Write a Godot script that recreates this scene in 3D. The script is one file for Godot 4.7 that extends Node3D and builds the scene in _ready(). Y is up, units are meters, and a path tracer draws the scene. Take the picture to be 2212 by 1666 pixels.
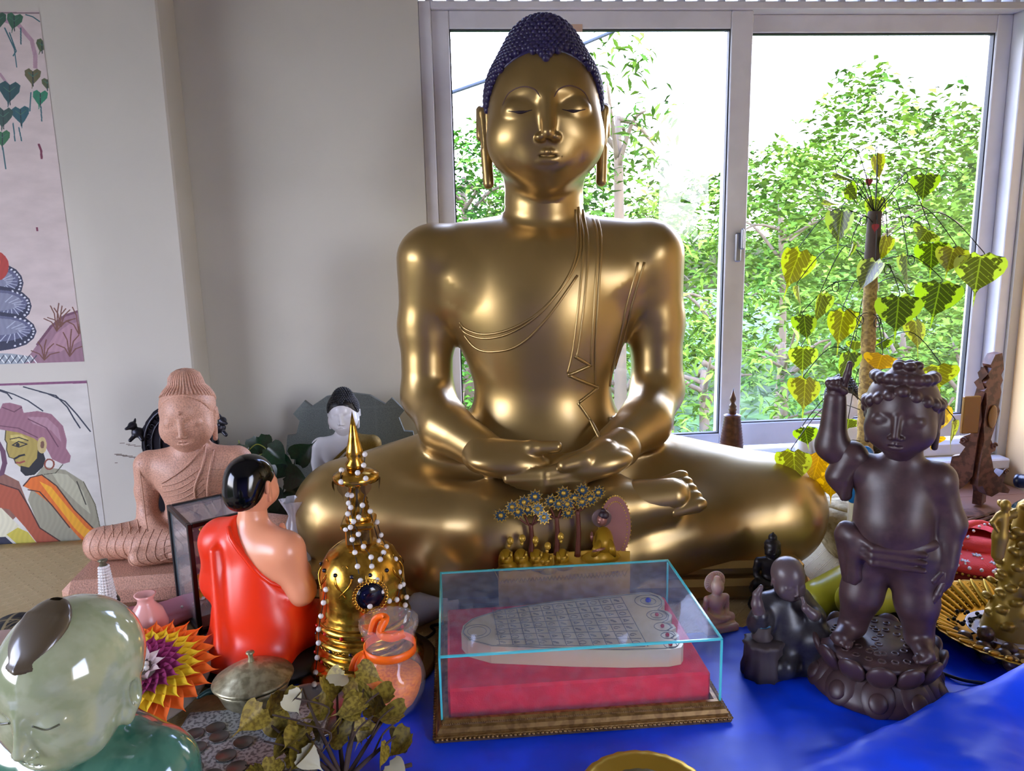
extends Node3D
# A shrine table under a window: a large gilded seated figure and many small ones around it.
var jobs: Array = []
var taken := {}
var mats := {}
var rng := RandomNumberGenerator.new()
const D := PI / 180.0

func V(x: float, y: float, z: float) -> Vector3: return Vector3(x, y, z)

# ---------------------------------------------------------------- nodes
func numbered(n: String) -> String:
	if not taken.has(n):
		taken[n] = 0
		return n
	taken[n] += 1
	return "%s_%03d" % [n, taken[n]]
func thing(called: String, label: String, category: String, at := Vector3.ZERO, turn := 0.0, group := "") -> Node3D:
	var o := Node3D.new()
	o.name = numbered(called)
	add_child(o)
	o.position = at
	o.rotation.y = turn * D
	tag(o, label, category, group)
	return o
func tag(o: Node, label: String, category: String, group := "", kind := "") -> Node:
	if label: o.set_meta("label", label)
	if category: o.set_meta("category", category)
	if group: o.set_meta("group", group)
	if kind: o.set_meta("kind", kind)
	return o
func part(parent: Node, called: String, mesh: Mesh, m: Material, at := Vector3.ZERO) -> MeshInstance3D:
	var o := MeshInstance3D.new()
	o.mesh = mesh
	o.material_override = m
	o.cast_shadow = GeometryInstance3D.SHADOW_CASTING_SETTING_ON
	o.name = called if parent != self else numbered(called)
	parent.add_child(o, true)
	o.position = at
	return o
func struct(called: String, mesh: Mesh, m: Material, parent: Node = self) -> MeshInstance3D:
	var o := part(parent, called, mesh, m)
	if parent == self: o.set_meta("kind", "structure")
	return o
func later(f: Field, parent: Node, called: String, m: Material) -> MeshInstance3D:   # a field is meshed at the end, all together
	var o := MeshInstance3D.new()
	o.material_override = m
	o.name = called if parent != self else numbered(called)
	parent.add_child(o, true)
	jobs.append([f, o])
	return o
func run_jobs() -> void:
	for j in jobs:
		j[0].compute()
		j[1].mesh = j[0].mesh()

# ---------------------------------------------------------------- materials
func M(key: String, c: Color, rough := 0.6, metal := 0.0, more := {}) -> StandardMaterial3D:
	if mats.has(key): return mats[key]
	var m := StandardMaterial3D.new()
	m.albedo_color = c
	m.roughness = rough
	m.metallic = metal
	for k in more: m.set(k, more[k])
	mats[key] = m
	return m
func speck(seed_: int, freq: float, a: Color, b: Color, lo := 0.3, hi := 0.7, octaves := 4, size := 256) -> ImageTexture:
	var n := FastNoiseLite.new()
	n.seed = seed_
	n.frequency = freq
	n.noise_type = FastNoiseLite.TYPE_SIMPLEX_SMOOTH
	n.fractal_octaves = octaves
	var src := n.get_seamless_image(size, size)
	var im := Image.create(size, size, true, Image.FORMAT_RGB8)
	for y in size:
		for x in size:
			im.set_pixel(x, y, a.lerp(b, smoothstep(lo, hi, src.get_pixel(x, y).r)))
	im.generate_mipmaps()
	return ImageTexture.create_from_image(im)
func bumps(seed_: int, freq: float, strength: float, octaves := 3, size := 256) -> ImageTexture:
	var n := FastNoiseLite.new()
	n.seed = seed_
	n.frequency = freq
	n.fractal_octaves = octaves
	var im := n.get_seamless_image(size, size)
	im.convert(Image.FORMAT_RGBA8)
	im.bump_map_to_normal_map(strength)
	im.generate_mipmaps()
	return ImageTexture.create_from_image(im)
func tri(m: StandardMaterial3D, tex: Texture2D, nrm: Texture2D, scale: float, depth := 0.4) -> StandardMaterial3D:
	m.uv1_triplanar = true
	m.uv1_scale = Vector3.ONE * scale
	if tex: m.albedo_texture = tex
	if nrm:
		m.normal_enabled = true
		m.normal_texture = nrm
		m.normal_scale = depth
	return m

# ---------------------------------------------------------------- shapes
func ST(smooth := true) -> SurfaceTool:
	var st := SurfaceTool.new()
	st.begin(Mesh.PRIMITIVE_TRIANGLES)
	st.set_smooth_group(0 if smooth else -1)
	return st
func fin(st: SurfaceTool) -> ArrayMesh:
	st.index()
	st.generate_normals()
	return st.commit()
func quad(st: SurfaceTool, a: Vector3, b: Vector3, c: Vector3, d: Vector3) -> void:
	for p in [a, b, c, a, c, d]: st.add_vertex(p)
func bx(st: SurfaceTool, c: Vector3, s: Vector3, bevel := 0.0, x := Transform3D()) -> void:   # a box with chamfered edges
	st.set_smooth_group(-1)
	var h := s * 0.5
	var b := minf(bevel, minf(h.x, minf(h.y, h.z)) * 0.9)
	var f := func(p: Vector3) -> Vector3: return x * (c + p)
	for ax in 3:
		for sg in [-1.0, 1.0]:
			var u := (ax + 1) % 3
			var w := (ax + 2) % 3
			var q := []
			for k in [[-1, -1], [1, -1], [1, 1], [-1, 1]]:
				var p := Vector3.ZERO
				p[ax] = sg * h[ax]
				p[u] = k[0] * (h[u] - b)
				p[w] = k[1] * (h[w] - b)
				q.append(f.call(p))
			if sg > 0: quad(st, q[3], q[2], q[1], q[0])
			else: quad(st, q[0], q[1], q[2], q[3])
	if b > 0.0:
		for ax in 3:
			var u := (ax + 1) % 3
			var w := (ax + 2) % 3
			for su in [-1.0, 1.0]:
				for sw in [-1.0, 1.0]:
					var q := []
					for e in [[0, -1.0], [0, 1.0], [1, 1.0], [1, -1.0]]:
						var p := Vector3.ZERO
						p[ax] = e[1] * (h[ax] - b)
						p[u] = su * (h[u] - (b if e[0] == 1 else 0.0))
						p[w] = sw * (h[w] - (b if e[0] == 0 else 0.0))
						q.append(f.call(p))
					if su * sw > 0: quad(st, q[0], q[1], q[2], q[3])
					else: quad(st, q[3], q[2], q[1], q[0])
		for sx in [-1.0, 1.0]:
			for sy in [-1.0, 1.0]:
				for sz in [-1.0, 1.0]:
					var p := [V(sx * h.x, sy * (h.y - b), sz * (h.z - b)), V(sx * (h.x - b), sy * h.y, sz * (h.z - b)), V(sx * (h.x - b), sy * (h.y - b), sz * h.z)]
					if sx * sy * sz > 0: p.reverse()
					for k in p: st.add_vertex(f.call(k))
func boxm(c: Vector3, s: Vector3, bevel := 0.0, x := Transform3D()) -> ArrayMesh:
	var st := ST(false)
	bx(st, c, s, bevel, x)
	return fin(st)
func tube(st: SurfaceTool, pts: Array, r, sides := 8, caps := true) -> void:   # r: a number or one radius per point
	st.set_smooth_group(0)
	var rings := []
	var up := Vector3.UP
	for i in pts.size():
		var t: Vector3 = (pts[mini(i + 1, pts.size() - 1)] - pts[maxi(i - 1, 0)]).normalized()
		if t == Vector3.ZERO: t = Vector3.UP
		if i == 0: up = t.cross(Vector3.RIGHT if absf(t.x) < 0.8 else Vector3.BACK).normalized()
		up = (up - t * up.dot(t)).normalized()
		var w := t.cross(up)
		var rr: float = r[i] if r is Array else r
		var ring := []
		for k in sides:
			var a := TAU * k / sides
			ring.append(pts[i] + (up * cos(a) + w * sin(a)) * rr)
		rings.append(ring)
	for i in rings.size() - 1:
		for k in sides:
			var k2 := (k + 1) % sides
			quad(st, rings[i][k], rings[i][k2], rings[i + 1][k2], rings[i + 1][k])
	if caps:
		for e in [0, rings.size() - 1]:
			for k in sides:
				var a: Vector3 = rings[e][k]
				var b: Vector3 = rings[e][(k + 1) % sides]
				if e == 0: st.add_vertex(pts[e]); st.add_vertex(b); st.add_vertex(a)
				else: st.add_vertex(pts[e]); st.add_vertex(a); st.add_vertex(b)
func tubem(pts: Array, r, sides := 8) -> ArrayMesh:
	var st := ST()
	tube(st, pts, r, sides)
	return fin(st)
func lathe(prof: Array, seg := 32, wave = null, smooth := true) -> ArrayMesh:   # prof: [radius, height] pairs; wave(angle, height) scales the radius
	var st := ST(smooth)
	for i in prof.size() - 1:
		st.set_smooth_group(0)
		for k in seg:
			var q := []
			for e in [[i, k], [i, k + 1], [i + 1, k + 1], [i + 1, k]]:
				var a: float = TAU * (e[1] % seg) / seg
				var r: float = prof[e[0]][0]
				var y: float = prof[e[0]][1]
				if wave: r *= wave.call(a, y)
				q.append(V(cos(a) * r, y, sin(a) * r))
			if not smooth and i % 1 == 0: st.set_smooth_group(i + 1)
			quad(st, q[0], q[1], q[2], q[3])
	return fin(st)
func spline(pts: Array, n := 6) -> Array:   # smooth path through the points
	var c := Curve3D.new()
	for i in pts.size():
		var t: Vector3 = (pts[mini(i + 1, pts.size() - 1)] - pts[maxi(i - 1, 0)]) / 6.0
		c.add_point(pts[i], -t, t)
	var out := []
	for i in pts.size() - 1:
		for k in n: out.append(c.sample(i, float(k) / n))
	out.append(pts[-1])
	return out
func ball(r: float, seg := 12, rings := 6) -> SphereMesh:
	var s := SphereMesh.new()
	s.radius = r
	s.height = 2 * r
	s.radial_segments = seg
	s.rings = rings
	return s
func slab(poly: Array, depth: float, y_up := false) -> ArrayMesh:   # a flat outline [x, y] given thickness along z (or lying flat, thickness along y)
	var pv := PackedVector2Array()
	for p in poly: pv.append(Vector2(p[0], p[1]))
	if Geometry2D.is_polygon_clockwise(pv): pv.reverse()
	var ix := Geometry2D.triangulate_polygon(pv)
	var st := ST(false)
	var f := func(p: Vector2, z: float) -> Vector3: return V(p.x, z, -p.y) if y_up else V(p.x, p.y, z)
	for i in range(0, ix.size(), 3):
		for k in [2, 1, 0]: st.add_vertex(f.call(pv[ix[i + k]], depth * 0.5))
		for k in [0, 1, 2]: st.add_vertex(f.call(pv[ix[i + k]], -depth * 0.5))
	for i in pv.size():
		var a := pv[i]
		var b := pv[(i + 1) % pv.size()]
		quad(st, f.call(a, depth * 0.5), f.call(b, depth * 0.5), f.call(b, -depth * 0.5), f.call(a, -depth * 0.5))
	return fin(st)
func lines_on(f: Field, st: SurfaceTool, pts: Array, r, dir := Vector3(0, 0, -1), start := 0.4, n := 6, sides := 6) -> void:   # raised line laid on a field along its surface
	var out := []
	for p in spline(pts, n):
		var q: Vector3 = p
		q -= dir * (q.dot(dir) + start)
		var hit := f.ray(q, dir, start * 2.0)
		if f.ev(hit, f.all()) < 0.002: out.append(hit)
	if out.size() > 1: tube(st, out, r, sides)

func _ready() -> void:
	rng.seed = 7
	# camera
	var cam := Camera3D.new()
	cam.name = "camera"
	cam.fov = 53.19
	cam.near = 0.02
	cam.far = 300.0
	add_child(cam)
	cam.position = V(0, 0.65, 0)
	cam.rotation = V(-10.854, -4.528, -1.279) * D
	cam.current = true
	# sky, sun, exposure
	var env := Environment.new()
	var sky := Sky.new()
	var sm := ProceduralSkyMaterial.new()
	sm.sky_top_color = Color(0.42, 0.62, 1.0)
	sm.sky_horizon_color = Color(0.98, 0.98, 1.0)
	sm.sky_curve = 0.5
	sm.sky_energy_multiplier = 3.4
	sm.ground_bottom_color = Color(0.45, 0.5, 0.4)
	sm.ground_horizon_color = Color(0.7, 0.75, 0.7)
	sky.sky_material = sm
	env.sky = sky
	env.background_mode = Environment.BG_SKY
	env.ambient_light_source = Environment.AMBIENT_SOURCE_DISABLED
	env.tonemap_mode = Environment.TONE_MAPPER_LINEAR
	env.tonemap_exposure = 1.0
	env.sdfgi_enabled = true
	env.ssao_enabled = true
	env.ssil_enabled = true
	var we := WorldEnvironment.new()
	we.name = "world"
	we.environment = env
	add_child(we)
	var sun := DirectionalLight3D.new()
	sun.name = "sun"
	sun.light_energy = 1.4
	sun.light_color = Color(1.0, 0.95, 0.85)
	sun.light_angular_distance = 0.6
	sun.shadow_enabled = true
	add_child(sun)
	sun.rotation = V(-58, 35, 0) * D
	build_room()
	build_gold_buddha()
	build_murals()
	build_left()
	build_center()
	build_right()
	build_outside()
	run_jobs()

# ---------------------------------------------------------------- the room
func build_room() -> void:
	var wallm := M("wall", Color(0.78, 0.765, 0.725), 0.75)
	tri(wallm, speck(3, 0.006, Color(0.955, 0.955, 0.955), Color(1, 1, 1), 0.3, 0.7, 5), null, 0.6)
	var plain := M("wall_plain", Color(0.77, 0.755, 0.715), 0.75)
	var st := ST(false)
	# window wall: left of the window, under it, between window and vent, over the vent, right of it
	var zc := -1.94
	var t := 0.18
	for b in [[-3.0, -0.045, -0.8, 2.0], [-0.045, 1.425, -0.8, 0.06], [-0.045, 1.425, 1.42, 2.0], [1.425, 1.6, -0.8, 2.0]]:
		bx(st, V((b[0] + b[1]) / 2, (b[2] + b[3]) / 2, zc), V(b[1] - b[0], b[3] - b[2], t))
	struct("wall_back", fin(st), wallm)
	st = ST(false)
	bx(st, V(-1.785, 0.6, -1.795), V(2.43, 2.8, 0.11), 0.004)
	struct("wall_pillar", fin(st), wallm)
	# right wall, left wall with a doorway, rear wall
	st = ST(false)
	for b in [[-1.85, 0.5, -0.8, 2.0], [0.5, 2.1, -0.8, 0.1], [0.5, 2.1, 1.5, 2.0], [2.1, 3.0, -0.8, 2.0]]:
		bx(st, V(1.53, (b[2] + b[3]) / 2, (b[0] + b[1]) / 2), V(0.16, b[3] - b[2], b[1] - b[0]))
	struct("wall_right", fin(st), M("wall_cream", Color(0.96, 0.82, 0.6), 0.8))
	st = ST(false)
	for b in [[-1.85, -0.9, -0.8, 2.0], [-0.9, 0.9, 1.5, 2.0], [0.9, 3.0, -0.8, 2.0]]:
		bx(st, V(-2.67, (b[2] + b[3]) / 2, (b[0] + b[1]) / 2), V(0.14, b[3] - b[2], b[1] - b[0]))
	struct("wall_left", fin(st), plain)
	struct("wall_front", boxm(V(-0.6, 0.6, 3.07), V(4.4, 2.8, 0.14)), M("wall_rear", Color(0.36, 0.33, 0.62), 0.8))  # unseen wall, its lavender made up so the gold chest mirrors a mauve tone
	struct("ceiling", boxm(V(-0.6, 2.07, 0.55), V(4.6, 0.14, 5.2)), plain)
	struct("floor", boxm(V(-0.6, -0.87, 0.55), V(4.6, 0.14, 5.2)), M("floor", Color(0.36, 0.28, 0.25), 0.45))
	build_window()
	# table
	struct("window_ledge", boxm(V(0.435, -0.408, -1.79), V(1.99, 0.8, 0.115)), M("ledge_wood", Color(0.5, 0.34, 0.26), 0.45))
	var tb := thing("altar_table", "long wooden altar table under the cloths against the window wall", "table", V(0.15, -0.8, -1.145))
	var wood := M("wood_table", Color(0.5, 0.33, 0.24), 0.4)
	part(tb, "tabletop", boxm(V(0, 0.774, 0), V(2.56, 0.04, 1.17), 0.004), wood)
	for sx in [-1.2, 1.2]:
		for sz in [-0.53, 0.53]:
			part(tb, "leg", boxm(V(sx, 0.377, sz), V(0.07, 0.754, 0.07), 0.004), wood)

func build_window() -> void:
	var alu := M("aluminium", Color(0.84, 0.84, 0.87), 0.35)
	tri(alu, speck(8, 0.02, Color(0.975, 0.975, 0.975), Color(1, 1, 1), 0.3, 0.6, 4), null, 1.5)
	var seal := M("rubber_seal", Color(0.12, 0.12, 0.16), 0.6)
	var glass := M("window_glass", Color(0.9, 1.0, 0.97, 0.06), 0.0)
	glass.transparency = BaseMaterial3D.TRANSPARENCY_ALPHA
	var w := Node3D.new()
	w.name = "window_1"
	add_child(w)
	w.set_meta("kind", "structure")
	var st := ST(false)
	var x0 := -0.045
	var x1 := 1.425
	for b in [[x0, x0 + 0.028, 0.06, 1.175], [x1 - 0.028, x1, 0.06, 1.175], [x0 + 0.028, x1 - 0.028, 0.06, 0.092], [x0 + 0.028, x1 - 0.028, 1.158, 1.175]]:
		bx(st, V((b[0] + b[1]) / 2, (b[2] + b[3]) / 2, -1.905), V(b[1] - b[0], b[3] - b[2], 0.09), 0.002)
	part(w, "frame", fin(st), alu)
	# two sliding sashes, the left one on the inner track
	for s in [[-0.017, 0.733, 0.10, 1.158, 0.023, 0.681, 0.143, 1.119, -1.885], [0.683, 1.397, 0.10, 1.158, 0.735, 1.357, 0.16, 1.117, -1.915]]:
		st = ST(false)
		var z: float = s[8]
		bx(st, V((s[0] + s[4]) / 2, (s[2] + s[3]) / 2, z), V(s[4] - s[0], s[3] - s[2], 0.026), 0.002)
		bx(st, V((s[1] + s[5]) / 2, (s[2] + s[3]) / 2, z), V(s[1] - s[5], s[3] - s[2], 0.026), 0.002)
		bx(st, V((s[4] + s[5]) / 2, (s[2] + s[6]) / 2, z), V(s[5] - s[4], s[6] - s[2], 0.024), 0.002)
		bx(st, V((s[4] + s[5]) / 2, (s[3] + s[7]) / 2, z), V(s[5] - s[4], s[3] - s[7], 0.024), 0.002)
		var sash := part(w, "sash", fin(st), alu)
		st = ST(false)
		for b in [[s[4], s[4] + 0.003, s[6], s[7]], [s[5] - 0.003, s[5], s[6], s[7]], [s[4] + 0.003, s[5] - 0.003, s[6], s[6] + 0.003], [s[4] + 0.003, s[5] - 0.003, s[7] - 0.003, s[7]]]:
			bx(st, V((b[0] + b[1]) / 2, (b[2] + b[3]) / 2, z), V(b[1] - b[0], b[3] - b[2], 0.014))
		part(sash, "seal", fin(st), seal)
		st = ST(false)
		quad(st, V(s[4], s[6], z), V(s[5], s[6], z), V(s[5], s[7], z), V(s[4], s[7], z))
		part(sash, "pane", fin(st), glass)
	# latch
	st = ST(false)
	bx(st, V(0.712, 0.615, -1.868), V(0.016, 0.07, 0.008), 0.003)
	bx(st, V(0.718, 0.635, -1.858), V(0.008, 0.05, 0.012), 0.003)
	part(w, "latch", fin(st), M("latch", Color(0.55, 0.56, 0.6), 0.3, 0.7))
	# vent bars over the lintel
	for i in 30:
		part(w, "vent_bar", boxm(V(-0.02 + i * 0.0485, 1.2975, -1.93), V(0.019, 0.245, 0.1), 0.004), alu)
	part(w, "tape_piece", boxm(V(0.3147, 1.12, -1.8715), V(0.028, 0.016, 0.001)), M("tape", Color(0.78, 0.66, 0.58), 0.6))
	# sill
	part(w, "sill", boxm(V(0.69, 0.046, -1.84), V(1.49, 0.028, 0.06), 0.004), alu)

# ---------------------------------------------------------------- heads: u = half the width of the face, origin on the eye line
func head_field(f: Field, c: Vector3, u: float, tilt := 0.0, o := {}) -> void:
	var B := Basis.from_euler(Vector3(tilt, o.get("turn", 0.0), 0) * D)
	var P := func(x: float, y: float, z: float) -> Vector3: return c + B * (V(x, y, z) * u)
	var R := Vector3(tilt, o.get("turn", 0.0), 0)
	f.ell(P.call(0, 0.32, -0.18), V(1.0, 1.02, 1.1) * u, 0.05 * u, R)
	f.ell(P.call(0, -0.22, -0.02), V(1.0, o.get("len", 1.15), 1.0) * u, 0.25 * u, R)
	f.ell(P.call(0, -1.02, 0.5), V(0.34, 0.28, 0.26) * u, 0.35 * u, R)                      # chin
	for s in [-1, 1]: f.ell(P.call(0.48 * s, -0.45, 0.42), V(0.5, 0.5, 0.4) * u, 0.4 * u, R)   # cheeks
	for s in [-1, 1]: f.ell(P.call(0.42 * s, 0.13, 1.16), V(0.34, 0.16, 0.26) * u, 0.16 * u, R, 1)   # sockets
	for s in [-1, 1]: f.ell(P.call(0.45 * s, 0.03, 0.72), V(0.3, 0.21, 0.2) * u, 0.06 * u, R)  # lids
	f.cap(P.call(0, 0.2, 0.93), P.call(0, -0.38, 1.13), 0.075 * u, 0.105 * u, 0.14 * u)        # nose
	for s in [-1, 1]: f.ell(P.call(0.13 * s, -0.45, 1.05), V(0.1, 0.075, 0.11) * u, 0.05 * u, R)
	f.ell(P.call(0, -0.76, 0.78), V(0.36, 0.2, 0.14) * u, 0.25 * u, R)                          # mouth mound
	for s in [-1, 1]:
		f.cap(P.call(0.29 * s, -0.725, 0.85), P.call(0.05 * s, -0.68, 0.96), 0.028 * u, 0.055 * u, 0.03 * u)
	f.ell(P.call(0, -0.815, 0.91), V(0.21, 0.072, 0.085) * u, 0.035 * u, R)
	for s in [-1, 1]: f.cap(P.call(0.31 * s, -0.738, 0.875), P.call(0, -0.748, 1.0), 0.016 * u, 0.018 * u, 0.02 * u, 1)
	if o.get("ears", true):
		for s in [-1, 1]:
			var lo: float = o.get("lobe", -1.05)
			var eo: float = o.get("flare", 0.0)
			f.cap(P.call((1.04 + eo) * s, 0.15, -0.2), P.call((0.98 + eo) * s, lo, -0.05), 0.11 * u, 0.1 * u, 0.06 * u)
			f.cap(P.call((1.08 + eo) * s, 0.2, -0.3), P.call((1.1 + eo) * s, -0.25, -0.35), 0.1 * u, 0.09 * u, 0.06 * u)
			f.cap(P.call((1.17 + eo) * s, 0.02, -0.12), P.call((1.1 + eo) * s, -0.45, -0.1), 0.05 * u, 0.04 * u, 0.05 * u, 1)

func curl_points(f: Field, c: Vector3, u: float, step: float, low: float) -> Array:   # rows of places for curls over a hair field
	var out := []
	var o := c + V(0, 0.45, -0.15) * u
	var hair := [[0.0, 0.86], [0.12, 0.93], [0.3, 1.03], [0.55, 0.97], [0.8, 0.74], [0.95, 0.42], [1.04, 0.05], [1.3, -0.3]]
	var el := 90.0
	var row := 0
	while el > -62.0:
		var rr := 1.2 * u * maxf(cos(el * D), 0.02)
		var n := maxi(1, int(TAU * rr / step))
		var az0 := 0.5 * (row % 2)
		for k in n:
			var az := TAU * (k + az0) / n
			var dir := V(sin(az) * cos(el * D), sin(el * D), cos(az) * cos(el * D))
			var p := f.ray(o + dir * 3.0 * u, -dir, 4.0 * u)
			var q := (p - c) / u
			var edge := low
			if q.z > -0.35:
				var ax := absf(q.x)
				for i in hair.size() - 1:
					if ax >= hair[i][0] and ax <= hair[i + 1][0]: edge = lerpf(hair[i][1], hair[i + 1][1], (ax - hair[i][0]) / (hair[i + 1][0] - hair[i][0]))
			if q.y > edge: out.append([p, dir])
		el -= rad_to_deg(step * 0.86 / (1.25 * u))
		row += 1
	return out

func build_gold_buddha() -> void:
	var gold := M("gold_paint", Color(0.67, 0.555, 0.34), 0.34, 0.82, {"clearcoat_enabled": true, "clearcoat": 0.3, "clearcoat_roughness": 0.22})
	tri(gold, speck(11, 0.01, Color(0.94, 0.94, 0.94), Color(1, 1, 1), 0.35, 0.65, 5), null, 2.0)
	var t := thing("seated_buddha_statue", "large gilded seated figure with dark blue curled hair before the window", "statue", V(0.18, 0.0, -1.5), -4.0)
	var f := Field.new()
	# torso
	f.ell(V(0, 0.525, -0.005), V(0.185, 0.152, 0.11), 0.02)
	f.ell(V(0, 0.38, 0.0), V(0.134, 0.2, 0.1), 0.07)
	f.ell(V(0, 0.2, 0.0), V(0.22, 0.12, 0.15), 0.08)
	f.cap(V(-0.2, 0.598, -0.012), V(0.2, 0.598, -0.012), 0.062, 0.062, 0.06)
	for s in [-1, 1]:
		f.cap(V(0.05 * s, 0.652, -0.035), V(0.2 * s, 0.63, -0.02), 0.036, 0.04, 0.05)
		f.cap(V(0.15 * s, 0.56, 0.0), V(0.17 * s, 0.53, 0.0), 0.06, 0.045, 0.04)
		f.chain([V(0.216 * s, 0.612, -0.005), V(0.228 * s, 0.48, -0.015), V(0.23 * s, 0.345, 0.0)], [0.062, 0.052, 0.05], 0.025)
		f.chain([V(0.23 * s, 0.345, 0.0), V(0.19 * s, 0.3, 0.085), V(0.105 * s, 0.268, 0.175)], [0.05, 0.048, 0.036], 0.02)
	# neck
	f.ell(V(0.009, 0.71, -0.024), V(0.076, 0.16, 0.068), 0.016)
	# legs
	f.cap(V(0.1, 0.15, -0.02), V(0.43, 0.118, 0.085), 0.13, 0.108, 0.03)
	f.chain([V(0.43, 0.118, 0.09), V(0.1, 0.085, 0.19), V(-0.2, 0.07, 0.21)], [0.1, 0.072, 0.055], 0.03)
	f.cap(V(-0.2, 0.07, 0.21), V(-0.31, 0.062, 0.16), 0.05, 0.03, 0.02)
	f.cap(V(-0.1, 0.17, -0.02), V(-0.385, 0.13, 0.07), 0.13, 0.105, 0.03)
	f.chain([V(-0.385, 0.125, 0.085), V(-0.1, 0.135, 0.19), V(0.1, 0.175, 0.21)], [0.098, 0.078, 0.052], 0.03)
	f.cap(V(0.1, 0.178, 0.212), V(0.2, 0.186, 0.215), 0.05, 0.034, 0.03)
	f.ell(V(0, 0.1, 0.03), V(0.34, 0.1, 0.16), 0.04)
	f.region(V(-0.54, 0.0, -0.22), V(0.58, 0.76, 0.32), 0.0084)
	var hd := Field.new()
	hd.ell(V(0.009, 0.71, -0.024), V(0.0765, 0.162, 0.0685), 0.01)
	head_field(hd, V(0.01, 0.867, 0.006), 0.103, 0.0, {"flare": 0.06, "lobe": -1.12})
	hd.region(V(-0.135, 0.71, -0.14), V(0.15, 1.0, 0.16), 0.0031)
	# toes of the upper foot, its sole turned up
	var toe := Field.new()
	toe.cap(V(0.13, 0.19, 0.215), V(0.215, 0.2, 0.22), 0.036, 0.03, 0.02)
	for i in 5:
		var a := V(0.226 + i * 0.005, 0.226 - i * 0.0095, 0.19 + i * 0.0115)
		toe.cap(a + V(-0.03, -0.012, 0.004), a + V(0.006, -0.002, 0.0), 0.009, 0.0105 + 0.0009 * i, 0.004)
		toe.ell(a + V(0.012, 0.0, 0.0), V(0.0125, 0.0105, 0.0105) * (0.9 + 0.06 * i), 0.003)
	toe.region(V(0.09, 0.14, 0.15), V(0.29, 0.26, 0.28), 0.0042)
	f.boxes.append(["join", toe])
	# hands: far one thumb to the right, near one fingers to the left
	var hand := Field.new()
	hand.ell(V(-0.07, 0.262, 0.205), V(0.075, 0.026, 0.036), 0.01, V(0, 0, -4))
	hand.cap(V(-0.12, 0.27, 0.17), V(-0.06, 0.265, 0.2), 0.036, 0.03, 0.02)
	hand.chain([V(-0.09, 0.282, 0.19), V(-0.03, 0.29, 0.212), V(0.012, 0.292, 0.216)], [0.018, 0.013, 0.0105], 0.008)
	for i in 4: hand.chain([V(-0.04, 0.262 - i * 0.008, 0.19 + i * 0.012), V(0.06, 0.262 - i * 0.006, 0.2 + i * 0.01)], [0.013, 0.011], 0.004)
	hand.cap(V(0.13, 0.275, 0.17), V(0.09, 0.27, 0.205), 0.037, 0.03, 0.02)
	hand.ell(V(0.075, 0.262, 0.222), V(0.07, 0.028, 0.036), 0.012, V(0, 0, 8))
	hand.chain([V(0.1, 0.282, 0.215), V(0.06, 0.275, 0.242), V(0.022, 0.268, 0.25)], [0.018, 0.014, 0.0115], 0.006)
	for i in 4: hand.chain([V(0.05, 0.262 - i * 0.011, 0.238 - absf(i - 1.5) * 0.004), V(-0.01, 0.252 - i * 0.0085, 0.245 - absf(i - 1.5) * 0.003), V(-0.074 + absf(i - 1) * 0.009, 0.246 - i * 0.0055, 0.232 - absf(i - 1) * 0.003)], [0.0135, 0.0115, 0.0085], 0.0025)
	hand.region(V(-0.17, 0.2, 0.11), V(0.18, 0.33, 0.29), 0.0042)
	# one continuous body
	f.boxes.append(["join", hd])
	f.boxes.append(["join", hand])
	later(f, t, "body", gold)
	# robe edges, sash
	var st := ST()
	var w := 0.0026
	for l in [
		[V(0.072, 0.7, 0), V(0.07, 0.63, 0), V(0.045, 0.575, 0), V(-0.005, 0.52, 0), V(-0.06, 0.487, 0), V(-0.11, 0.475, 0), V(-0.145, 0.482, 0), V(-0.158, 0.495, 0)],
		[V(0.066, 0.7, 0), V(0.063, 0.625, 0), V(0.038, 0.568, 0), V(-0.01, 0.513, 0), V(-0.062, 0.479, 0), V(-0.11, 0.467, 0), V(-0.145, 0.474, 0), V(-0.158, 0.487, 0)],
		[V(0.062, 0.58, 0), V(0.0, 0.5, 0), V(-0.05, 0.455, 0), V(-0.1, 0.442, 0), V(-0.13, 0.448, 0), V(-0.15, 0.47, 0)],
		[V(0.19, 0.6, 0), V(0.168, 0.52, 0), V(0.155, 0.45, 0), V(0.143, 0.4, 0), V(0.145, 0.36, 0)],
		[V(0.178, 0.6, 0), V(0.158, 0.52, 0), V(0.145, 0.45, 0), V(0.135, 0.4, 0), V(0.13, 0.36, 0)]]:
		lines_on(f, st, l, w, V(0, 0, -1), 0.35)
	# sash outlines and its zigzag end
	for l in [
		[V(0.072, 0.705, 0), V(0.077, 0.65, 0), V(0.068, 0.57, 0), V(0.053, 0.45, 0), V(0.042, 0.4, 0)],
		[V(0.082, 0.7, 0), V(0.085, 0.64, 0), V(0.077, 0.56, 0), V(0.063, 0.45, 0), V(0.056, 0.43, 0)],
		[V(0.098, 0.7, 0), V(0.104, 0.65, 0), V(0.096, 0.57, 0), V(0.088, 0.45, 0), V(0.087, 0.41, 0)],
		[V(0.106, 0.7, 0), V(0.111, 0.65, 0), V(0.103, 0.57, 0), V(0.095, 0.45, 0), V(0.097, 0.37, 0)]]:
		lines_on(f, st, l, w, V(0, 0, -1), 0.35)
	var zz := [V(0.056, 0.432, 0), V(0.085, 0.412, 0), V(0.043, 0.397, 0), V(0.102, 0.366, 0), V(0.062, 0.342, 0), V(0.09, 0.3, 0)]
	for i in zz.size() - 1: lines_on(f, st, [zz[i], zz[i + 1]], w * 1.3, V(0, 0, -1), 0.35)
	part(t, "robe_edge", fin(st), gold)
	# hair
	var hairm := M("hair_blue_black", Color(0.17, 0.14, 0.31), 0.35)
	var hf := Field.new()
	hf.ell(V(0.01, 0.9, -0.018), V(0.108, 0.115, 0.118), 0.01)
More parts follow.
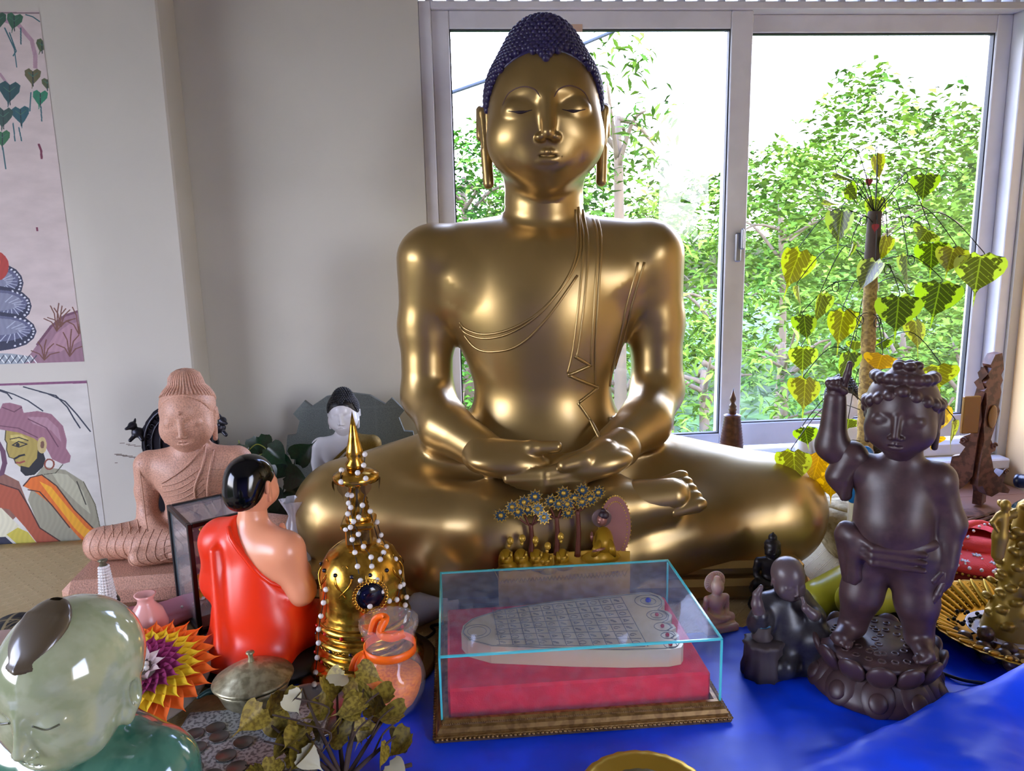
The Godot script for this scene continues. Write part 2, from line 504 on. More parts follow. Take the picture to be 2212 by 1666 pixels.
	hf.ell(V(0.01, 0.988, -0.02), V(0.064, 0.062, 0.064), 0.03)
	var curls := curl_points(hf, V(0.01, 0.867, 0), 0.103, 0.0125, -0.35)
	hf.cut(V(0, -0.62, 0.78), V(0, 0.972, 0.07), 0.004)
	hf.cut(V(0, -1, 0.15), V(0, 0.85, 0), 0.004)
	hf.region(V(-0.13, 0.8, -0.16), V(0.13, 1.07, 0.13), 0.006)
	var hair := later(hf, t, "hair", hairm)
	curls.sort_custom(func(a, b): return a[1].z > b[1].z)
	var cm := ball(0.0073, 10, 5)
	var rest := ST()
	for i in curls.size():
		if i < 300: part(hair, "curl", cm, hairm, curls[i][0])
		else: rest.append_from(cm, 0, Transform3D(Basis(), curls[i][0]))
	part(hair, "back_curls", rest.commit(), hairm).set_meta("kind", "stuff")
	# brows, eyes
	var dark := M("eye_paint", Color(0.16, 0.1, 0.14), 0.4)
	for s in [-1, 1]:
		st = ST()
		lines_on(hd, st, [V(0.01 + 0.012 * s, 0.888, 0), V(0.01 + 0.022 * s, 0.902, 0), V(0.01 + 0.043 * s, 0.908, 0), V(0.01 + 0.066 * s, 0.9, 0), V(0.01 + 0.078 * s, 0.88, 0)], [0.0005, 0.0009, 0.0011, 0.0012, 0.0012, 0.0012, 0.0012, 0.0012, 0.0012, 0.0012, 0.0012, 0.0012, 0.0012, 0.0012, 0.0012, 0.0012, 0.0012, 0.0012, 0.0012, 0.0012, 0.0011, 0.001, 0.0009, 0.0007, 0.0005], V(0, 0, -1), 0.2)
		part(t, "brow", fin(st), M("brow_line", Color(0.35, 0.24, 0.22), 0.5))
		st = ST()
		lines_on(hd, st, [V(0.01 + 0.026 * s, 0.868, 0), V(0.01 + 0.046 * s, 0.8645, 0), V(0.01 + 0.068 * s, 0.868, 0)], [0.0005, 0.0008, 0.0009, 0.001, 0.0018, 0.0026, 0.0028, 0.0026, 0.0018, 0.001, 0.0009, 0.0008, 0.0005], V(0, 0, -1), 0.2)
		part(t, "eye", fin(st), dark)
	# plinth
	st = ST(false)
	bx(st, V(0.0, 0.02, 0.0), V(0.94, 0.04, 0.46), 0.01)
	bx(st, V(0.0, 0.052, 0.0), V(0.92, 0.03, 0.43), 0.01)
	part(t, "plinth", fin(st), gold)

const MURAL_UPPER := [
	["s", "7d6a70", 3, [[-982, 1117], [-801, 1116]]],
	["s", "a98a98", 8, [[-929, 1123], [-844, 1093], [-823, 1064], [-820, 1035], [-823, 1013]]],
	["s", "a98a98", 5, [[-926, 1018], [-893, 1000], [-881, 980]]],
	["f", "2f5f48", 0, [[-849, 1111], [-839, 1114], [-834, 1109], [-838, 1099], [-849, 1091], [-856, 1087], [-860, 1078], [-858, 1087], [-861, 1093], [-865, 1105], [-863, 1114], [-855, 1117]]],
	["s", "20343a", 1.2, [[-851, 1110], [-854, 1082]]],
	["s", "3d6a58", 1, [[-852, 1101], [-860, 1108]]],
	["s", "3d6a58", 1, [[-852, 1101], [-842, 1108]]],
	["f", "2a5240", 0, [[-883, 1112], [-873, 1117], [-866, 1113], [-868, 1102], [-879, 1091], [-885, 1085], [-888, 1075], [-887, 1085], [-892, 1091], [-899, 1102], [-899, 1113], [-890, 1117]]],
	["s", "20343a", 1.2, [[-883, 1111], [-886, 1080]]],
	["s", "3d6a58", 1, [[-884, 1101], [-893, 1109]]],
	["s", "3d6a58", 1, [[-884, 1101], [-873, 1109]]],
	["f", "5c5a3c", 0, [[-829, 1005], [-820, 1010], [-813, 1005], [-816, 995], [-826, 985], [-832, 980], [-835, 971], [-834, 980], [-838, 986], [-845, 997], [-844, 1007], [-836, 1011]]],
	["s", "20343a", 1.2, [[-829, 1004], [-832, 976]]],
	["s", "3d6a58", 1, [[-830, 995], [-838, 1003]]],
	["s", "3d6a58", 1, [[-830, 995], [-820, 1002]]],
	["f", "4a5a3a", 0, [[-801, 1062], [-793, 1064], [-790, 1059], [-794, 1052], [-803, 1046], [-809, 1043], [-813, 1037], [-810, 1044], [-812, 1049], [-815, 1059], [-812, 1066], [-805, 1068]]],
	["s", "20343a", 1.2, [[-804, 1062], [-806, 1039]]],
	["s", "3d6a58", 1, [[-804, 1055], [-811, 1060]]],
	["s", "3d6a58", 1, [[-804, 1055], [-797, 1060]]],
	["f", "4c5638", 0, [[-803, 989], [-797, 992], [-792, 989], [-794, 982], [-800, 975], [-805, 971], [-806, 965], [-806, 971], [-809, 975], [-814, 982], [-814, 989], [-808, 992]]],
	["s", "20343a", 1.2, [[-803, 988], [-805, 968]]],
	["s", "3d6a58", 1, [[-804, 982], [-810, 987]]],
	["s", "3d6a58", 1, [[-804, 982], [-797, 987]]],
	["f", "1e7a5c", 0, [[-819, 963], [-810, 968], [-805, 963], [-808, 953], [-818, 944], [-824, 939], [-827, 931], [-826, 940], [-829, 945], [-835, 956], [-833, 966], [-826, 969]]],
	["s", "20343a", 1.2, [[-820, 962], [-823, 935]]],
	["s", "3d6a58", 1, [[-821, 954], [-829, 961]]],
	["s", "3d6a58", 1, [[-821, 954], [-812, 961]]],
	["f", "1d4a50", 0, [[-877, 979], [-865, 985], [-857, 978], [-861, 965], [-875, 952], [-883, 946], [-887, 935], [-886, 946], [-891, 954], [-898, 969], [-896, 982], [-885, 987]]],
	["s", "20343a", 1.2, [[-878, 978], [-882, 940]]],
	["s", "3d6a58", 1, [[-880, 966], [-890, 975]]],
	["s", "3d6a58", 1, [[-880, 966], [-867, 975]]],
	["f", "1f5560", 0, [[-864, 932], [-854, 938], [-846, 934], [-848, 923], [-857, 910], [-863, 904], [-865, 894], [-866, 904], [-871, 909], [-880, 920], [-881, 931], [-872, 937]]],
	["s", "20343a", 1.2, [[-863, 931], [-866, 899]]],
	["s", "3d6a58", 1, [[-864, 921], [-873, 929]]],
	["s", "3d6a58", 1, [[-864, 921], [-853, 929]]],
	["f", "2b4a44", 0, [[-896, 929], [-885, 935], [-878, 928], [-882, 917], [-894, 905], [-902, 899], [-906, 888], [-905, 899], [-909, 906], [-916, 920], [-914, 932], [-904, 937]]],
	["s", "20343a", 1.2, [[-898, 928], [-901, 893]]],
	["s", "3d6a58", 1, [[-899, 917], [-909, 926]]],
	["s", "3d6a58", 1, [[-899, 917], [-887, 926]]],
	["f", "2c6a44", 0, [[-905, 886], [-896, 891], [-890, 886], [-892, 876], [-902, 865], [-908, 860], [-910, 851], [-910, 860], [-914, 866], [-921, 877], [-921, 887], [-913, 891]]],
	["s", "20343a", 1.2, [[-905, 885], [-909, 855]]],
	["s", "3d6a58", 1, [[-907, 876], [-915, 883]]],
	["s", "3d6a58", 1, [[-907, 876], [-897, 883]]],
	["f", "2a5a48", 0, [[-921, 1057], [-909, 1064], [-901, 1058], [-904, 1046], [-916, 1032], [-924, 1025], [-927, 1014], [-927, 1025], [-932, 1032], [-941, 1046], [-940, 1058], [-930, 1064]]],
	["s", "20343a", 1.2, [[-921, 1056], [-925, 1019]]],
	["s", "3d6a58", 1, [[-922, 1045], [-933, 1054]]],
	["s", "3d6a58", 1, [[-922, 1045], [-909, 1054]]],
	["f", "23505a", 0, [[-940, 968], [-927, 973], [-920, 965], [-926, 953], [-941, 942], [-950, 936], [-955, 925], [-952, 937], [-956, 945], [-962, 961], [-958, 973], [-947, 977]]],
	["s", "20343a", 1.2, [[-942, 967], [-947, 930]]],
	["s", "3d6a58", 1, [[-944, 956], [-954, 965]]],
	["s", "3d6a58", 1, [[-944, 956], [-931, 965]]],
	["s", "33606a", 2, [[-872, 1088], [-859, 1049], [-859, 1013]]],
	["s", "33606a", 2, [[-864, 1079], [-856, 1044], [-863, 1035]]],
	["s", "33606a", 2, [[-828, 1113], [-815, 1109], [-803, 1100]]],
	["s", "33606a", 2, [[-838, 964], [-845, 928]]],
	["s", "33606a", 2, [[-822, 937], [-824, 908]]],
	["s", "33606a", 2, [[-881, 905], [-882, 869]]],
	["s", "33606a", 2, [[-871, 896], [-869, 869]]],
	["s", "33606a", 2, [[-908, 857], [-908, 814]]],
	["s", "33606a", 2, [[-841, 1088], [-845, 1057]]],
	["s", "6d2a44", 4, [[-836, 862], [-833, 850], [-834, 834]]],
	["s", "6d2a44", 3, [[-862, 693], [-862, 687]]],
	["f", "8d6a7a", 0, [[-917, 418], [-894, 445], [-860, 484], [-829, 506], [-786, 519], [-798, 395], [-1130, 397], [-1125, 427]]],
	["s", "6a4458", 5, [[-894, 445], [-860, 484], [-829, 506], [-786, 519]]],
	["f", "a47e8c", 0, [[-882, 429], [-853, 467], [-821, 488], [-788, 495], [-792, 456], [-848, 428]]],
	["f", "252a44", 0, [[-905, 578], [-911, 562], [-924, 549], [-943, 540], [-964, 536], [-985, 538], [-1003, 546], [-1016, 558], [-1021, 573], [-1019, 589], [-1009, 603], [-993, 614], [-973, 621], [-952, 622], [-932, 617], [-916, 607], [-907, 593], [-905, 578]]],
	["f", "565a78", 0, [[-914, 584], [-918, 573], [-929, 564], [-944, 558], [-962, 556], [-980, 557], [-995, 562], [-1006, 571], [-1011, 581], [-1009, 592], [-1002, 601], [-988, 609], [-972, 613], [-954, 614], [-937, 611], [-924, 604], [-915, 594], [-914, 584]]],
	["f", "7c8096", 0, [[-924, 588], [-928, 581], [-936, 575], [-948, 571], [-961, 569], [-975, 570], [-987, 574], [-995, 579], [-999, 586], [-998, 593], [-992, 600], [-982, 605], [-969, 608], [-956, 608], [-943, 606], [-932, 601], [-926, 595], [-924, 588]]],
	["f", "c9ccd6", 0, [[-930, 610], [-932, 608], [-934, 609], [-935, 611], [-933, 613], [-931, 612], [-930, 610]]],
	["f", "c9ccd6", 0, [[-923, 607], [-925, 605], [-927, 605], [-928, 607], [-926, 609], [-924, 609], [-923, 607]]],
	["f", "c9ccd6", 0, [[-917, 602], [-919, 600], [-921, 600], [-922, 602], [-921, 604], [-918, 604], [-917, 602]]],
	["f", "c9ccd6", 0, [[-913, 596], [-914, 594], [-917, 594], [-917, 597], [-916, 599], [-914, 598], [-913, 596]]],
	["f", "c9ccd6", 0, [[-910, 590], [-911, 588], [-913, 589], [-914, 591], [-913, 593], [-911, 593], [-910, 590]]],
	["f", "c9ccd6", 0, [[-908, 584], [-910, 582], [-912, 582], [-913, 584], [-911, 586], [-909, 586], [-908, 584]]],
	["f", "c9ccd6", 0, [[-908, 578], [-910, 576], [-912, 576], [-913, 578], [-911, 580], [-909, 580], [-908, 578]]],
	["f", "c9ccd6", 0, [[-910, 571], [-911, 569], [-914, 569], [-915, 571], [-913, 573], [-911, 573], [-910, 571]]],
	["f", "c9ccd6", 0, [[-913, 565], [-915, 563], [-917, 563], [-918, 565], [-916, 567], [-914, 567], [-913, 565]]],
	["f", "c9ccd6", 0, [[-918, 559], [-919, 557], [-922, 557], [-923, 559], [-921, 561], [-919, 561], [-918, 559]]],
	["f", "c9ccd6", 0, [[-924, 554], [-925, 552], [-928, 552], [-929, 554], [-927, 556], [-925, 556], [-924, 554]]],
	["f", "c9ccd6", 0, [[-931, 550], [-933, 548], [-935, 548], [-936, 550], [-934, 552], [-932, 552], [-931, 550]]],
	["f", "c9ccd6", 0, [[-939, 546], [-941, 544], [-943, 544], [-944, 546], [-942, 548], [-940, 548], [-939, 546]]],
	["s", "aab0c4", 1.6, [[-949, 588], [-935, 601]]],
	["s", "aab0c4", 1.6, [[-945, 587], [-926, 596]]],
	["s", "aab0c4", 1.6, [[-942, 585], [-921, 589]]],
	["s", "aab0c4", 1.6, [[-940, 582], [-918, 582]]],
	["s", "aab0c4", 1.6, [[-939, 580], [-919, 574]]],
	["s", "aab0c4", 1.6, [[-939, 577], [-924, 567]]],
	["s", "aab0c4", 1.6, [[-941, 574], [-931, 561]]],
	["s", "aab0c4", 1.6, [[-944, 572], [-941, 556]]],
	["s", "aab0c4", 1.6, [[-948, 570], [-953, 553]]],
	["s", "aab0c4", 1.6, [[-952, 569], [-966, 552]]],
	["f", "252a44", 0, [[-895, 528], [-902, 512], [-917, 499], [-940, 490], [-966, 486], [-992, 489], [-1015, 497], [-1030, 509], [-1038, 524], [-1035, 540], [-1024, 554], [-1004, 566], [-980, 572], [-954, 573], [-929, 568], [-909, 558], [-897, 544], [-895, 528]]],
	["f", "565a78", 0, [[-903, 534], [-909, 524], [-922, 515], [-942, 509], [-964, 506], [-987, 508], [-1006, 513], [-1021, 522], [-1027, 532], [-1026, 543], [-1016, 553], [-1000, 560], [-979, 565], [-956, 565], [-934, 562], [-917, 555], [-906, 545], [-903, 534]]],
	["f", "7c8096", 0, [[-914, 538], [-918, 531], [-929, 525], [-945, 522], [-963, 520], [-982, 521], [-998, 525], [-1010, 531], [-1015, 538], [-1014, 545], [-1007, 551], [-993, 556], [-976, 559], [-958, 559], [-940, 557], [-926, 552], [-917, 546], [-914, 538]]],
	["f", "c9ccd6", 0, [[-927, 561], [-928, 559], [-930, 559], [-931, 562], [-930, 564], [-928, 563], [-927, 561]]],
	["f", "c9ccd6", 0, [[-918, 557], [-919, 555], [-921, 555], [-922, 558], [-921, 560], [-919, 559], [-918, 557]]],
	["f", "c9ccd6", 0, [[-910, 553], [-912, 551], [-914, 551], [-915, 553], [-913, 555], [-911, 555], [-910, 553]]],
	["f", "c9ccd6", 0, [[-904, 547], [-906, 545], [-908, 545], [-909, 547], [-907, 549], [-905, 549], [-904, 547]]],
	["f", "c9ccd6", 0, [[-900, 541], [-902, 539], [-904, 539], [-905, 541], [-903, 543], [-901, 543], [-900, 541]]],
	["f", "c9ccd6", 0, [[-898, 535], [-900, 533], [-902, 533], [-903, 535], [-901, 537], [-899, 537], [-898, 535]]],
	["f", "c9ccd6", 0, [[-898, 528], [-899, 526], [-902, 526], [-903, 528], [-901, 530], [-899, 530], [-898, 528]]],
	["f", "c9ccd6", 0, [[-900, 521], [-901, 519], [-904, 520], [-904, 522], [-903, 524], [-901, 524], [-900, 521]]],
	["f", "c9ccd6", 0, [[-904, 515], [-905, 513], [-907, 513], [-908, 515], [-907, 517], [-905, 517], [-904, 515]]],
	["f", "c9ccd6", 0, [[-909, 509], [-911, 507], [-913, 507], [-914, 510], [-913, 512], [-910, 512], [-909, 509]]],
	["f", "c9ccd6", 0, [[-917, 504], [-918, 502], [-920, 502], [-921, 504], [-920, 506], [-918, 506], [-917, 504]]],
	["f", "c9ccd6", 0, [[-926, 500], [-927, 498], [-929, 498], [-930, 500], [-929, 502], [-926, 502], [-926, 500]]],
	["f", "c9ccd6", 0, [[-936, 496], [-937, 494], [-939, 494], [-940, 496], [-939, 499], [-936, 498], [-936, 496]]],
	["s", "aab0c4", 1.6, [[-947, 539], [-931, 552]]],
	["s", "aab0c4", 1.6, [[-940, 537], [-919, 546]]],
	["s", "aab0c4", 1.6, [[-934, 535], [-911, 540]]],
	["s", "aab0c4", 1.6, [[-930, 533], [-908, 532]]],
	["s", "aab0c4", 1.6, [[-929, 530], [-909, 524]]],
	["s", "aab0c4", 1.6, [[-929, 527], [-914, 517]]],
	["s", "aab0c4", 1.6, [[-932, 525], [-924, 511]]],
	["s", "aab0c4", 1.6, [[-937, 523], [-937, 506]]],
	["s", "aab0c4", 1.6, [[-944, 521], [-952, 503]]],
	["s", "aab0c4", 1.6, [[-952, 520], [-968, 502]]],
	["f", "252a44", 0, [[-892, 474], [-900, 459], [-917, 446], [-943, 438], [-972, 434], [-1002, 437], [-1028, 445], [-1046, 457], [-1055, 471], [-1053, 487], [-1040, 501], [-1018, 511], [-991, 517], [-961, 518], [-932, 513], [-910, 503], [-896, 489], [-892, 474]]],
	["f", "565a78", 0, [[-901, 480], [-907, 470], [-922, 462], [-944, 456], [-970, 454], [-997, 456], [-1020, 461], [-1036, 470], [-1044, 480], [-1043, 490], [-1032, 499], [-1013, 506], [-989, 510], [-963, 510], [-938, 506], [-917, 500], [-904, 490], [-901, 480]]],
	["f", "7c8096", 0, [[-912, 484], [-917, 478], [-929, 473], [-948, 469], [-970, 468], [-992, 470], [-1011, 473], [-1025, 479], [-1032, 485], [-1031, 492], [-1023, 497], [-1007, 502], [-987, 504], [-964, 504], [-943, 502], [-926, 497], [-915, 491], [-912, 484]]],
	["f", "c9ccd6", 0, [[-929, 506], [-931, 504], [-933, 504], [-934, 506], [-933, 508], [-930, 508], [-929, 506]]],
	["f", "c9ccd6", 0, [[-919, 502], [-921, 500], [-923, 500], [-924, 502], [-922, 504], [-920, 504], [-919, 502]]],
	["f", "c9ccd6", 0, [[-910, 498], [-912, 496], [-914, 496], [-915, 498], [-914, 500], [-911, 500], [-910, 498]]],
	["f", "c9ccd6", 0, [[-903, 492], [-905, 490], [-907, 490], [-908, 492], [-907, 494], [-904, 494], [-903, 492]]],
	["f", "c9ccd6", 0, [[-899, 486], [-900, 484], [-902, 484], [-903, 487], [-902, 489], [-899, 489], [-899, 486]]],
	["f", "c9ccd6", 0, [[-896, 480], [-897, 478], [-900, 478], [-901, 480], [-899, 482], [-897, 482], [-896, 480]]],
	["f", "c9ccd6", 0, [[-896, 474], [-897, 472], [-899, 472], [-900, 474], [-899, 476], [-896, 476], [-896, 474]]],
	["f", "c9ccd6", 0, [[-898, 468], [-899, 466], [-901, 466], [-902, 468], [-901, 470], [-898, 470], [-898, 468]]],
	["f", "c9ccd6", 0, [[-902, 462], [-903, 460], [-906, 460], [-906, 462], [-905, 464], [-903, 464], [-902, 462]]],
	["f", "c9ccd6", 0, [[-908, 456], [-910, 454], [-912, 454], [-913, 456], [-911, 458], [-909, 458], [-908, 456]]],
	["f", "c9ccd6", 0, [[-917, 451], [-918, 449], [-920, 449], [-921, 451], [-920, 453], [-917, 453], [-917, 451]]],
	["f", "c9ccd6", 0, [[-927, 447], [-928, 445], [-930, 445], [-931, 447], [-930, 449], [-927, 449], [-927, 447]]],
	["f", "c9ccd6", 0, [[-938, 444], [-939, 442], [-942, 442], [-943, 444], [-941, 446], [-939, 446], [-938, 444]]],
	["s", "aab0c4", 1.6, [[-952, 483], [-933, 497]]],
	["s", "aab0c4", 1.6, [[-942, 482], [-919, 491]]],
	["s", "aab0c4", 1.6, [[-934, 480], [-910, 485]]],
	["s", "aab0c4", 1.6, [[-929, 478], [-906, 478]]],
	["s", "aab0c4", 1.6, [[-927, 476], [-907, 471]]],
	["s", "aab0c4", 1.6, [[-927, 474], [-913, 464]]],
	["s", "aab0c4", 1.6, [[-931, 472], [-924, 458]]],
	["s", "aab0c4", 1.6, [[-938, 470], [-939, 454]]],
	["s", "aab0c4", 1.6, [[-946, 469], [-956, 451]]],
	["s", "aab0c4", 1.6, [[-956, 468], [-975, 450]]],
	["f", "a8342c", 0, [[-930, 614], [-933, 603], [-939, 594], [-947, 587], [-957, 584], [-965, 585], [-973, 591], [-977, 599], [-979, 610], [-977, 621], [-973, 632], [-966, 640], [-957, 645], [-948, 646], [-940, 642], [-934, 635], [-930, 626], [-930, 614]]],
	["f", "d0603a", 0, [[-946, 622], [-948, 615], [-951, 610], [-955, 606], [-960, 605], [-965, 605], [-969, 608], [-971, 613], [-972, 619], [-971, 625], [-969, 631], [-965, 636], [-960, 639], [-955, 639], [-951, 637], [-948, 633], [-946, 628], [-946, 622]]],
	["f", "8f98a2", 0, [[-908, 414], [-914, 409], [-929, 405], [-952, 403], [-979, 403], [-1007, 404], [-1032, 407], [-1050, 412], [-1059, 416], [-1059, 421], [-1048, 425], [-1029, 428], [-1003, 430], [-976, 429], [-949, 427], [-927, 423], [-912, 419], [-908, 414]]],
	["s", "e2e6e4", 1.6, [[-1031, 426], [-1022, 409]]],
	["s", "3a4250", 1.6, [[-1019, 426], [-1033, 410]]],
	["s", "e2e6e4", 1.6, [[-1017, 425], [-1008, 409]]],
	["s", "3a4250", 1.6, [[-1006, 425], [-1020, 409]]],
	["s", "e2e6e4", 1.6, [[-1004, 425], [-995, 408]]],
	["s", "3a4250", 1.6, [[-993, 425], [-1007, 409]]],
	["s", "e2e6e4", 1.6, [[-991, 425], [-982, 408]]],
	["s", "3a4250", 1.6, [[-979, 424], [-993, 408]]],
	["s", "e2e6e4", 1.6, [[-978, 424], [-968, 408]]],
	["s", "3a4250", 1.6, [[-966, 424], [-980, 408]]],
	["s", "e2e6e4", 1.6, [[-964, 424], [-955, 407]]],
	["s", "3a4250", 1.6, [[-953, 423], [-966, 407]]],
	["s", "e2e6e4", 1.6, [[-951, 423], [-942, 407]]],
	["s", "3a4250", 1.6, [[-939, 423], [-953, 407]]],
	["s", "e2e6e4", 1.6, [[-937, 423], [-928, 406]]],
	["s", "3a4250", 1.6, [[-926, 422], [-940, 407]]],
	["s", "e2e6e4", 1.6, [[-924, 422], [-915, 406]]],
	["s", "3a4250", 1.6, [[-913, 422], [-926, 406]]],
	["s", "e2e6e4", 1.6, [[-911, 422], [-901, 405]]],
	["s", "3a4250", 1.6, [[-899, 421], [-913, 406]]],
	["s", "6a4438", 2, [[-850, 473], [-858, 493], [-873, 501]]],
	["s", "6a4438", 2, [[-850, 473], [-850, 511], [-856, 528]]],
	["s", "6a4438", 2, [[-850, 473], [-843, 515], [-838, 533]]],
	["s", "6a4438", 2, [[-850, 473], [-838, 507], [-825, 521]]],
	["s", "6a4438", 2, [[-850, 473], [-836, 490], [-816, 497]]],
	["s", "6a4438", 2, [[-805, 465], [-813, 486], [-828, 495]]],
	["s", "6a4438", 2, [[-805, 465], [-805, 506], [-811, 524]]],
	["s", "6a4438", 2, [[-805, 465], [-798, 511], [-793, 530]]],
	["s", "6a4438", 2, [[-805, 465], [-792, 501], [-779, 517]]],
	["s", "6a4438", 2, [[-805, 465], [-790, 483], [-771, 490]]],
	["s", "6a4438", 2, [[-884, 411], [-893, 425], [-908, 432]]],
	["s", "6a4438", 2, [[-884, 411], [-886, 439], [-892, 451]]],
	["s", "6a4438", 2, [[-884, 411], [-879, 442], [-874, 455]]],
	["s", "6a4438", 2, [[-884, 411], [-873, 435], [-860, 446]]],
	["s", "6a4438", 2, [[-884, 411], [-870, 423], [-851, 427]]],
	["s", "6a4438", 2, [[-830, 417], [-838, 436], [-854, 444]]],
	["s", "6a4438", 2, [[-830, 417], [-831, 454], [-837, 470]]],
	["s", "6a4438", 2, [[-830, 417], [-823, 458], [-819, 476]]],
	["s", "6a4438", 2, [[-830, 417], [-818, 450], [-805, 463]]],
	["s", "6a4438", 2, [[-830, 417], [-816, 433], [-796, 440]]],
	["s", "6a4438", 2, [[-841, 482], [-850, 497], [-865, 503]]],
	["s", "6a4438", 2, [[-841, 482], [-843, 511], [-849, 523]]],
	["s", "6a4438", 2, [[-841, 482], [-836, 514], [-832, 527]]],
	["s", "6a4438", 2, [[-841, 482], [-830, 507], [-817, 518]]],
	["s", "6a4438", 2, [[-841, 482], [-827, 495], [-808, 499]]]]
const MURAL_LOWER := [
	["s", "7a4a6a", 6, [[-1136, 361], [-800, 359]]],
	["s", "2a3040", 2.6, [[-1041, 358], [-984, 348], [-957, 337], [-930, 322], [-902, 298]]],
	["s", "2a3040", 2.6, [[-935, 353], [-889, 337], [-852, 317], [-831, 287], [-807, 247]]],
	["s", "2a3040", 2.6, [[-903, 341], [-870, 331], [-849, 304], [-838, 277], [-828, 256]]],
	["s", "2a3040", 2.6, [[-985, 346], [-971, 340], [-963, 327]]],
	["f", "1f2238", 0, [[-1192, 64], [-1030, 22], [-987, -31], [-954, -89], [-942, -187], [-1229, -169]]],
	["f", "7d5548", 0, [[-1164, 181], [-1010, 163], [-974, 139], [-962, 84], [-1007, 43], [-1182, 63]]],
	["f", "c8c4a8", 0, [[-1177, 95], [-1022, 82], [-984, 30], [-992, 9], [-1032, 11], [-1187, 31]]],
	["f", "b5a840", 0, [[-991, 31], [-971, 19], [-948, -22], [-976, -35], [-1017, 16]]],
	["f", "8d8a76", 0, [[-918, 171], [-872, 161], [-836, 132], [-817, 77], [-812, 10], [-809, -35], [-888, -48], [-941, 17], [-960, 95], [-938, 148]]],
	["f", "a5a38c", 0, [[-902, 157], [-868, 150], [-840, 111], [-830, 55], [-852, 79], [-887, 124]]],
	["s", "3a3830", 2, [[-850, 133], [-837, 78]]],
	["s", "57543f", 1.5, [[-836, 132], [-817, 77], [-812, 10], [-809, -35]]],
	["f", "c8602a", 0, [[-895, -25], [-866, -38], [-860, -89], [-868, -180], [-988, -184], [-960, -94], [-926, -45]]],
	["f", "5c3a58", 0, [[-897, -37], [-866, -38], [-855, -78], [-869, -123], [-885, -87]]],
	["f", "574a50", 0, [[-990, -53], [-941, -22], [-913, -41], [-943, -78], [-983, -87]]],
	["f", "c8641e", 0, [[-966, 128], [-948, 147], [-923, 152], [-895, 125], [-864, 68], [-829, 22], [-800, 7], [-818, -37], [-840, -30], [-870, 13], [-912, 82], [-943, 114]]],
	["f", "d79a1e", 0, [[-930, 137], [-907, 123], [-878, 74], [-844, 23], [-830, 11], [-838, -17], [-869, 24], [-908, 95]]],
	["s", "40201c", 2.4, [[-966, 128], [-948, 147], [-923, 152], [-895, 125], [-864, 68], [-829, 22]]],
	["s", "40201c", 2.4, [[-957, 119], [-933, 113], [-910, 79], [-879, 25]]],
	["f", "9a4a30", 0, [[-1167, 159], [-1014, 136], [-977, 120], [-962, 84], [-944, 28], [-903, -7], [-890, -31], [-917, -38], [-946, -23], [-974, 30], [-1003, 75], [-1174, 117]]],
	["s", "3a1a18", 2.4, [[-1014, 136], [-977, 120], [-962, 84], [-944, 28], [-903, -7], [-890, -31], [-917, -38], [-946, -23]]],
	["f", "9c8a44", 0, [[-985, 259], [-990, 236], [-987, 228], [-990, 213], [-987, 196], [-977, 192], [-975, 181], [-965, 171], [-946, 164], [-922, 185], [-912, 217], [-922, 235], [-940, 247], [-963, 256]]],
	["f", "b8a860", 0, [[-977, 246], [-955, 247], [-941, 236], [-962, 229], [-977, 233]]],
	["f", "14161e", 0, [[-965, 175], [-948, 170], [-928, 191], [-923, 214], [-914, 206], [-911, 188], [-918, 171], [-939, 153], [-958, 151], [-967, 163]]],
	["s", "14161e", 4, [[-977, 191], [-964, 198], [-954, 200]]],
	["s", "8a4038", 4, [[-975, 183], [-966, 182], [-956, 185]]],
	["s", "2a2420", 2, [[-979, 237], [-960, 240], [-942, 232]]],
	["s", "1a1a20", 2, [[-976, 223], [-962, 231], [-945, 224], [-963, 218], [-976, 223]]],
	["f", "1a1a20", 0, [[-961, 223], [-962, 220], [-965, 219], [-968, 221], [-969, 224], [-967, 226], [-964, 228], [-962, 226], [-961, 223]]],
	["s", "3a3420", 1.6, [[-985, 259], [-990, 236], [-987, 228], [-990, 213], [-987, 196], [-977, 192], [-975, 181]]],
	["f", "8d6270", 0, [[-1125, 310], [-991, 304], [-983, 318], [-969, 319], [-945, 311], [-943, 295], [-913, 298], [-885, 290], [-864, 262], [-860, 230], [-864, 211], [-856, 193], [-860, 179], [-875, 175], [-896, 187], [-905, 213], [-927, 236], [-959, 251], [-997, 260], [-1132, 263]]],
	["f", "a07a86", 0, [[-935, 286], [-896, 283], [-875, 258], [-872, 226], [-890, 253], [-927, 270]]],
	["s", "623c4c", 2, [[-996, 268], [-958, 261], [-921, 238]]],
	["s", "623c4c", 2, [[-935, 281], [-899, 259], [-880, 215]]],
	["s", "623c4c", 2, [[-985, 309], [-962, 298], [-945, 308]]],
	["f", "b3a06c", 0, [[-904, 220], [-906, 213], [-908, 207], [-912, 203], [-916, 201], [-919, 202], [-922, 205], [-924, 210], [-924, 217], [-923, 224], [-921, 230], [-918, 236], [-914, 238], [-911, 239], [-907, 237], [-905, 233], [-904, 227], [-904, 220]]],
	["f", "6a4a3a", 0, [[-909, 221], [-910, 218], [-911, 215], [-912, 213], [-914, 213], [-915, 213], [-916, 214], [-917, 217], [-917, 220], [-916, 223], [-916, 226], [-914, 228], [-913, 229], [-911, 229], [-910, 229], [-909, 227], [-909, 224], [-909, 221]]],
	["s", "7a3c2c", 3, [[-894, 175], [-896, 170], [-900, 166], [-904, 164], [-909, 165], [-912, 168], [-914, 173], [-913, 179], [-910, 184], [-906, 187], [-901, 187], [-897, 185], [-894, 181], [-894, 175]]],
	["s", "4a4838", 1.6, [[-918, 153], [-893, 155], [-875, 174]]],
	["s", "5c3a50", 10, [[-1006, 232], [-998, 210], [-998, 183], [-1007, 160], [-1042, 148]]]]
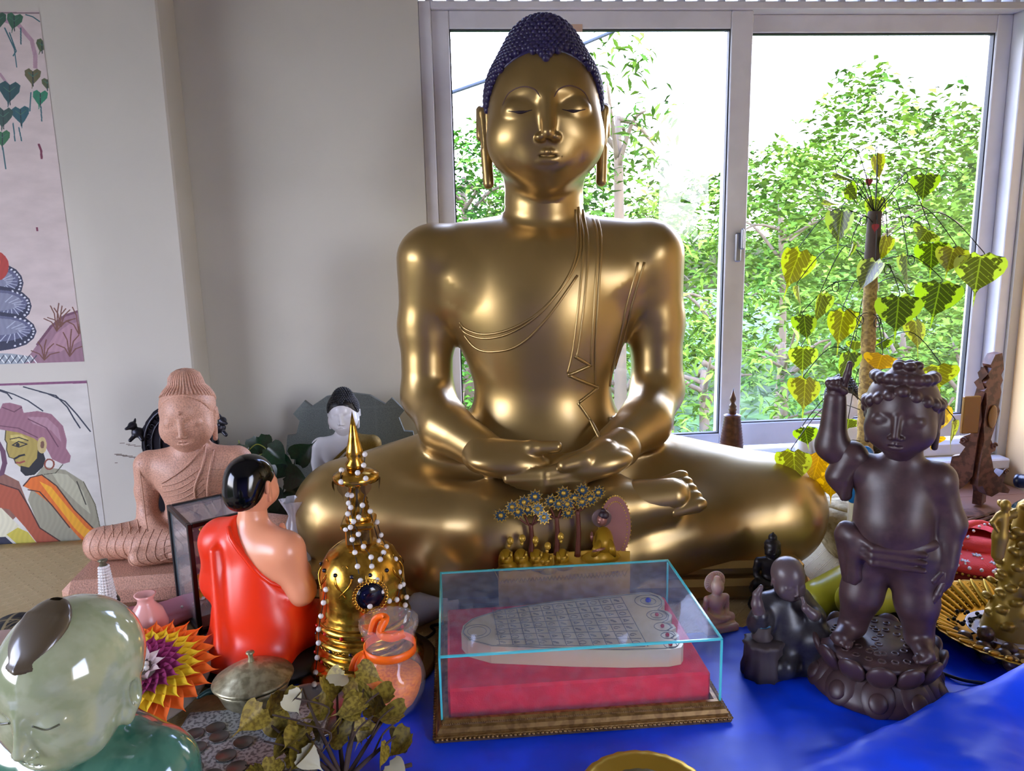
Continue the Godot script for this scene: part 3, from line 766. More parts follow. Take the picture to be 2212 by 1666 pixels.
func fill_poly(im: Image, pts: PackedVector2Array, c: Color) -> void:
	var lo := INF
	var hi := -INF
	for p in pts:
		lo = minf(lo, p.y)
		hi = maxf(hi, p.y)
	for y in range(maxi(0, int(lo)), mini(im.get_height() - 1, int(hi)) + 1):
		var xs: Array[float] = []
		for i in pts.size():
			var a := pts[i]
			var b := pts[(i + 1) % pts.size()]
			if (a.y <= y + 0.5) != (b.y <= y + 0.5): xs.append(a.x + (y + 0.5 - a.y) / (b.y - a.y) * (b.x - a.x))
		xs.sort()
		for i in range(0, xs.size() - 1, 2):
			var x0 := maxi(0, int(xs[i]))
			var x1 := mini(im.get_width(), int(xs[i + 1]) + 1)
			for x in range(x0, x1): im.set_pixel(x, y, c * (0.975 + 0.05 * fposmod(sin(x * 0.37 + y * 0.091 + sin(y * 0.05) * 3.0) * 0.5 + 0.5, 1.0)))
func stroke(im: Image, pts: PackedVector2Array, w: float, c: Color) -> void:
	for i in pts.size() - 1:
		var d := (pts[i + 1] - pts[i]).normalized()
		var n := d.orthogonal() * w * 0.5
		d *= w * 0.3
		fill_poly(im, PackedVector2Array([pts[i] - n - d, pts[i] + n - d, pts[i + 1] + n + d, pts[i + 1] - n + d]), c)
func paint(shapes: Array, x0: float, y1: float, w: float, h: float, ground: Color, seed_: int) -> ImageTexture:
	var s := 1.5   # pixels per millimetre
	var im := Image.create(int(w * s), int(h * s), true, Image.FORMAT_RGB8)
	var n := FastNoiseLite.new()
	n.seed = seed_
	n.frequency = 0.012
	for y in im.get_height():
		for x in im.get_width(): im.set_pixel(x, y, ground * (1.0 + 0.06 * n.get_noise_2d(x * 0.6, y * 1.4)))
	for sh in shapes:
		var pts := PackedVector2Array()
		for p in sh[3]: pts.append(Vector2(p[0] - x0, y1 - p[1]) * s)
		if sh[0] == "f": fill_poly(im, pts, Color(sh[1]))
		else: stroke(im, pts, sh[2] * 0.95 * s, Color(sh[1]))
	im.generate_mipmaps()
	return ImageTexture.create_from_image(im)
func build_murals() -> void:
	# brown scuffs rubbed into the paint of the pillar
	var sc := ST(false)
	for i in 26:
		var x := -0.76 + 0.085 * fposmod(i * 0.618, 1.0)
		var y := 0.172 + 0.022 * fposmod(i * 0.377, 1.0) + (0.03 if i > 19 else 0.0)
		bx(sc, V(x, y, -1.7398), V(0.006 + 0.014 * fposmod(i * 0.71, 1.0), 0.0012, 0.0006))
	var scuffs := part(self, "wall_scuffs", fin(sc), M("scuff", Color(0.42, 0.34, 0.3), 0.9))
	tag(scuffs, "brown scuff marks on the white pillar beside the painted man", "marks", "", "stuff")
	for k in 2:
		var y0 := 0.4045 if k == 0 else -0.1
		var y1 := 1.12 if k == 0 else 0.362
		var m := M("mural_%d" % k, Color(1, 1, 1), 0.6)
		m.albedo_texture = paint(MURAL_UPPER if k == 0 else MURAL_LOWER, -1150, y1 * 1000, 349, (y1 - y0) * 1000, Color("c6b9b6") if k == 0 else Color("c4c1bb"), k)
		var st := SurfaceTool.new()
		st.begin(Mesh.PRIMITIVE_TRIANGLES)
		st.set_normal(Vector3.BACK)
		for q in [[0, 1], [0, 0], [1, 0], [0, 1], [1, 0], [1, 1]]:
			st.set_uv(Vector2(q[0], q[1]))
			st.add_vertex(V(-1.15 + 0.349 * q[0], lerpf(y1, y0, q[1]), -1.7392))
		var o := part(self, "wall_mural", st.commit(), m)
		tag(o, "wall painting of bodhi leaves, coiled dark snake and pink hill" if k == 0 else "wall painting of a bearded man in a mauve turban and orange sash", "mural")

# ---------------------------------------------------------------- seated figures: h = height of the shoulders over the seat, w = half the width over the arms, k = half the width over the knees
func seated_field(f: Field, y: float, h: float, w: float, k: float, o := {}) -> void:
	var P := func(a: float, b: float, c: float) -> Vector3: return V(a * w, y + b * h, c * w)
	f.ell(P.call(0, 0.76, 0), V(0.7 * w, 0.27 * h, 0.42 * w), 0.1 * w)
	f.ell(P.call(0, 0.48, 0), V(0.52 * w, 0.34 * h, 0.36 * w), 0.25 * w)
	f.ell(P.call(0, 0.2, 0), V(0.75 * w, 0.2 * h, 0.5 * w), 0.25 * w)
	f.cap(P.call(-0.7, 0.88, -0.03), P.call(0.7, 0.88, -0.03), 0.22 * w, 0.22 * w, 0.2 * w)
	f.cap(P.call(0, 0.95, -0.03), P.call(0, 1.25, 0.02), 0.3 * w, 0.24 * w, 0.16 * w)
	for s in [-1, 1]:
		if o.get("skip_arm", 0) == s: continue
		f.chain([P.call(0.78 * s, 0.86, -0.02), P.call(0.83 * s, 0.6, -0.06), P.call(0.84 * s, 0.38, 0.0)], [0.21 * w, 0.19 * w, 0.165 * w], 0.09 * w)
		f.chain([P.call(0.84 * s, 0.38, 0.0), P.call(0.62 * s, 0.27, 0.35), P.call(0.25 * s, 0.22, 0.62)], [0.165 * w, 0.15 * w, 0.11 * w], 0.08 * w)
	var q := 0.17 * h
	for s in [-1, 1]: f.cap(V(0.35 * w * s, y + q * 1.1, 0), V((k - q * 0.95) * s, y + q * 0.9, 0.28 * w), 1.1 * q, 0.92 * q, 0.1 * w)
	f.cap(V(k - q, y + q * 0.8, 0.3 * w), V(-0.45 * k, y + 0.55 * q, 0.74 * w), 0.8 * q, 0.5 * q, 0.1 * w)
	f.cap(V(-k + q, y + q * 0.95, 0.3 * w), V(0.25 * k, y + 1.15 * q, 0.74 * w), 0.85 * q, 0.5 * q, 0.1 * w)
	f.cap(V(0.25 * k, y + 1.15 * q, 0.74 * w), V(0.5 * k, y + 1.25 * q, 0.7 * w), 0.45 * q, 0.38 * q, 0.1 * w)
	f.ell(V(0, y + 0.5 * q, 0.25 * w), V(0.75 * k, 0.7 * q, 0.45 * w), 0.1 * w)
	f.ell(P.call(0.1, 0.2, 0.68), V(0.26 * w, 0.06 * h, 0.16 * w), 0.05 * w)
	for i in 4: f.cap(P.call(0.15, 0.2 - 0.022 * i, 0.72 + 0.03 * i), P.call(-0.33 + 0.02 * i, 0.185 - 0.024 * i, 0.7 + 0.03 * i), 0.055 * w, 0.04 * w, 0.01 * w)
	f.cap(P.call(0.25, 0.26, 0.7), P.call(0.0, 0.26, 0.74), 0.06 * w, 0.045 * w, 0.02 * w)

func build_left() -> void:
	build_clay()
	build_throne_back()
	build_marble()
	build_plant()
	build_glass_case()
	build_orange()
	build_stupa()
	build_vase()
	build_bowl()
	build_flower_plate()
	build_coins()
	build_twig()
	build_child()
	build_left_small()

func build_clay() -> void:
	var clay := M("clay", Color(0.79, 0.59, 0.49), 0.62, 0.0, {"clearcoat_enabled": true, "clearcoat": 0.25, "clearcoat_roughness": 0.35})
	tri(clay, speck(21, 0.15, Color(0.8, 0.8, 0.8), Color(1, 1, 1), 0.25, 0.6, 3), bumps(22, 0.2, 4.0), 7.0, 0.35)
	var t := thing("clay_buddha_statue", "pinkish brown clay seated figure with pleated robe left of the gilded statue", "statue", V(-0.507, 0, -1.49), 3.0)
	var f := Field.new()
	seated_field(f, 0.062, 0.2, 0.112, 0.205)
	f.cap(V(0, 0.25, 0), V(0, 0.3, 0.008), 0.026, 0.026, 0.012)
	f.region(V(-0.23, 0.05, -0.09), V(0.23, 0.3, 0.14), 0.005)
	var hd := Field.new()
	hd.cap(V(0, 0.26, 0.0), V(0, 0.3, 0.008), 0.027, 0.027, 0.01)
	head_field(hd, V(0, 0.328, 0.01), 0.0465, 10.0)
	hd.region(V(-0.065, 0.262, -0.06), V(0.065, 0.4, 0.08), 0.0024)
	f.boxes.append(["join", hd])
	later(f, t, "body", clay)
	# combed hair with a topknot
	var hf := Field.new()
	hf.ell(V(0, 0.349, -0.002), V(0.051, 0.048, 0.055), 0.006)
	hf.ell(V(0, 0.397, -0.004), V(0.03, 0.021, 0.03), 0.008)
	var st := ST()
	var c0 := V(0, 0.352, -0.002)
	for i in 40:
		var a := TAU * i / 40.0
		var pts := []
		for e in 9:
			var el := lerpf(14.0 - 30.0 * maxf(0.0, -cos(a)) + 16.0 * maxf(0.0, cos(a)), 86.0, e / 8.0) * D
			var dir := V(sin(a) * cos(el), sin(el), cos(a) * cos(el))
			pts.append(hf.ray(c0 + dir * 0.1, -dir, 0.12))
		tube(st, pts, 0.0024, 5)
	hf.cut(V(0, -0.55, 0.85), V(0, 0.368, 0.04), 0.002)
	hf.cut(V(0, -1, 0.1), V(0, 0.325, 0), 0.002)
	hf.region(V(-0.06, 0.3, -0.07), V(0.06, 0.425, 0.06), 0.0035)
	var hair := later(hf, t, "hair", clay)
	part(hair, "strands", fin(st), clay)
	part(t, "forehead_mark", ball(0.004, 10, 6), clay, hd.ray(V(0, 0.345, 0.1), V(0, 0, -1), 0.2))
	# pleats of the robe
	st = ST()
	var dn := V(0, 0, -1)
	for i in 12:
		var y := 0.225 - i * 0.0115
		lines_on(f, st, [V(0.028, y + 0.012, 0), V(-0.01, y - 0.012, 0), V(-0.05, y - 0.024, 0)], 0.0012, dn, 0.2, 4, 4)
		lines_on(f, st, [V(0.038, y + 0.004, 0), V(0.07, y + 0.0, 0), V(0.095, y + 0.012, 0)], 0.001, dn, 0.2, 4, 4)
	for l in [[V(0.03, 0.275, 0), V(0.028, 0.24, 0), V(0.012, 0.2, 0), V(0.01, 0.17, 0)], [V(0.045, 0.272, 0), V(0.042, 0.24, 0), V(0.034, 0.2, 0), V(0.03, 0.17, 0)], [V(0.01, 0.17, 0), V(0.024, 0.162, 0), V(0.006, 0.15, 0), V(0.016, 0.14, 0), V(0.008, 0.118, 0)], [V(0.03, 0.275, 0), V(0.0, 0.24, 0), V(-0.05, 0.208, 0)]]:
		lines_on(f, st, l, 0.0024, dn, 0.2, 5, 5)
	for i in 15:
		var x := -0.19 + i * 0.0155
		lines_on(f, st, [V(x, 0.125, 0), V(x - 0.008, 0.1, 0), V(x - 0.004, 0.078, 0), V(x + 0.012, 0.066, 0)], 0.0012, dn, 0.3, 4, 4)
		if i > 5: continue
		lines_on(f, st, [V(x + 0.02, 0, 0.02), V(x + 0.035, 0, 0.06)], 0.0012, V(0, -1, 0), 0.4, 4, 4)
	part(t, "robe_pleats", fin(st), clay)
	st = ST(false)
	bx(st, V(0, 0.03, 0.02), V(0.43, 0.06, 0.235), 0.018)
	part(t, "base", fin(st), clay)

func build_throne_back() -> void:
	var dk := M("dark_silver", Color(0.2, 0.2, 0.23), 0.38, 0.75)
	var t := thing("ornate_throne_back", "dark embossed metal arch standing behind the clay figure", "ornament", V(-0.585, 0.0, -1.655), 4.0)
	var out := []
	for i in 13:
		var a := lerpf(200.0, -20.0, i / 12.0) * D
		out.append([cos(a) * 0.078, 0.232 + sin(a) * 0.092])
	out.append([0.07, 0.0])
	out.append([-0.07, 0.0])
	part(t, "panel", slab(out, 0.012), dk)
	var st := ST()
	for r in [[0.9, 0.0035], [0.72, 0.002], [0.5, 0.0028]]:
		var pts := []
		for i in 25:
			var a := lerpf(205.0, -25.0, i / 24.0) * D
			pts.append(V(cos(a) * 0.078 * r[0], 0.232 + sin(a) * 0.092 * r[0], 0.008))
		tube(st, pts, r[1], 5)
	part(t, "moulding", fin(st), dk)
	for i in 13:                                                      # scrolls between the mouldings
		var a := lerpf(200.0, -20.0, i / 12.0) * D
		var c := V(cos(a) * 0.063, 0.232 + sin(a) * 0.074, 0.0085)
		var pts := []
		for k in 14:
			var b := k * 0.62 + a
			pts.append(c + V(cos(b), sin(b), 0) * (0.0088 - k * 0.0005))
		part(t, "scroll", tubem(pts, 0.0013, 5), dk)
	for s in [-1, 1]:                                                 # crouching beasts on the shoulders of the arch
		var f := Field.new()
		var c := V(0.083 * s, 0.262, 0.002)
		f.ell(c, V(0.013, 0.011, 0.011), 0.004)
		f.ell(c + V(0.008 * s, 0.016, 0.004), V(0.009, 0.009, 0.009), 0.004)
		f.cap(c + V(0.012 * s, 0.014, 0.01), c + V(0.018 * s, 0.012, 0.014), 0.005, 0.003, 0.003)
		f.cap(c + V(0.004 * s, 0.024, 0), c + V(0.002 * s, 0.03, 0), 0.003, 0.0015, 0.002)
		f.cap(c, c + V(0.014 * s, -0.014, 0.01), 0.005, 0.004, 0.003)
		f.cap(c, c + V(-0.01 * s, -0.014, 0.01), 0.006, 0.004, 0.003)
		f.cap(c + V(-0.008 * s, 0, 0), c + V(-0.016 * s, 0.014, 0), 0.004, 0.002, 0.003)
		f.region(c - V(0.03, 0.03, 0.02), c + V(0.03, 0.04, 0.03), 0.0025)
		later(f, t, "beast", dk)

func build_marble() -> void:
	var white := M("marble", Color(0.86, 0.86, 0.88), 0.22)
	var glit := M("gold_glitter", Color(0.62, 0.5, 0.2), 0.4, 0.65)
	tri(glit, speck(31, 0.35, Color(0.35, 0.3, 0.2), Color(1, 1, 0.9), 0.4, 0.6, 2), bumps(32, 0.4, 8.0), 14.0, 0.8)
	var t := thing("marble_buddha_statue", "white marble seated figure with black curls and gold glitter robe", "statue", V(-0.238, 0.0, -1.665), -2.0)
	var y := 0.085
	var f := Field.new()
	seated_field(f, y, 0.145, 0.076, 0.125)
	f.region(V(-0.15, 0.08, -0.07), V(0.15, 0.28, 0.09), 0.0042)
	var hd := Field.new()
	hd.cap(V(0, 0.22, 0.0), V(0, 0.255, 0.003), 0.019, 0.018, 0.01)
	head_field(hd, V(0, 0.282, 0.006), 0.0305, 6.0)
	hd.region(V(-0.045, 0.225, -0.04), V(0.045, 0.32, 0.05), 0.0023)
	f.boxes.append(["join", hd])
	later(f, t, "body", white)
	var r := Field.new()
	seated_field(r, y - 0.0015, 0.148, 0.079, 0.129, {"skip_arm": -1})
	r.cut(V(-0.8, 0.6, 0.12), V(-0.02, 0.175, 0.0), 0.003)
	r.cut(V(0, 1, 0), V(0, 0.238, 0), 0.003)
	r.cut(V(0, 0.2, 1), V(0, 0.12, 0.075), 0.003)
	r.region(V(-0.15, 0.08, -0.08), V(0.15, 0.25, 0.1), 0.0042)
	later(r, t, "robe", glit)
	part(t, "robe_border", tubem(spline([V(0.035, 0.238, 0.03), V(0.0, 0.205, 0.037), V(-0.045, 0.165, 0.036)], 8), 0.0035, 6), glit)
	var blk := M("black_curls", Color(0.06, 0.055, 0.07), 0.35)
	var hf := Field.new()
	hf.ell(V(0, 0.293, 0.0), V(0.033, 0.034, 0.035), 0.004)
	hf.ell(V(0, 0.322, -0.002), V(0.019, 0.016, 0.019), 0.01)
	var cp := curl_points(hf, V(0, 0.282, 0.0), 0.031, 0.0048, -0.2)
	hf.cut(V(0, -0.6, 0.8), V(0, 0.302, 0.03), 0.002)
	hf.cut(V(0, -1, 0.1), V(0, 0.28, 0), 0.002)
	hf.region(V(-0.04, 0.26, -0.045), V(0.04, 0.345, 0.04), 0.003)
	var hair := later(hf, t, "hair", blk)
	var st := ST()
	var cm := ball(0.0028, 6, 3)
	for c in cp: st.append_from(cm, 0, Transform3D(Basis(), c[0]))
	part(hair, "curls", st.commit(), blk).set_meta("kind", "stuff")
	part(t, "pedestal", lathe([[0.0, 0.0], [0.125, 0.0], [0.13, 0.02], [0.115, 0.035], [0.115, 0.05], [0.132, 0.068], [0.13, 0.086], [0.0, 0.087]], 32), glit)
	# speckled board with a notched outline behind it
	var out := []
	for p in [[-0.16, 0.0], [-0.16, 0.05], [-0.14, 0.075], [-0.133, 0.16], [-0.152, 0.165], [-0.145, 0.21], [-0.125, 0.212], [-0.114, 0.245], [-0.128, 0.262], [-0.1, 0.292], [-0.084, 0.278], [-0.05, 0.3], [0, 0.308]]: out.append(p)
	for i in range(11, -1, -1): out.append([-out[i][0], out[i][1]])
	var g := part(self, "halo_board", slab(out, 0.012), tri(M("speckled_board", Color(0.42, 0.45, 0.44), 0.5), speck(35, 0.4, Color(0.25, 0.27, 0.27), Color(1, 1, 1), 0.22, 0.34, 2), null, 9.0), V(-0.24, 0.0, -1.772))
	g.rotation.y = -2 * D
	tag(g, "grey speckled notched halo board standing behind the white marble figure", "board")

func leaf_mesh(l: float, w: float, fold := 0.25, tip := 0.25, curl := 0.0) -> ArrayMesh:   # a heart-shaped leaf hanging down from its stalk at the origin, with ribs and uv
	var st := SurfaceTool.new()
	st.begin(Mesh.PRIMITIVE_TRIANGLES)
	st.set_smooth_group(0)
	var prof := [[-0.1, 0.0, 0.55], [0.0, 0.0, 0.86], [0.1, 0.0, 0.98], [0.22, 0.0, 1.0], [0.38, 0.0, 0.9], [0.55, 0.0, 0.66], [0.7, 0.0, 0.36], [0.8, 0.0, 0.14], [0.9, 0.0, 0.05], [1.0 + tip, 0.0, 0.005]]
	var nx := 8
	var g := []
	for i in prof.size():
		var row := []
		for k in nx + 1:
			var s := (k / float(nx)) * 2.0 - 1.0
			var yy: float = prof[i][0]
			if i == 0: yy = lerpf(0.02, -0.1, 1.0 - absf(absf(s) * 2.0 - 1.0))
			var rib := 0.012 * sin((yy - absf(s) * 0.35) * 34.0) * (1.0 - absf(s)) if i > 0 and i < 8 else 0.0
			row.append([V(s * w * 0.5 * prof[i][2], -yy * l, (absf(s) * fold * w * 0.5 * prof[i][2] + rib * l + curl * l * yy * yy)), Vector2(s * prof[i][2] * 0.5 + 0.5, (yy + 0.1) / (1.1 + tip))])
		g.append(row)
	for i in prof.size() - 1:
		for k in nx:
			for e in [[i, k], [i, k + 1], [i + 1, k + 1], [i, k], [i + 1, k + 1], [i + 1, k]]:
				st.set_uv(g[e[0]][e[1]][1])
				st.add_vertex(g[e[0]][e[1]][0])
	st.index()
	st.generate_normals()
	return st.commit()

func place(parent: Node, called: String, mesh: Mesh, m: Material, at: Vector3, deg: Vector3, sc := 1.0) -> MeshInstance3D:
	var o := part(parent, called, mesh, m, at)
	o.rotation = deg * D
	o.scale = Vector3.ONE * sc
	return o

func build_plant() -> void:
	var t := thing("artificial_plant", "dark green heart-leaved plant beside the marble figure's speckled board", "plant", V(-0.405, 0.0, -1.6))
	var green := M("dark_leaf", Color(0.03, 0.2, 0.1), 0.3)
	tri(green, speck(41, 0.05, Color(0.7, 0.8, 0.7), Color(1, 1, 1), 0.3, 0.7, 3), null, 8.0)
	var lm := leaf_mesh(0.055, 0.055, 0.3, 0.15, 0.2)
	var sp := [[0.0, 0.255, 0.01, 10, 5], [0.02, 0.235, 0.03, 40, 30], [-0.015, 0.235, 0.025, -35, 20], [0.03, 0.2, 0.02, 60, 10], [0.055, 0.175, 0.03, 80, -10], [0.01, 0.2, 0.045, 5, 40], [-0.01, 0.18, 0.05, -20, 15], [0.05, 0.14, 0.02, 60, 20], [0.02, 0.15, 0.05, 20, 10], [0.07, 0.2, 0.0, 130, 0], [0.035, 0.11, 0.04, 20, 0]]
	for s in sp:
		place(t, "leaf", lm, green, V(s[0], s[1], s[2]), V(-15, s[4], s[3]), 1.0)
		part(t, "stem", tubem(spline([V(s[0] * 0.2, 0.03, 0.0), V(s[0] * 0.6, s[1] * 0.6, s[2] * 0.3), V(s[0], s[1], s[2])], 5), 0.0016, 5), green)
	part(t, "tendril", tubem(spline([V(-0.04, 0.25, 0.01), V(-0.03, 0.23, 0.03), V(0.0, 0.225, 0.045), V(0.02, 0.23, 0.03), V(0.0, 0.245, 0.03), V(-0.03, 0.22, 0.03), V(-0.05, 0.215, 0.02)], 6), 0.0012, 5), M("yellow_tendril", Color(0.5, 0.55, 0.2), 0.5))
	part(t, "pot", lathe([[0.0, 0.0], [0.03, 0.0], [0.038, 0.05], [0.036, 0.052], [0.0, 0.045]], 20), M("dark_pot", Color(0.2, 0.2, 0.2), 0.5))
	# plastic bag printed with a heart
	var bag := thing("plastic_bag", "crumpled clear plastic bag with a red heart behind the orange-robed figure", "bag", V(-0.305, 0.0, -1.4))
	var film := M("clear_film", Color(0.95, 0.96, 1.0, 0.4), 0.12)
	film.transparency = BaseMaterial3D.TRANSPARENCY_ALPHA
	var bf := func(a: float, y: float) -> float: return 1.0 + 0.16 * sin(a * 5.0 + y * 60.0) + 0.1 * sin(a * 9.0 - y * 90.0)
	part(bag, "film", lathe([[0.0, 0.0], [0.035, 0.004], [0.038, 0.05], [0.032, 0.1], [0.014, 0.135], [0.008, 0.15], [0.018, 0.172], [0.022, 0.18]], 40, bf), film)
	var hp := []
	for i in 24:
		var a := TAU * i / 24.0
		hp.append([0.0085 * pow(sin(a), 3) * 1.1, (13 * cos(a) - 5 * cos(2 * a) - 2 * cos(3 * a) - cos(4 * a)) * 0.00062])
	part(bag, "printed_heart", slab(hp, 0.001), M("heart_red", Color(0.55, 0.05, 0.08), 0.5), V(0.004, 0.112, 0.037))

func build_glass_case() -> void:
	var t := thing("glass_display_case", "small black-framed glass case with a golden twig behind the orange-robed figure", "case", V(-0.437, 0.0, -1.325), 33.0)
	var blk := M("black_frame", Color(0.06, 0.065, 0.08), 0.35)
	var w := 0.1
	var d := 0.13
	var h := 0.197
	var e := 0.008
	for sx in [-1, 1]:
		for sz in [-1, 1]: part(t, "post", boxm(V(sx * (w - e) / 2, h / 2, sz * (d - e) / 2), V(e, h, e), 0.001), blk)
		for yy in [e / 2, h - e / 2]:
			part(t, "side_rail", boxm(V(sx * (w - e) / 2, yy, 0), V(e, e, d - 2 * e), 0.001), blk)
			part(t, "rail", boxm(V(0, yy, sx * (d - e) / 2), V(w - 2 * e, e, e), 0.001), blk)
	var g := M("case_glass", Color(0.85, 0.92, 0.95, 0.1), 0.02)
	g.transparency = BaseMaterial3D.TRANSPARENCY_ALPHA
	for q in [[V(0, h / 2, d / 2 - e / 2), V(w - e, h - e, 0.002)], [V(-w / 2 + e / 2, h / 2, 0), V(0.002, h - e, d - e)], [V(w / 2 - e / 2, h / 2, 0), V(0.002, h - e, d - e)], [V(0, h - 0.003, 0), V(w - e, 0.002, d - e)]]:
		part(t, "pane", boxm(q[0], q[1]), g)
	part(t, "floor_board", boxm(V(0, e + 0.01, 0), V(w - 2 * e, 0.02, d - 2 * e)), M("case_floor", Color(0.6, 0.56, 0.53), 0.7))
	var st := ST(false)
	bx(st, V(0, h / 2, -d / 2 + 0.006), V(w - 2 * e, h - 2 * e, 0.004))
	var bk := M("case_back", Color(1, 1, 1), 0.6)
	tri(bk, speck(45, 0.02, Color(0.2, 0.27, 0.38), Color(0.66, 0.66, 0.62), 0.42, 0.58, 4), null, 5.0)
	part(t, "back_picture", fin(st), bk)
	# what stands in it
	var c := V(-0.437, 0.0, -1.325)
	var gold := M("gold_leaf_foil", Color(0.85, 0.65, 0.15), 0.3, 0.8)
	var tw := thing("golden_twig", "tiny golden bodhi twig hanging inside the black-framed glass case", "twig", c + V(0, 0.03, 0), 33.0)
	var path := spline([V(-0.01, 0.0, 0.01), V(-0.02, 0.04, 0.03), V(-0.005, 0.09, 0.03), V(-0.02, 0.14, 0.02)], 6)
	part(tw, "stem", tubem(path, 0.0012, 5), gold)
	var lm := leaf_mesh(0.014, 0.012, 0.3, 0.35)
	for i in 22:
		var p: Vector3 = path[2 + i % 16] + V(rng.randf_range(-0.02, 0.02), rng.randf_range(-0.01, 0.015), rng.randf_range(-0.008, 0.015))
		place(tw, "leaf", lm, gold, p, V(rng.randf_range(-30, 20), rng.randf_range(-70, 70), rng.randf_range(-40, 40)), rng.randf_range(0.8, 1.3))
	var wh := M("white_plaster", Color(0.88, 0.88, 0.86), 0.5)
	var sp := part(self, "miniature_stupa", lathe([[0.0, 0.0], [0.024, 0.0], [0.024, 0.004], [0.02, 0.006], [0.02, 0.01], [0.016, 0.012], [0.017, 0.026], [0.013, 0.036], [0.006, 0.04], [0.006, 0.045], [0.003, 0.047], [0.0008, 0.062]], 24), wh, c + V(0.022, 0.0285, 0.012))
	tag(sp, "tiny white dome stupa inside the black-framed glass case", "stupa")
	var fl := thing("white_paper_flower", "white paper flower lying inside the black-framed glass case", "flower", c + V(-0.012, 0.0285, 0.035), 33.0)
	var pm := leaf_mesh(0.016, 0.009, 0.3, 0.05)
	for i in 14: place(fl, "petal", pm, wh, V(0, 0.012, 0), V(-60 - 40 * (i % 3), i * 52, 180), 1.0)

func build_orange() -> void:
	var org := M("orange_robe", Color(0.9, 0.19, 0.05), 0.32)
	var skin := M("painted_skin", Color(0.9, 0.6, 0.45), 0.3)
	var t := thing("praying_monk_statue", "orange-robed praying figure with black hair seen from behind", "statue", V(-0.318, 0.0, -1.165), 152.0)
	var f := Field.new()   # skin: head, neck, bare shoulder and arm
	f.cap(V(0, 0.19, 0), V(0, 0.262, 0.006), 0.026, 0.02, 0.012)
	f.ell(V(-0.02, 0.165, 0.0), V(0.05, 0.055, 0.037), 0.02)
	f.chain([V(-0.062, 0.185, 0.0), V(-0.074, 0.12, 0.012), V(-0.03, 0.122, 0.065), V(-0.006, 0.155, 0.075)], [0.028, 0.022, 0.016, 0.01], 0.015)
	f.chain([V(0.03, 0.122, 0.065), V(0.006, 0.155, 0.075)], [0.014, 0.01], 0.005)
	f.cap(V(-0.06, 0.19, 0.0), V(0.02, 0.2, 0.0), 0.024, 0.024, 0.02)
	f.cap(V(0, 0.15, 0.077), V(0, 0.195, 0.068), 0.009, 0.005, 0.004)
	f.region(V(-0.12, 0.08, -0.06), V(0.1, 0.27, 0.1), 0.0042)
	var hd := Field.new()
	hd.cap(V(0, 0.2, 0.0), V(0, 0.262, 0.006), 0.021, 0.02, 0.01)
	head_field(hd, V(0, 0.285, 0.012), 0.033, 4.0, {"lobe": -0.7})
	hd.region(V(-0.05, 0.2, -0.05), V(0.05, 0.34, 0.06), 0.0025)
	f.boxes.append(["join", hd])
	later(f, t, "body", skin)
	var r := Field.new()
	r.ell(V(0, 0.15, 0), V(0.062, 0.07, 0.046), 0.02)
	r.ell(V(0, 0.07, -0.006), V(0.074, 0.08, 0.058), 0.04)
	r.cap(V(0.06, 0.19, 0), V(0.012, 0.207, -0.006), 0.032, 0.03, 0.03)
	r.chain([V(0.066, 0.182, 0.0), V(0.082, 0.11, 0.012), V(0.04, 0.115, 0.06)], [0.033, 0.032, 0.022], 0.02)
	r.cap(V(0.03, 0.05, 0.01), V(0.085, 0.036, 0.085), 0.05, 0.03, 0.03)
	r.cap(V(-0.03, 0.05, 0.01), V(-0.085, 0.036, 0.085), 0.05, 0.03, 0.03)
	r.ell(V(0, 0.02, -0.045), V(0.085, 0.03, 0.05), 0.03)
	r.chain([V(-0.074, 0.122, 0.012), V(-0.06, 0.106, 0.03)], [0.021, 0.02], 0.02)
	r.cut(V(-0.78, 0.62, 0.0), V(0.015, 0.23, 0.0), 0.006)
	r.cap(V(0.035, 0.19, -0.048), V(0.01, 0.03, -0.075), 0.006, 0.009, 0.02)
	r.region(V(-0.14, 0.0, -0.12), V(0.14, 0.24, 0.14), 0.0042)
	later(r, t, "robe", org)
	var st := ST()
	var ln := []
	for i in 9:
		var q := lerpf(0.0, 1.0, i / 8.0)
		ln.append(r.ray(V(lerpf(0.018, -0.075, q), lerpf(0.226, 0.118, q), -0.2), V(0, 0, 1), 0.4))
	tube(st, ln, 0.0042, 7)
	part(t, "robe_hem", fin(st), org)
	var hf := Field.new()
	hf.ell(V(0, 0.297, 0.003), V(0.0355, 0.036, 0.04), 0.004)
	hf.ell(V(0, 0.275, -0.016), V(0.031, 0.028, 0.024), 0.012)
	hf.cut(V(0, -0.35, 0.94), V(0, 0.305, 0.035), 0.002)
	hf.cut(V(0, -0.9, 0.6), V(0, 0.275, 0.005), 0.002)
	hf.region(V(-0.045, 0.24, -0.05), V(0.045, 0.345, 0.05), 0.0028)
	later(hf, t, "hair", M("black_gloss", Color(0.015, 0.016, 0.03), 0.12))
	part(t, "base", lathe([[0.0, 0.0], [0.12, 0.0], [0.122, 0.012], [0.108, 0.02], [0.0, 0.02]], 30, func(a, _y): return 1.0 + 0.12 * sin(a)), M("dark_base", Color(0.05, 0.06, 0.1), 0.5))
	var ear := thing_face(t, hd)

func thing_face(t: Node3D, hd: Field) -> Node:
	var st := ST()
	for s in [-1, 1]:
		lines_on(hd, st, [V(0.007 * s, 0.284, 0), V(0.014 * s, 0.283, 0), V(0.021 * s, 0.285, 0)], 0.0009, V(0, 0, -1), 0.1, 4, 5)
		lines_on(hd, st, [V(0.004 * s, 0.296, 0), V(0.014 * s, 0.3, 0), V(0.024 * s, 0.295, 0)], 0.0007, V(0, 0, -1), 0.1, 4, 5)
	return part(t, "painted_eyes", fin(st), M("eye_paint", Color(0.16, 0.1, 0.14), 0.4))

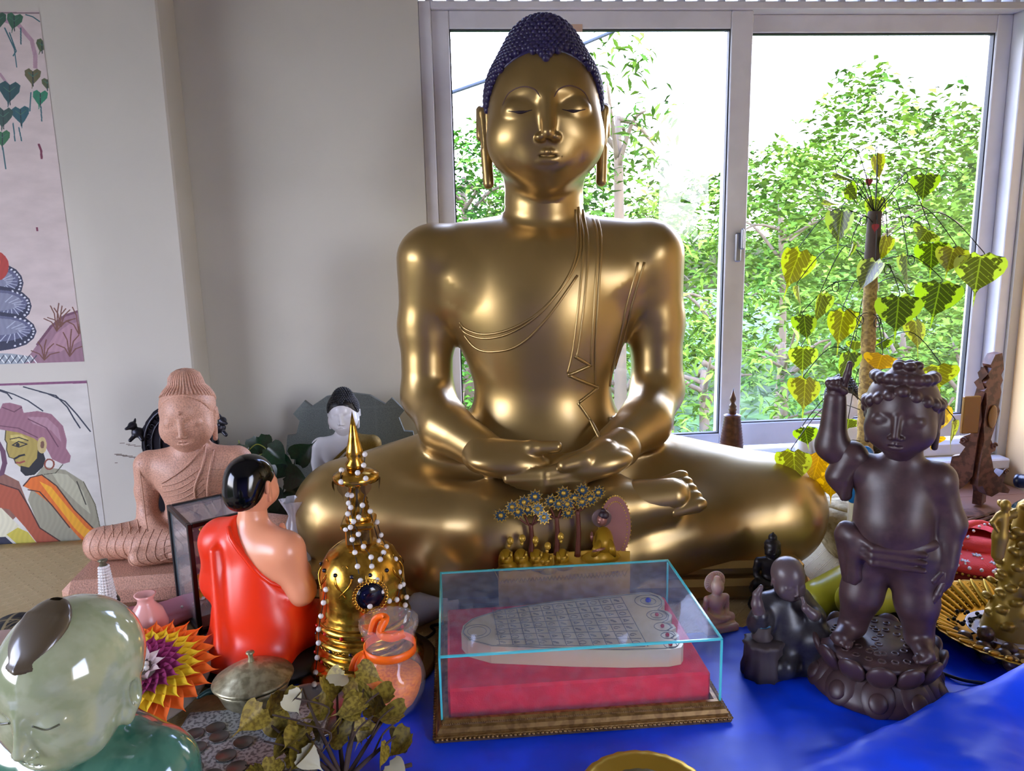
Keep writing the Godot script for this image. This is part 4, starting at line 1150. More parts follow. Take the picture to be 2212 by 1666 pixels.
const PEARLS := [[16, 341, 8], [14, 326, 14], [-19, 319, 10], [6, 318, 24], [18, 311, 31], [-18, 307, 29], [-1, 300, 23], [15, 287, 19], [-11, 285, 22], [-5, 284, 24], [-10, 272, 23], [10, 268, 24], [-7, 266, 25], [-12, 256, 24], [20, 256, 18], [4, 251, 27], [-4, 245, 28], [28, 235, 8], [-9, 236, 27], [-17, 232, 23], [2, 225, 28], [32, 211, 0], [-8, 216, 25], [28, 203, 3], [40, 195, 8], [8, 204, 25], [-4, 199, 34], [37, 193, 25], [20, 193, 40], [33, 188, 38], [53, 177, 15], [1, 185, 52], [21, 182, 48], [58, 158, 20], [5, 166, 59], [28, 163, 53], [63, 138, 20], [59, 140, 31], [10, 147, 64], [35, 145, 55], [54, 124, 41], [67, 116, 18], [44, 128, 52], [17, 128, 65], [65, 107, 26], [-48, 148, 44], [-53, 127, 43], [-59, 104, 39], [-64, 82, 37], [-65, 62, 41], [-68, 40, 44], [-71, 19, 49], [-69, 15, 74]]
func build_stupa() -> void:
	var brass := M("brass", Color(0.85, 0.66, 0.27), 0.2, 0.95)
	tri(brass, speck(51, 0.03, Color(0.78, 0.74, 0.66), Color(1, 1, 1), 0.3, 0.6, 4), bumps(52, 0.08, 2.0), 6.0, 0.1)
	var dull := M("dull_brass", Color(0.4, 0.3, 0.17), 0.35, 0.8)
	var at := V(-0.148, 0.0, -1.12)
	var t := thing("brass_stupa", "polished brass bell-shaped stupa with a pointed spire hung with pearls", "stupa", at)
	part(t, "foot_plate", lathe([[0.0, 0.0], [0.108, 0.0], [0.108, 0.004], [0.103, 0.007], [0.085, 0.008], [0.0, 0.009]], 48), dull)
	part(t, "lower_rings", lathe([[0.0, 0.008], [0.088, 0.008], [0.089, 0.014], [0.078, 0.02], [0.072, 0.024], [0.072, 0.027], [0.077, 0.03], [0.077, 0.038], [0.071, 0.042], [0.066, 0.044], [0.066, 0.05], [0.074, 0.053], [0.075, 0.061], [0.07, 0.065], [0.064, 0.067], [0.064, 0.072], [0.071, 0.075], [0.072, 0.084], [0.067, 0.088], [0.0, 0.089]], 48), brass)
	part(t, "bell", lathe([[0.0, 0.088], [0.068, 0.088], [0.069, 0.092], [0.066, 0.095], [0.067, 0.098], [0.065, 0.101], [0.0655, 0.12], [0.065, 0.14], [0.063, 0.158], [0.058, 0.174], [0.049, 0.188], [0.036, 0.198], [0.024, 0.203], [0.0, 0.204]], 48), brass)
	part(t, "harmika", boxm(V(0, 0.216, 0), V(0.038, 0.026, 0.038), 0.002), brass)
	part(t, "cornice", boxm(V(0, 0.234, 0), V(0.05, 0.01, 0.05), 0.003), brass)
	var pf := [[0.0, 0.238], [0.02, 0.239]]
	for i in 8:
		var y := 0.243 + i * 0.0068
		pf.append([0.019 - i * 0.0009, y])
		pf.append([0.0165 - i * 0.0009, y + 0.005])
	part(t, "spire_rings", lathe(pf + [[0.0, 0.298]], 24), brass)
	part(t, "canopy", lathe([[0.0, 0.299], [0.034, 0.3], [0.034, 0.309], [0.024, 0.314], [0.012, 0.318], [0.0, 0.318]], 32), brass)
	for i in 6:
		var a := TAU * i / 6.0
		place(t, "hanging_leaf", leaf_mesh(0.02, 0.018, 0.2, 0.2), dull, V(cos(a) * 0.033, 0.301, sin(a) * 0.033), V(0, 90 - rad_to_deg(a), 0))
	part(t, "spire", lathe([[0.0, 0.316], [0.013, 0.318], [0.015, 0.326], [0.01, 0.332], [0.013, 0.34], [0.012, 0.346], [0.0085, 0.36], [0.005, 0.38], [0.0, 0.406]], 24), brass)
	# round medallion on the bell
	var lapis := M("lapis", Color(0.03, 0.04, 0.12), 0.12)
	tri(lapis, speck(55, 0.08, Color(0.5, 0.55, 0.8), Color(1, 1, 1), 0.3, 0.5, 3), null, 20.0)
	var md := part(t, "medallion", lathe([[0.0, 0.004], [0.012, 0.0035], [0.02, 0.0], [0.02, -0.004], [0.0, -0.004]], 28), lapis, V(0.018, 0.142, 0.062))
	md.rotation = V(90, 16, 0) * D
	var st := ST()
	for i in 30:
		var a := TAU * i / 30.0
		var pts := []
		for k in 9: pts.append(V(cos(a) * 0.0235, 0.0012, sin(a) * 0.0235) + V(cos(k * PI / 4), 0, sin(k * PI / 4)) * 0.0026)
		tube(st, pts, 0.0008, 4, false)
	part(md, "filigree_rim", fin(st), brass)
	# set stones
	var cols := [Color(0.7, 0.08, 0.05), Color(0.05, 0.35, 0.45), Color(0.06, 0.06, 0.14), Color(0.8, 0.25, 0.1)]
	for i in 26:
		var ring := i % 4
		var a := (90.0 - 78.0 + 156.0 * (i / 4) / 6.0 + ring * 11.0) * D
		var y: float = [0.034, 0.057, 0.0795, 0.172][ring]
		var r: float = [0.077, 0.0748, 0.0718, 0.0595][ring]
		place(t, "stone", ball(0.0032, 8, 4), M("stone_%d" % ((i + ring) % 4), cols[(i + ring) % 4], 0.1), V(cos(a) * r, y, sin(a) * r), Vector3.ZERO)
	# engraved scrolls on the bell and zigzags on the rings
	st = ST()
	for k in 8:
		var a0 := (k * 45.0 + 20.0) * D
		for s in [-1, 1]:
			var pts := []
			for i in 12:
				var q := i / 11.0
				var a: float = a0 + s * (0.05 + 0.17 * sin(q * PI * 1.3)) 
				var y := 0.185 - q * 0.045
				var r: float = lerpf(0.0515, 0.0648, smoothstep(0.0, 0.6, q))
				pts.append(V(cos(a) * r, y, sin(a) * r))
			part(t, "engraved_scroll", tubem(pts, 0.0009, 4), brass)
	for y in [[0.034, 0.0772], [0.057, 0.075]]:
		var pts := []
		for i in 97: pts.append(V(cos(TAU * i / 96.0) * y[1], y[0] + (0.002 if i % 2 else -0.002), sin(TAU * i / 96.0) * y[1]))
		part(t, "zigzag_band", tubem(pts, 0.0006, 4), brass)
	# the string of pearls
	var s := thing("pearl_string", "long string of white pearls draped around the brass stupa", "necklace", at)
	var pearl := M("pearl", Color(0.86, 0.84, 0.82), 0.18, 0.0, {"clearcoat_enabled": true, "clearcoat": 0.6})
	var pm := ball(0.0041, 12, 6)
	for p in PEARLS: part(s, "pearl", pm, pearl, V(p[0], p[1], p[2]) * 0.001)
	var link := M("dark_link", Color(0.12, 0.09, 0.08), 0.5, 0.3)
	for ch in [[45, 46, 47, 48, 49, 50, 51, 52], [17, 21, 24, 30, 33, 36, 41, 44], [0, 1, 3, 6, 9, 12, 16, 20, 25, 28, 32, 35, 39, 42, 40, 37], [2, 5, 8, 10, 13, 18, 22, 26, 31, 34, 38, 43], [4, 7, 11, 15, 19], [14, 23, 27, 29]]:
		var pts := []
		for i in ch: pts.append(V(PEARLS[i][0], PEARLS[i][1], PEARLS[i][2]) * 0.001)
		part(s, "link_chain", tubem(spline(pts, 4), 0.0008, 5), link)

func build_vase() -> void:
	var t := thing("cut_glass_vase", "clear cut-glass vase with orange ribbon standing before the brass stupa", "vase", V(-0.1, 0.0, -1.0))
	var g := M("cut_glass", Color(0.92, 0.93, 0.96, 0.05), 0.04, 0.0, {"metallic_specular": 0.3})
	g.transparency = BaseMaterial3D.TRANSPARENCY_ALPHA
	var cutf := func(a, y):
		if y > 0.088: return 1.0 + (0.018 * sin(a * 18.0) if y > 0.118 else 0.004 * sin(a * 18.0))
		return 1.0 + 0.03 * maxf(absf(sin(a * 6.0 + y * 90.0)), absf(sin(a * 6.0 - y * 90.0)))
	var prof := []
	for i in 41:
		var y := 0.003 + i * 0.00325
		var r := 0.0
		if y < 0.085: r = 0.03 + 0.0165 * sin(clampf(y / 0.085, 0, 1) * PI * 0.93 + 0.1)
		elif y < 0.1: r = 0.0335
		else: r = 0.0335 + 0.0075 * smoothstep(0.1, 0.133, y)
		prof.append([r, y])
	var inner := []
	for i in range(40, -1, -1): inner.append([prof[i][0] - 0.003, prof[i][1] + (0.0005 if i == 40 else 0.0)])
	part(t, "glass", lathe([[0.0, 0.0], [0.028, 0.0]] + prof + inner + [[0.0, 0.006]], 72, cutf), g)
	var wax := M("orange_wax", Color(1.0, 0.56, 0.02), 0.5)
	tri(wax, speck(61, 0.05, Color(0.9, 0.75, 0.5), Color(1, 1, 1), 0.3, 0.6, 3), null, 12.0)
	var wp := [[0.0, 0.0075]]
	for i in range(1, 15): wp.append([prof[i][0] - 0.0045, prof[i][1] + 0.004])
	part(t, "orange_filling", lathe(wp + [[0.0, 0.052]], 28), wax)
	var rib := M("orange_ribbon", Color(1.0, 0.42, 0.05), 0.4)
	part(t, "ribbon", lathe([[0.0352, 0.086], [0.0365, 0.0865], [0.0365, 0.0975], [0.0352, 0.098]], 40), rib)
	for q in [[V(-0.033, 0.092, 0.014), V(-0.044, 0.088, 0.02), V(-0.05, 0.072, 0.022)], [V(-0.033, 0.092, 0.016), V(-0.04, 0.082, 0.026), V(-0.041, 0.066, 0.03)]]:
		part(t, "ribbon_tail", strip(spline(q, 5), 0.012, 0.0006), rib)
	part(t, "ribbon_inside", strip(spline([V(-0.025, 0.112, 0.0), V(-0.018, 0.132, -0.006), V(-0.004, 0.134, -0.004), V(-0.012, 0.118, 0.006), V(0.004, 0.112, 0.012), V(0.022, 0.116, 0.008)], 6), 0.011, 0.0006), rib)

func strip(pts: Array, w: float, th: float) -> ArrayMesh:   # a band of cloth along a path, upright across it
	var st := ST()
	var n := pts.size()
	var L := []
	for i in n:
		var t: Vector3 = (pts[mini(i + 1, n - 1)] - pts[maxi(i - 1, 0)]).normalized()
		var side := t.cross(V(0.3, 0.2, 1)).normalized()
		var nn := t.cross(side)
		L.append([pts[i] - side * w / 2 - nn * th, pts[i] + side * w / 2 - nn * th, pts[i] + side * w / 2 + nn * th, pts[i] - side * w / 2 + nn * th])
	for i in n - 1:
		for k in 4: quad(st, L[i][k], L[i][(k + 1) % 4], L[i + 1][(k + 1) % 4], L[i + 1][k])
	quad(st, L[0][3], L[0][2], L[0][1], L[0][0])
	quad(st, L[n - 1][0], L[n - 1][1], L[n - 1][2], L[n - 1][3])
	return fin(st)

func build_bowl() -> void:
	var pew := M("pewter_brass", Color(0.7, 0.67, 0.54), 0.35, 0.6)
	tri(pew, speck(65, 0.03, Color(0.72, 0.7, 0.66), Color(1, 1, 1), 0.3, 0.65, 4), bumps(66, 0.06, 2.0), 8.0, 0.15)
	var t := thing("lidded_metal_bowl", "dull brass bowl with a domed lid and small knob", "bowl", V(-0.3, 0.0, -1.035))
	part(t, "bowl", lathe([[0.0, 0.0], [0.034, 0.0], [0.036, 0.003], [0.044, 0.012], [0.051, 0.03], [0.054, 0.036], [0.05, 0.036], [0.046, 0.028], [0.0, 0.008]], 40), pew)
	var l := part(t, "lid", lathe([[0.0, 0.0], [0.055, -0.001], [0.057, 0.001], [0.055, 0.004], [0.047, 0.0085], [0.0465, 0.0095], [0.034, 0.0155], [0.0335, 0.0165], [0.018, 0.0225], [0.006, 0.0265], [0.0, 0.027]], 44), pew, V(0, 0.0375, 0))
	l.rotation = V(-2, 0, 2) * D
	part(l, "knob", lathe([[0.0, 0.026], [0.005, 0.026], [0.0034, 0.031], [0.0034, 0.036], [0.0062, 0.039], [0.0056, 0.041], [0.0, 0.0415]], 18), pew)
	part(t, "handle", tubem(spline([V(-0.05, 0.03, 0.012), V(-0.06, 0.032, 0.02), V(-0.07, 0.03, 0.03)], 6), [0.006, 0.006, 0.0055, 0.005, 0.005, 0.0045, 0.004, 0.004, 0.0035, 0.003, 0.003, 0.002, 0.001], 8), M("verdigris", Color(0.1, 0.22, 0.22), 0.4, 0.4))

func build_flower_plate() -> void:
	var t := thing("petal_garland_disc", "round garland of orange, yellow and magenta felt petals", "garland", V(-0.462, 0.03, -1.062))
	t.rotation.x = 17 * D
	t.scale = Vector3.ONE * 0.92
	part(t, "prop", boxm(V(0, -0.012, -0.07), V(0.06, 0.03, 0.03), 0.002), M("felt_back", Color(0.5, 0.45, 0.4), 0.9))
	part(t, "backing", lathe([[0.0, 0.0], [0.1, 0.0], [0.1, 0.004], [0.0, 0.008]], 36), M("felt_back", Color(0.5, 0.45, 0.4), 0.9))
	var rings := [[0.105, 26, Color(0.93, 0.4, 0.05), 0.05, 10.0], [0.082, 24, Color(0.92, 0.75, 0.08), 0.048, 14.0], [0.059, 20, Color(0.5, 0.07, 0.3), 0.044, 20.0], [0.034, 10, Color(0.72, 0.62, 0.6), 0.022, 40.0]]
	for k in 4:
		var r: Array = rings[k]
		var pm := leaf_mesh(r[3], r[3] * 0.75, 0.5, 0.02)
		var m := M("petal_%d" % k, r[2], 0.85)
		for i in r[1]:
			var a: float = TAU * (i + 0.5 * (k % 2)) / r[1]
			var o := part(t, "petal", pm, m, V(cos(a) * (r[0] - r[3] * 0.75), 0.008 + k * 0.006, sin(a) * (r[0] - r[3] * 0.75)))
			o.rotation_order = EULER_ORDER_YXZ
			o.rotation = V(-90 - r[4] + 4.0 * sin(i * 3.1), 90 - rad_to_deg(a), 0) * D
			o.rotation = V((-90.0 - r[4] * 0.6) * D, PI / 2 - a, 0)
	var w := M("white_bead", Color(0.8, 0.78, 0.74), 0.3)
	for i in 9: part(t, "bead", ball(0.0045, 8, 5), w, V(cos(i * 2.4) * 0.004 * sqrt(i), 0.03, sin(i * 2.4) * 0.004 * sqrt(i)))

func build_coins() -> void:
	var g := M("granite", Color(0.62, 0.62, 0.6), 0.35)
	tri(g, speck(71, 0.12, Color(0.55, 0.55, 0.56), Color(1, 1, 1), 0.32, 0.5, 3), null, 5.0)
	tag(part(self, "granite_slab", boxm(V(-0.285, 0.004, -0.93), V(0.2, 0.008, 0.16), 0.003), g), "grey speckled granite slab under the coins and bowl", "slab")
	var c := M("coin", Color(0.4, 0.38, 0.36), 0.35, 0.8)
	var cm := lathe([[0.0, 0.0], [0.0125, 0.0], [0.013, 0.0004], [0.013, 0.0016], [0.0122, 0.002], [0.0116, 0.0016], [0.0, 0.0016]], 26)
	for p in [[-0.325, -0.945], [-0.348, -0.925], [-0.34, -0.885], [-0.305, -0.905], [-0.312, -0.868], [-0.36, -0.9], [-0.29, -0.93], [-0.335, -0.965], [-0.285, -0.88], [-0.36, -0.955]]:
		tag(place(self, "coin", cm, c, V(p[0], 0.0082, p[1]), Vector3.ZERO), "tarnished coin lying on the speckled granite slab", "coin", "coins on the granite slab")

func build_twig() -> void:
	var t := thing("dried_bodhi_twig", "brown twig of dried olive bodhi leaves with wooden branches", "twig", V(-0.168, -0.004, -0.9))
	var bark := M("twig_bark", Color(0.27, 0.2, 0.16), 0.8)
	var olive := M("dried_leaf", Color(0.6, 0.52, 0.18), 0.5, 0.1, {"backlight_enabled": true, "backlight": Color(0.2, 0.17, 0.04)})
	tri(olive, speck(75, 0.04, Color(0.7, 0.66, 0.5), Color(1, 1, 1), 0.3, 0.65, 4), null, 14.0)
	var pale := M("pale_leaf", Color(0.72, 0.7, 0.58), 0.5)
	var root := V(0.02, 0.012, 0.06)
	var ends := [V(-0.09, 0.06, -0.01), V(-0.1, 0.03, 0.04), V(-0.04, 0.085, -0.03), V(0.0, 0.07, -0.05), V(0.04, 0.085, -0.03), V(0.075, 0.06, -0.01), V(0.085, 0.05, 0.03), V(0.03, 0.06, 0.02), V(-0.03, 0.055, 0.02)]
	for e in ends:
		var mid: Vector3 = root.lerp(e, 0.55) + V(0, 0.008, 0.01)
		part(t, "branch", tubem(spline([root, mid, e], 5), [0.0034, 0.0032, 0.003, 0.0028, 0.0026, 0.0024, 0.0021, 0.0018, 0.0016, 0.0014, 0.001], 6), bark)
		part(t, "branch", tubem(spline([mid, mid + V(0.012, 0.02, -0.01), mid + V(0.03 * signf(e.x + 0.001), 0.03, -0.02)], 4), 0.0012, 5), bark)
	part(t, "branch", tubem(spline([root, V(-0.04, 0.01, 0.055), V(-0.12, 0.012, 0.05)], 6), 0.0028, 6), bark)
	part(t, "branch", tubem(spline([root, V(0.06, 0.012, 0.05), V(0.1, 0.01, 0.035)], 6), 0.0028, 6), bark)
	var lm := [leaf_mesh(0.042, 0.04, 0.35, 0.2, 0.15), leaf_mesh(0.04, 0.036, 0.15, 0.2, -0.2), leaf_mesh(0.038, 0.03, 0.6, 0.15, 0.3)]
	for i in 40:
		var e: Vector3 = ends[i % 9]
		var p: Vector3 = root.lerp(e, rng.randf_range(0.5, 1.12)) + V(rng.randf_range(-0.016, 0.016), rng.randf_range(-0.004, 0.02), rng.randf_range(-0.02, 0.016))
		place(t, "leaf", lm[i % 3], olive, p, V(rng.randf_range(-70, 10), rng.randf_range(-80, 80), rng.randf_range(-80, 80)), rng.randf_range(0.75, 1.1))
	for q in [[-0.03, 0.048, 0.05, -50, 20, 40], [0.075, 0.03, 0.06, -60, -30, 70], [-0.055, 0.09, -0.01, -20, 40, 20], [0.0, 0.088, -0.03, -80, 60, 90]]:
		place(t, "pale_leaf", lm[1], pale, V(q[0], q[1], q[2]), V(q[3], q[4], q[5]), 0.85)
	# shallow dish that it lies in
	var d := part(self, "steel_dish", lathe([[0.0, 0.0], [0.05, 0.0], [0.062, 0.006], [0.068, 0.014], [0.066, 0.0145], [0.06, 0.008], [0.0, 0.003]], 36), M("steel", Color(0.55, 0.55, 0.58), 0.25, 0.9), V(-0.215, 0.0, -0.985))
	tag(d, "shallow steel dish behind the dried bodhi twig", "dish")

func build_child() -> void:
	var pale := M("celadon_pale", Color(0.62, 0.64, 0.52), 0.12, 0.0, {"clearcoat_enabled": true, "clearcoat": 0.8, "clearcoat_roughness": 0.05})
	var green := M("celadon_green", Color(0.27, 0.45, 0.37), 0.14, 0.0, {"clearcoat_enabled": true, "clearcoat": 0.8, "clearcoat_roughness": 0.05})
	tri(pale, speck(81, 0.02, Color(0.88, 0.9, 0.84), Color(1, 1, 1), 0.3, 0.7, 4), null, 6.0)
	tri(green, speck(82, 0.02, Color(0.7, 0.85, 0.85), Color(1, 1, 1), 0.3, 0.7, 4), null, 6.0)
	var t := thing("celadon_child_figurine", "glazed celadon child bust with tuft of brown hair looking down", "figurine", V(-0.404, 0.0, -0.765), -17.0)
	var hd := Field.new()
	head_field(hd, V(0, 0.215, 0.012), 0.0575, 8.0, {"lobe": -0.55, "len": 1.0, "ears": false})
	hd.ell(V(0, 0.242, -0.008), V(0.062, 0.058, 0.066), 0.03)
	for s in [-1, 1]:
		hd.ell(V(0.06 * s, 0.206, -0.012), V(0.008, 0.023, 0.0155), 0.006, V(14, 24 * s, 0))
		hd.ell(V(0.057 * s, 0.184, -0.004), V(0.007, 0.012, 0.009), 0.006)
		hd.ell(V(0.0675 * s, 0.207, -0.008), V(0.006, 0.015, 0.0085), 0.003, V(14, 24 * s, 0), 1)
	hd.cap(V(0, 0.13, -0.01), V(0, 0.19, 0.0), 0.03, 0.03, 0.02)
	hd.region(V(-0.09, 0.12, -0.1), V(0.09, 0.32, 0.11), 0.003)
	later(hd, t, "head", pale).position.y = -0.01
	for s in [-1, 1]:
		var st := ST()
		lines_on(hd, st, [V(0.013 * s, 0.212, 0), V(0.026 * s, 0.2095, 0), V(0.039 * s, 0.214, 0)], 0.0011, V(0, 0, -1), 0.2, 5, 5)
		part(t, "eyelid", fin(st), M("celadon_line", Color(0.3, 0.3, 0.22), 0.2)).position.y = -0.01
	var r := Field.new()
	r.ell(V(0, 0.085, -0.015), V(0.095, 0.07, 0.07), 0.02)
	r.ell(V(0, 0.03, -0.01), V(0.11, 0.05, 0.09), 0.04)
	r.cap(V(-0.075, 0.11, -0.015), V(0.075, 0.11, -0.015), 0.036, 0.036, 0.03)
	for s in [-1, 1]:
		r.chain([V(0.085 * s, 0.105, -0.01), V(0.105 * s, 0.05, 0.005), V(0.06 * s, 0.03, 0.07)], [0.036, 0.035, 0.025], 0.02)
		r.cap(V(0.03 * s, 0.148, -0.015), V(-0.004 * s, 0.05, 0.072), 0.012, 0.012, 0.006)
	r.cap(V(-0.03, 0.148, -0.02), V(0.03, 0.148, -0.02), 0.013, 0.013, 0.008)
	r.region(V(-0.16, 0.0, -0.11), V(0.16, 0.19, 0.11), 0.0042)
	later(r, t, "robe", green)
	# painted tuft of hair
	var hf := Field.new()
	hf.ell(V(0, 0.29, 0.03), V(0.028, 0.011, 0.036), 0.004, V(36, 0, 0))
	for i in 7: hf.cap(V(-0.018 + i * 0.006, 0.3, 0.022), V(-0.013 + i * 0.0045, 0.266, 0.064 - 0.002 * absf(i - 3)), 0.005, 0.0035, 0.003)
	hf.region(V(-0.04, 0.24, -0.02), V(0.04, 0.31, 0.09), 0.0025)
	later(hf, t, "hair_tuft", M("tuft_brown", Color(0.27, 0.22, 0.14), 0.15, 0.0, {"clearcoat_enabled": true, "clearcoat": 0.7})).position.y = -0.01

func build_left_small() -> void:
	# cone of pearls on a gold foot
	var pearl := M("pearl", Color(0.86, 0.84, 0.82), 0.18)
	var t := thing("pearl_cone", "slim cone of white pearl beads on a gold beaded foot", "ornament", V(-0.582, 0.0, -1.24))
	part(t, "core", lathe([[0.0, 0.01], [0.018, 0.01], [0.006, 0.135], [0.0, 0.135]], 16), M("bead_core", Color(0.55, 0.53, 0.52), 0.6))
	var bm := ball(0.0027, 7, 4)
	for k in 26:
		var y := 0.014 + k * 0.0048
		var r := lerpf(0.019, 0.0068, (y - 0.01) / 0.125)
		for i in 11:
			var a := TAU * i / 16.0 + 0.35 - PI * 0.35
			part(t, "bead", bm, pearl, V(sin(a) * r, y, cos(a) * r))
	part(t, "finial", lathe([[0.0, 0.135], [0.007, 0.136], [0.004, 0.14], [0.008, 0.145], [0.0, 0.147]], 14), M("tarnish", Color(0.4, 0.38, 0.3), 0.4, 0.6))
	var fm := M("gold_bead", Color(0.75, 0.55, 0.18), 0.3, 0.8)
	part(t, "foot", lathe([[0.0, 0.0], [0.031, 0.0], [0.033, 0.006], [0.026, 0.012], [0.0, 0.013]], 28, func(a, _y): return 1.0 + 0.05 * sin(a * 14.0)), fm)
	# dark woven cloth heaped behind
	var dk := M("patterned_cloth", Color(1, 1, 1), 0.85)
	var im := Image.create(64, 64, true, Image.FORMAT_RGB8)
	for y in 64:
		for x in 64:
			var on := (x % 16 < 3) or (y % 16 < 2) or (int(x / 16.0) + int(y / 16.0)) % 3 == 0 and (x + y) % 5 < 2
			im.set_pixel(x, y, Color(0.5, 0.44, 0.3) if on else Color(0.05, 0.05, 0.06))
	im.generate_mipmaps()
	tri(dk, ImageTexture.create_from_image(im), null, 9.0)
	var f := Field.new()
	f.box(V(0, 0.028, 0), V(0.075, 0.03, 0.05), 0.012, 0.01, V(0, 18, 6))
	f.box(V(0.045, 0.06, -0.01), V(0.045, 0.014, 0.035), 0.008, 0.008, V(10, -12, 18))
	f.ell(V(-0.05, 0.05, 0.02), V(0.04, 0.025, 0.04), 0.015)
	f.region(V(-0.13, 0.0, -0.09), V(0.13, 0.12, 0.1), 0.006)
	var c := thing("folded_cloth", "dark folded cloth with gold woven pattern below the painted wall", "cloth", V(-0.66, 0.0, -1.22))
	later(f, c, "folds", dk)
	# pale rounded dome and magenta cloth at the edge of the table
	var d := part(self, "pale_dome_cover", lathe([[0.0, 0.0], [0.085, 0.0], [0.083, 0.04], [0.07, 0.075], [0.045, 0.1], [0.015, 0.113], [0.0, 0.114]], 36, func(a, _y): return 1.0 + 0.012 * sin(a * 8.0)), M("pale_cover", Color(0.8, 0.7, 0.64), 0.6), V(-0.665, 0.0, -1.06))
	tag(d, "pale rounded cream dome next to the dark folded cloth", "cover")
	var mg := Field.new()
	mg.box(V(0, 0.03, 0), V(0.06, 0.03, 0.05), 0.02, 0.01)
	mg.ell(V(0.01, 0.05, 0.0), V(0.05, 0.022, 0.05), 0.02)
	mg.region(V(-0.09, 0, -0.08), V(0.09, 0.09, 0.08), 0.006)
	var mt := thing("magenta_cushion", "magenta cloth cushion beside the celadon child", "cushion", V(-0.57, 0.0, -0.86))
	later(mg, mt, "pad", M("magenta", Color(0.42, 0.05, 0.22), 0.7))
	# crystal ball of cut facets
	var cb := M("crystal", Color(0.85, 0.86, 0.92), 0.03, 0.2)
	cb.albedo_color = Color(0.8, 0.82, 0.9, 0.35)
	cb.transparency = BaseMaterial3D.TRANSPARENCY_ALPHA
	var cr := thing("crystal_ball", "faceted crystal ball standing in front of the celadon child", "crystal", V(-0.415, 0.0, -0.64))
	var st := ST(false)
	var n := 12
	for i in 8:
		for k in n:
			var q := []
			for e in [[i, k], [i, k + 1], [i + 1, k + 1], [i + 1, k]]:
				var el: float = -PI / 2 + PI * e[0] / 8.0
				var a: float = TAU * e[1] / n
				q.append(V(cos(a) * cos(el), sin(el), sin(a) * cos(el)) * 0.026 + V(0, 0.16, 0))
			quad(st, q[0], q[1], q[2], q[3])
	part(cr, "ball", fin(st), cb)
	part(cr, "stand", lathe([[0.0, 0.0], [0.03, 0.0], [0.03, 0.006], [0.012, 0.012], [0.009, 0.1], [0.012, 0.12], [0.02, 0.138], [0.016, 0.138], [0.0, 0.125]], 24), M("steel", Color(0.55, 0.55, 0.58), 0.25, 0.9))
	# folded pink cloth in front of the clay figure
	var pk := M("pink_cloth", Color(0.68, 0.42, 0.46), 0.75)
	var pf := Field.new()
	pf.box(V(-0.045, 0.008, 0.0), V(0.075, 0.008, 0.025), 0.007, 0.004, V(0, 14, 0))
	pf.box(V(0.03, 0.01, 0.02), V(0.04, 0.009, 0.03), 0.008, 0.003, V(0, 38, 4))
	pf.box(V(0.05, 0.02, 0.0), V(0.04, 0.008, 0.03), 0.007, 0.002, V(4, 24, 8))
	pf.region(V(-0.14, 0, -0.06), V(0.11, 0.05, 0.07), 0.004)
	var p := thing("folded_pink_cloth", "folded pink cloth on the table in front of the clay figure", "cloth", V(-0.545, 0.0, -1.315))
	later(pf, p, "folds", pk)
	for q in [[0.06, 0.029, 0.02], [0.025, 0.02, 0.045]]: part(p, "bead", ball(0.0025, 8, 4), pearl, V(q[0], q[1], q[2]))
	# small pink vase with a gilt foot
	var pv := thing("pink_porcelain_vase", "small pink porcelain vase with gilt foot behind the celadon child", "vase", V(-0.505, 0.0, -1.2))
	part(pv, "body", lathe([[0.0, 0.014], [0.022, 0.014], [0.03, 0.03], [0.031, 0.05], [0.024, 0.072], [0.013, 0.085], [0.012, 0.093], [0.017, 0.1], [0.014, 0.1], [0.0, 0.09]], 30), M("pink_porcelain", Color(0.86, 0.62, 0.58), 0.25))
	part(pv, "gilt_foot", lathe([[0.0, 0.0], [0.026, 0.0], [0.028, 0.004], [0.022, 0.009], [0.024, 0.015], [0.0, 0.016]], 30), fm)
	# black lead by the bulb
	tag(part(self, "bulb_lead", tubem(spline([V(-0.075, 0.001, -1.2), V(-0.06, 0.001, -1.185), V(-0.045, 0.001, -1.205), V(-0.05, 0.001, -1.225), V(-0.02, 0.001, -1.232)], 6), 0.0026, 7), M("black_rubber", Color(0.02, 0.02, 0.025), 0.4)), "short black lead curled next to the unlit bulb", "cable")
	# light bulb lying by the brass stupa
	var b := part(self, "light_bulb", lathe([[0.0, 0.0], [0.018, 0.003], [0.027, 0.014], [0.028, 0.024], [0.021, 0.045], [0.016, 0.06], [0.015, 0.072], [0.012, 0.072], [0.012, 0.09], [0.0, 0.092]], 28), M("bulb_white", Color(0.55, 0.54, 0.57), 0.3), V(-0.092, 0.0285, -1.235))
	b.rotation = V(0, -8, -86) * D
	tag(b, "unlit white light bulb lying behind the glass footprint case", "light bulb")

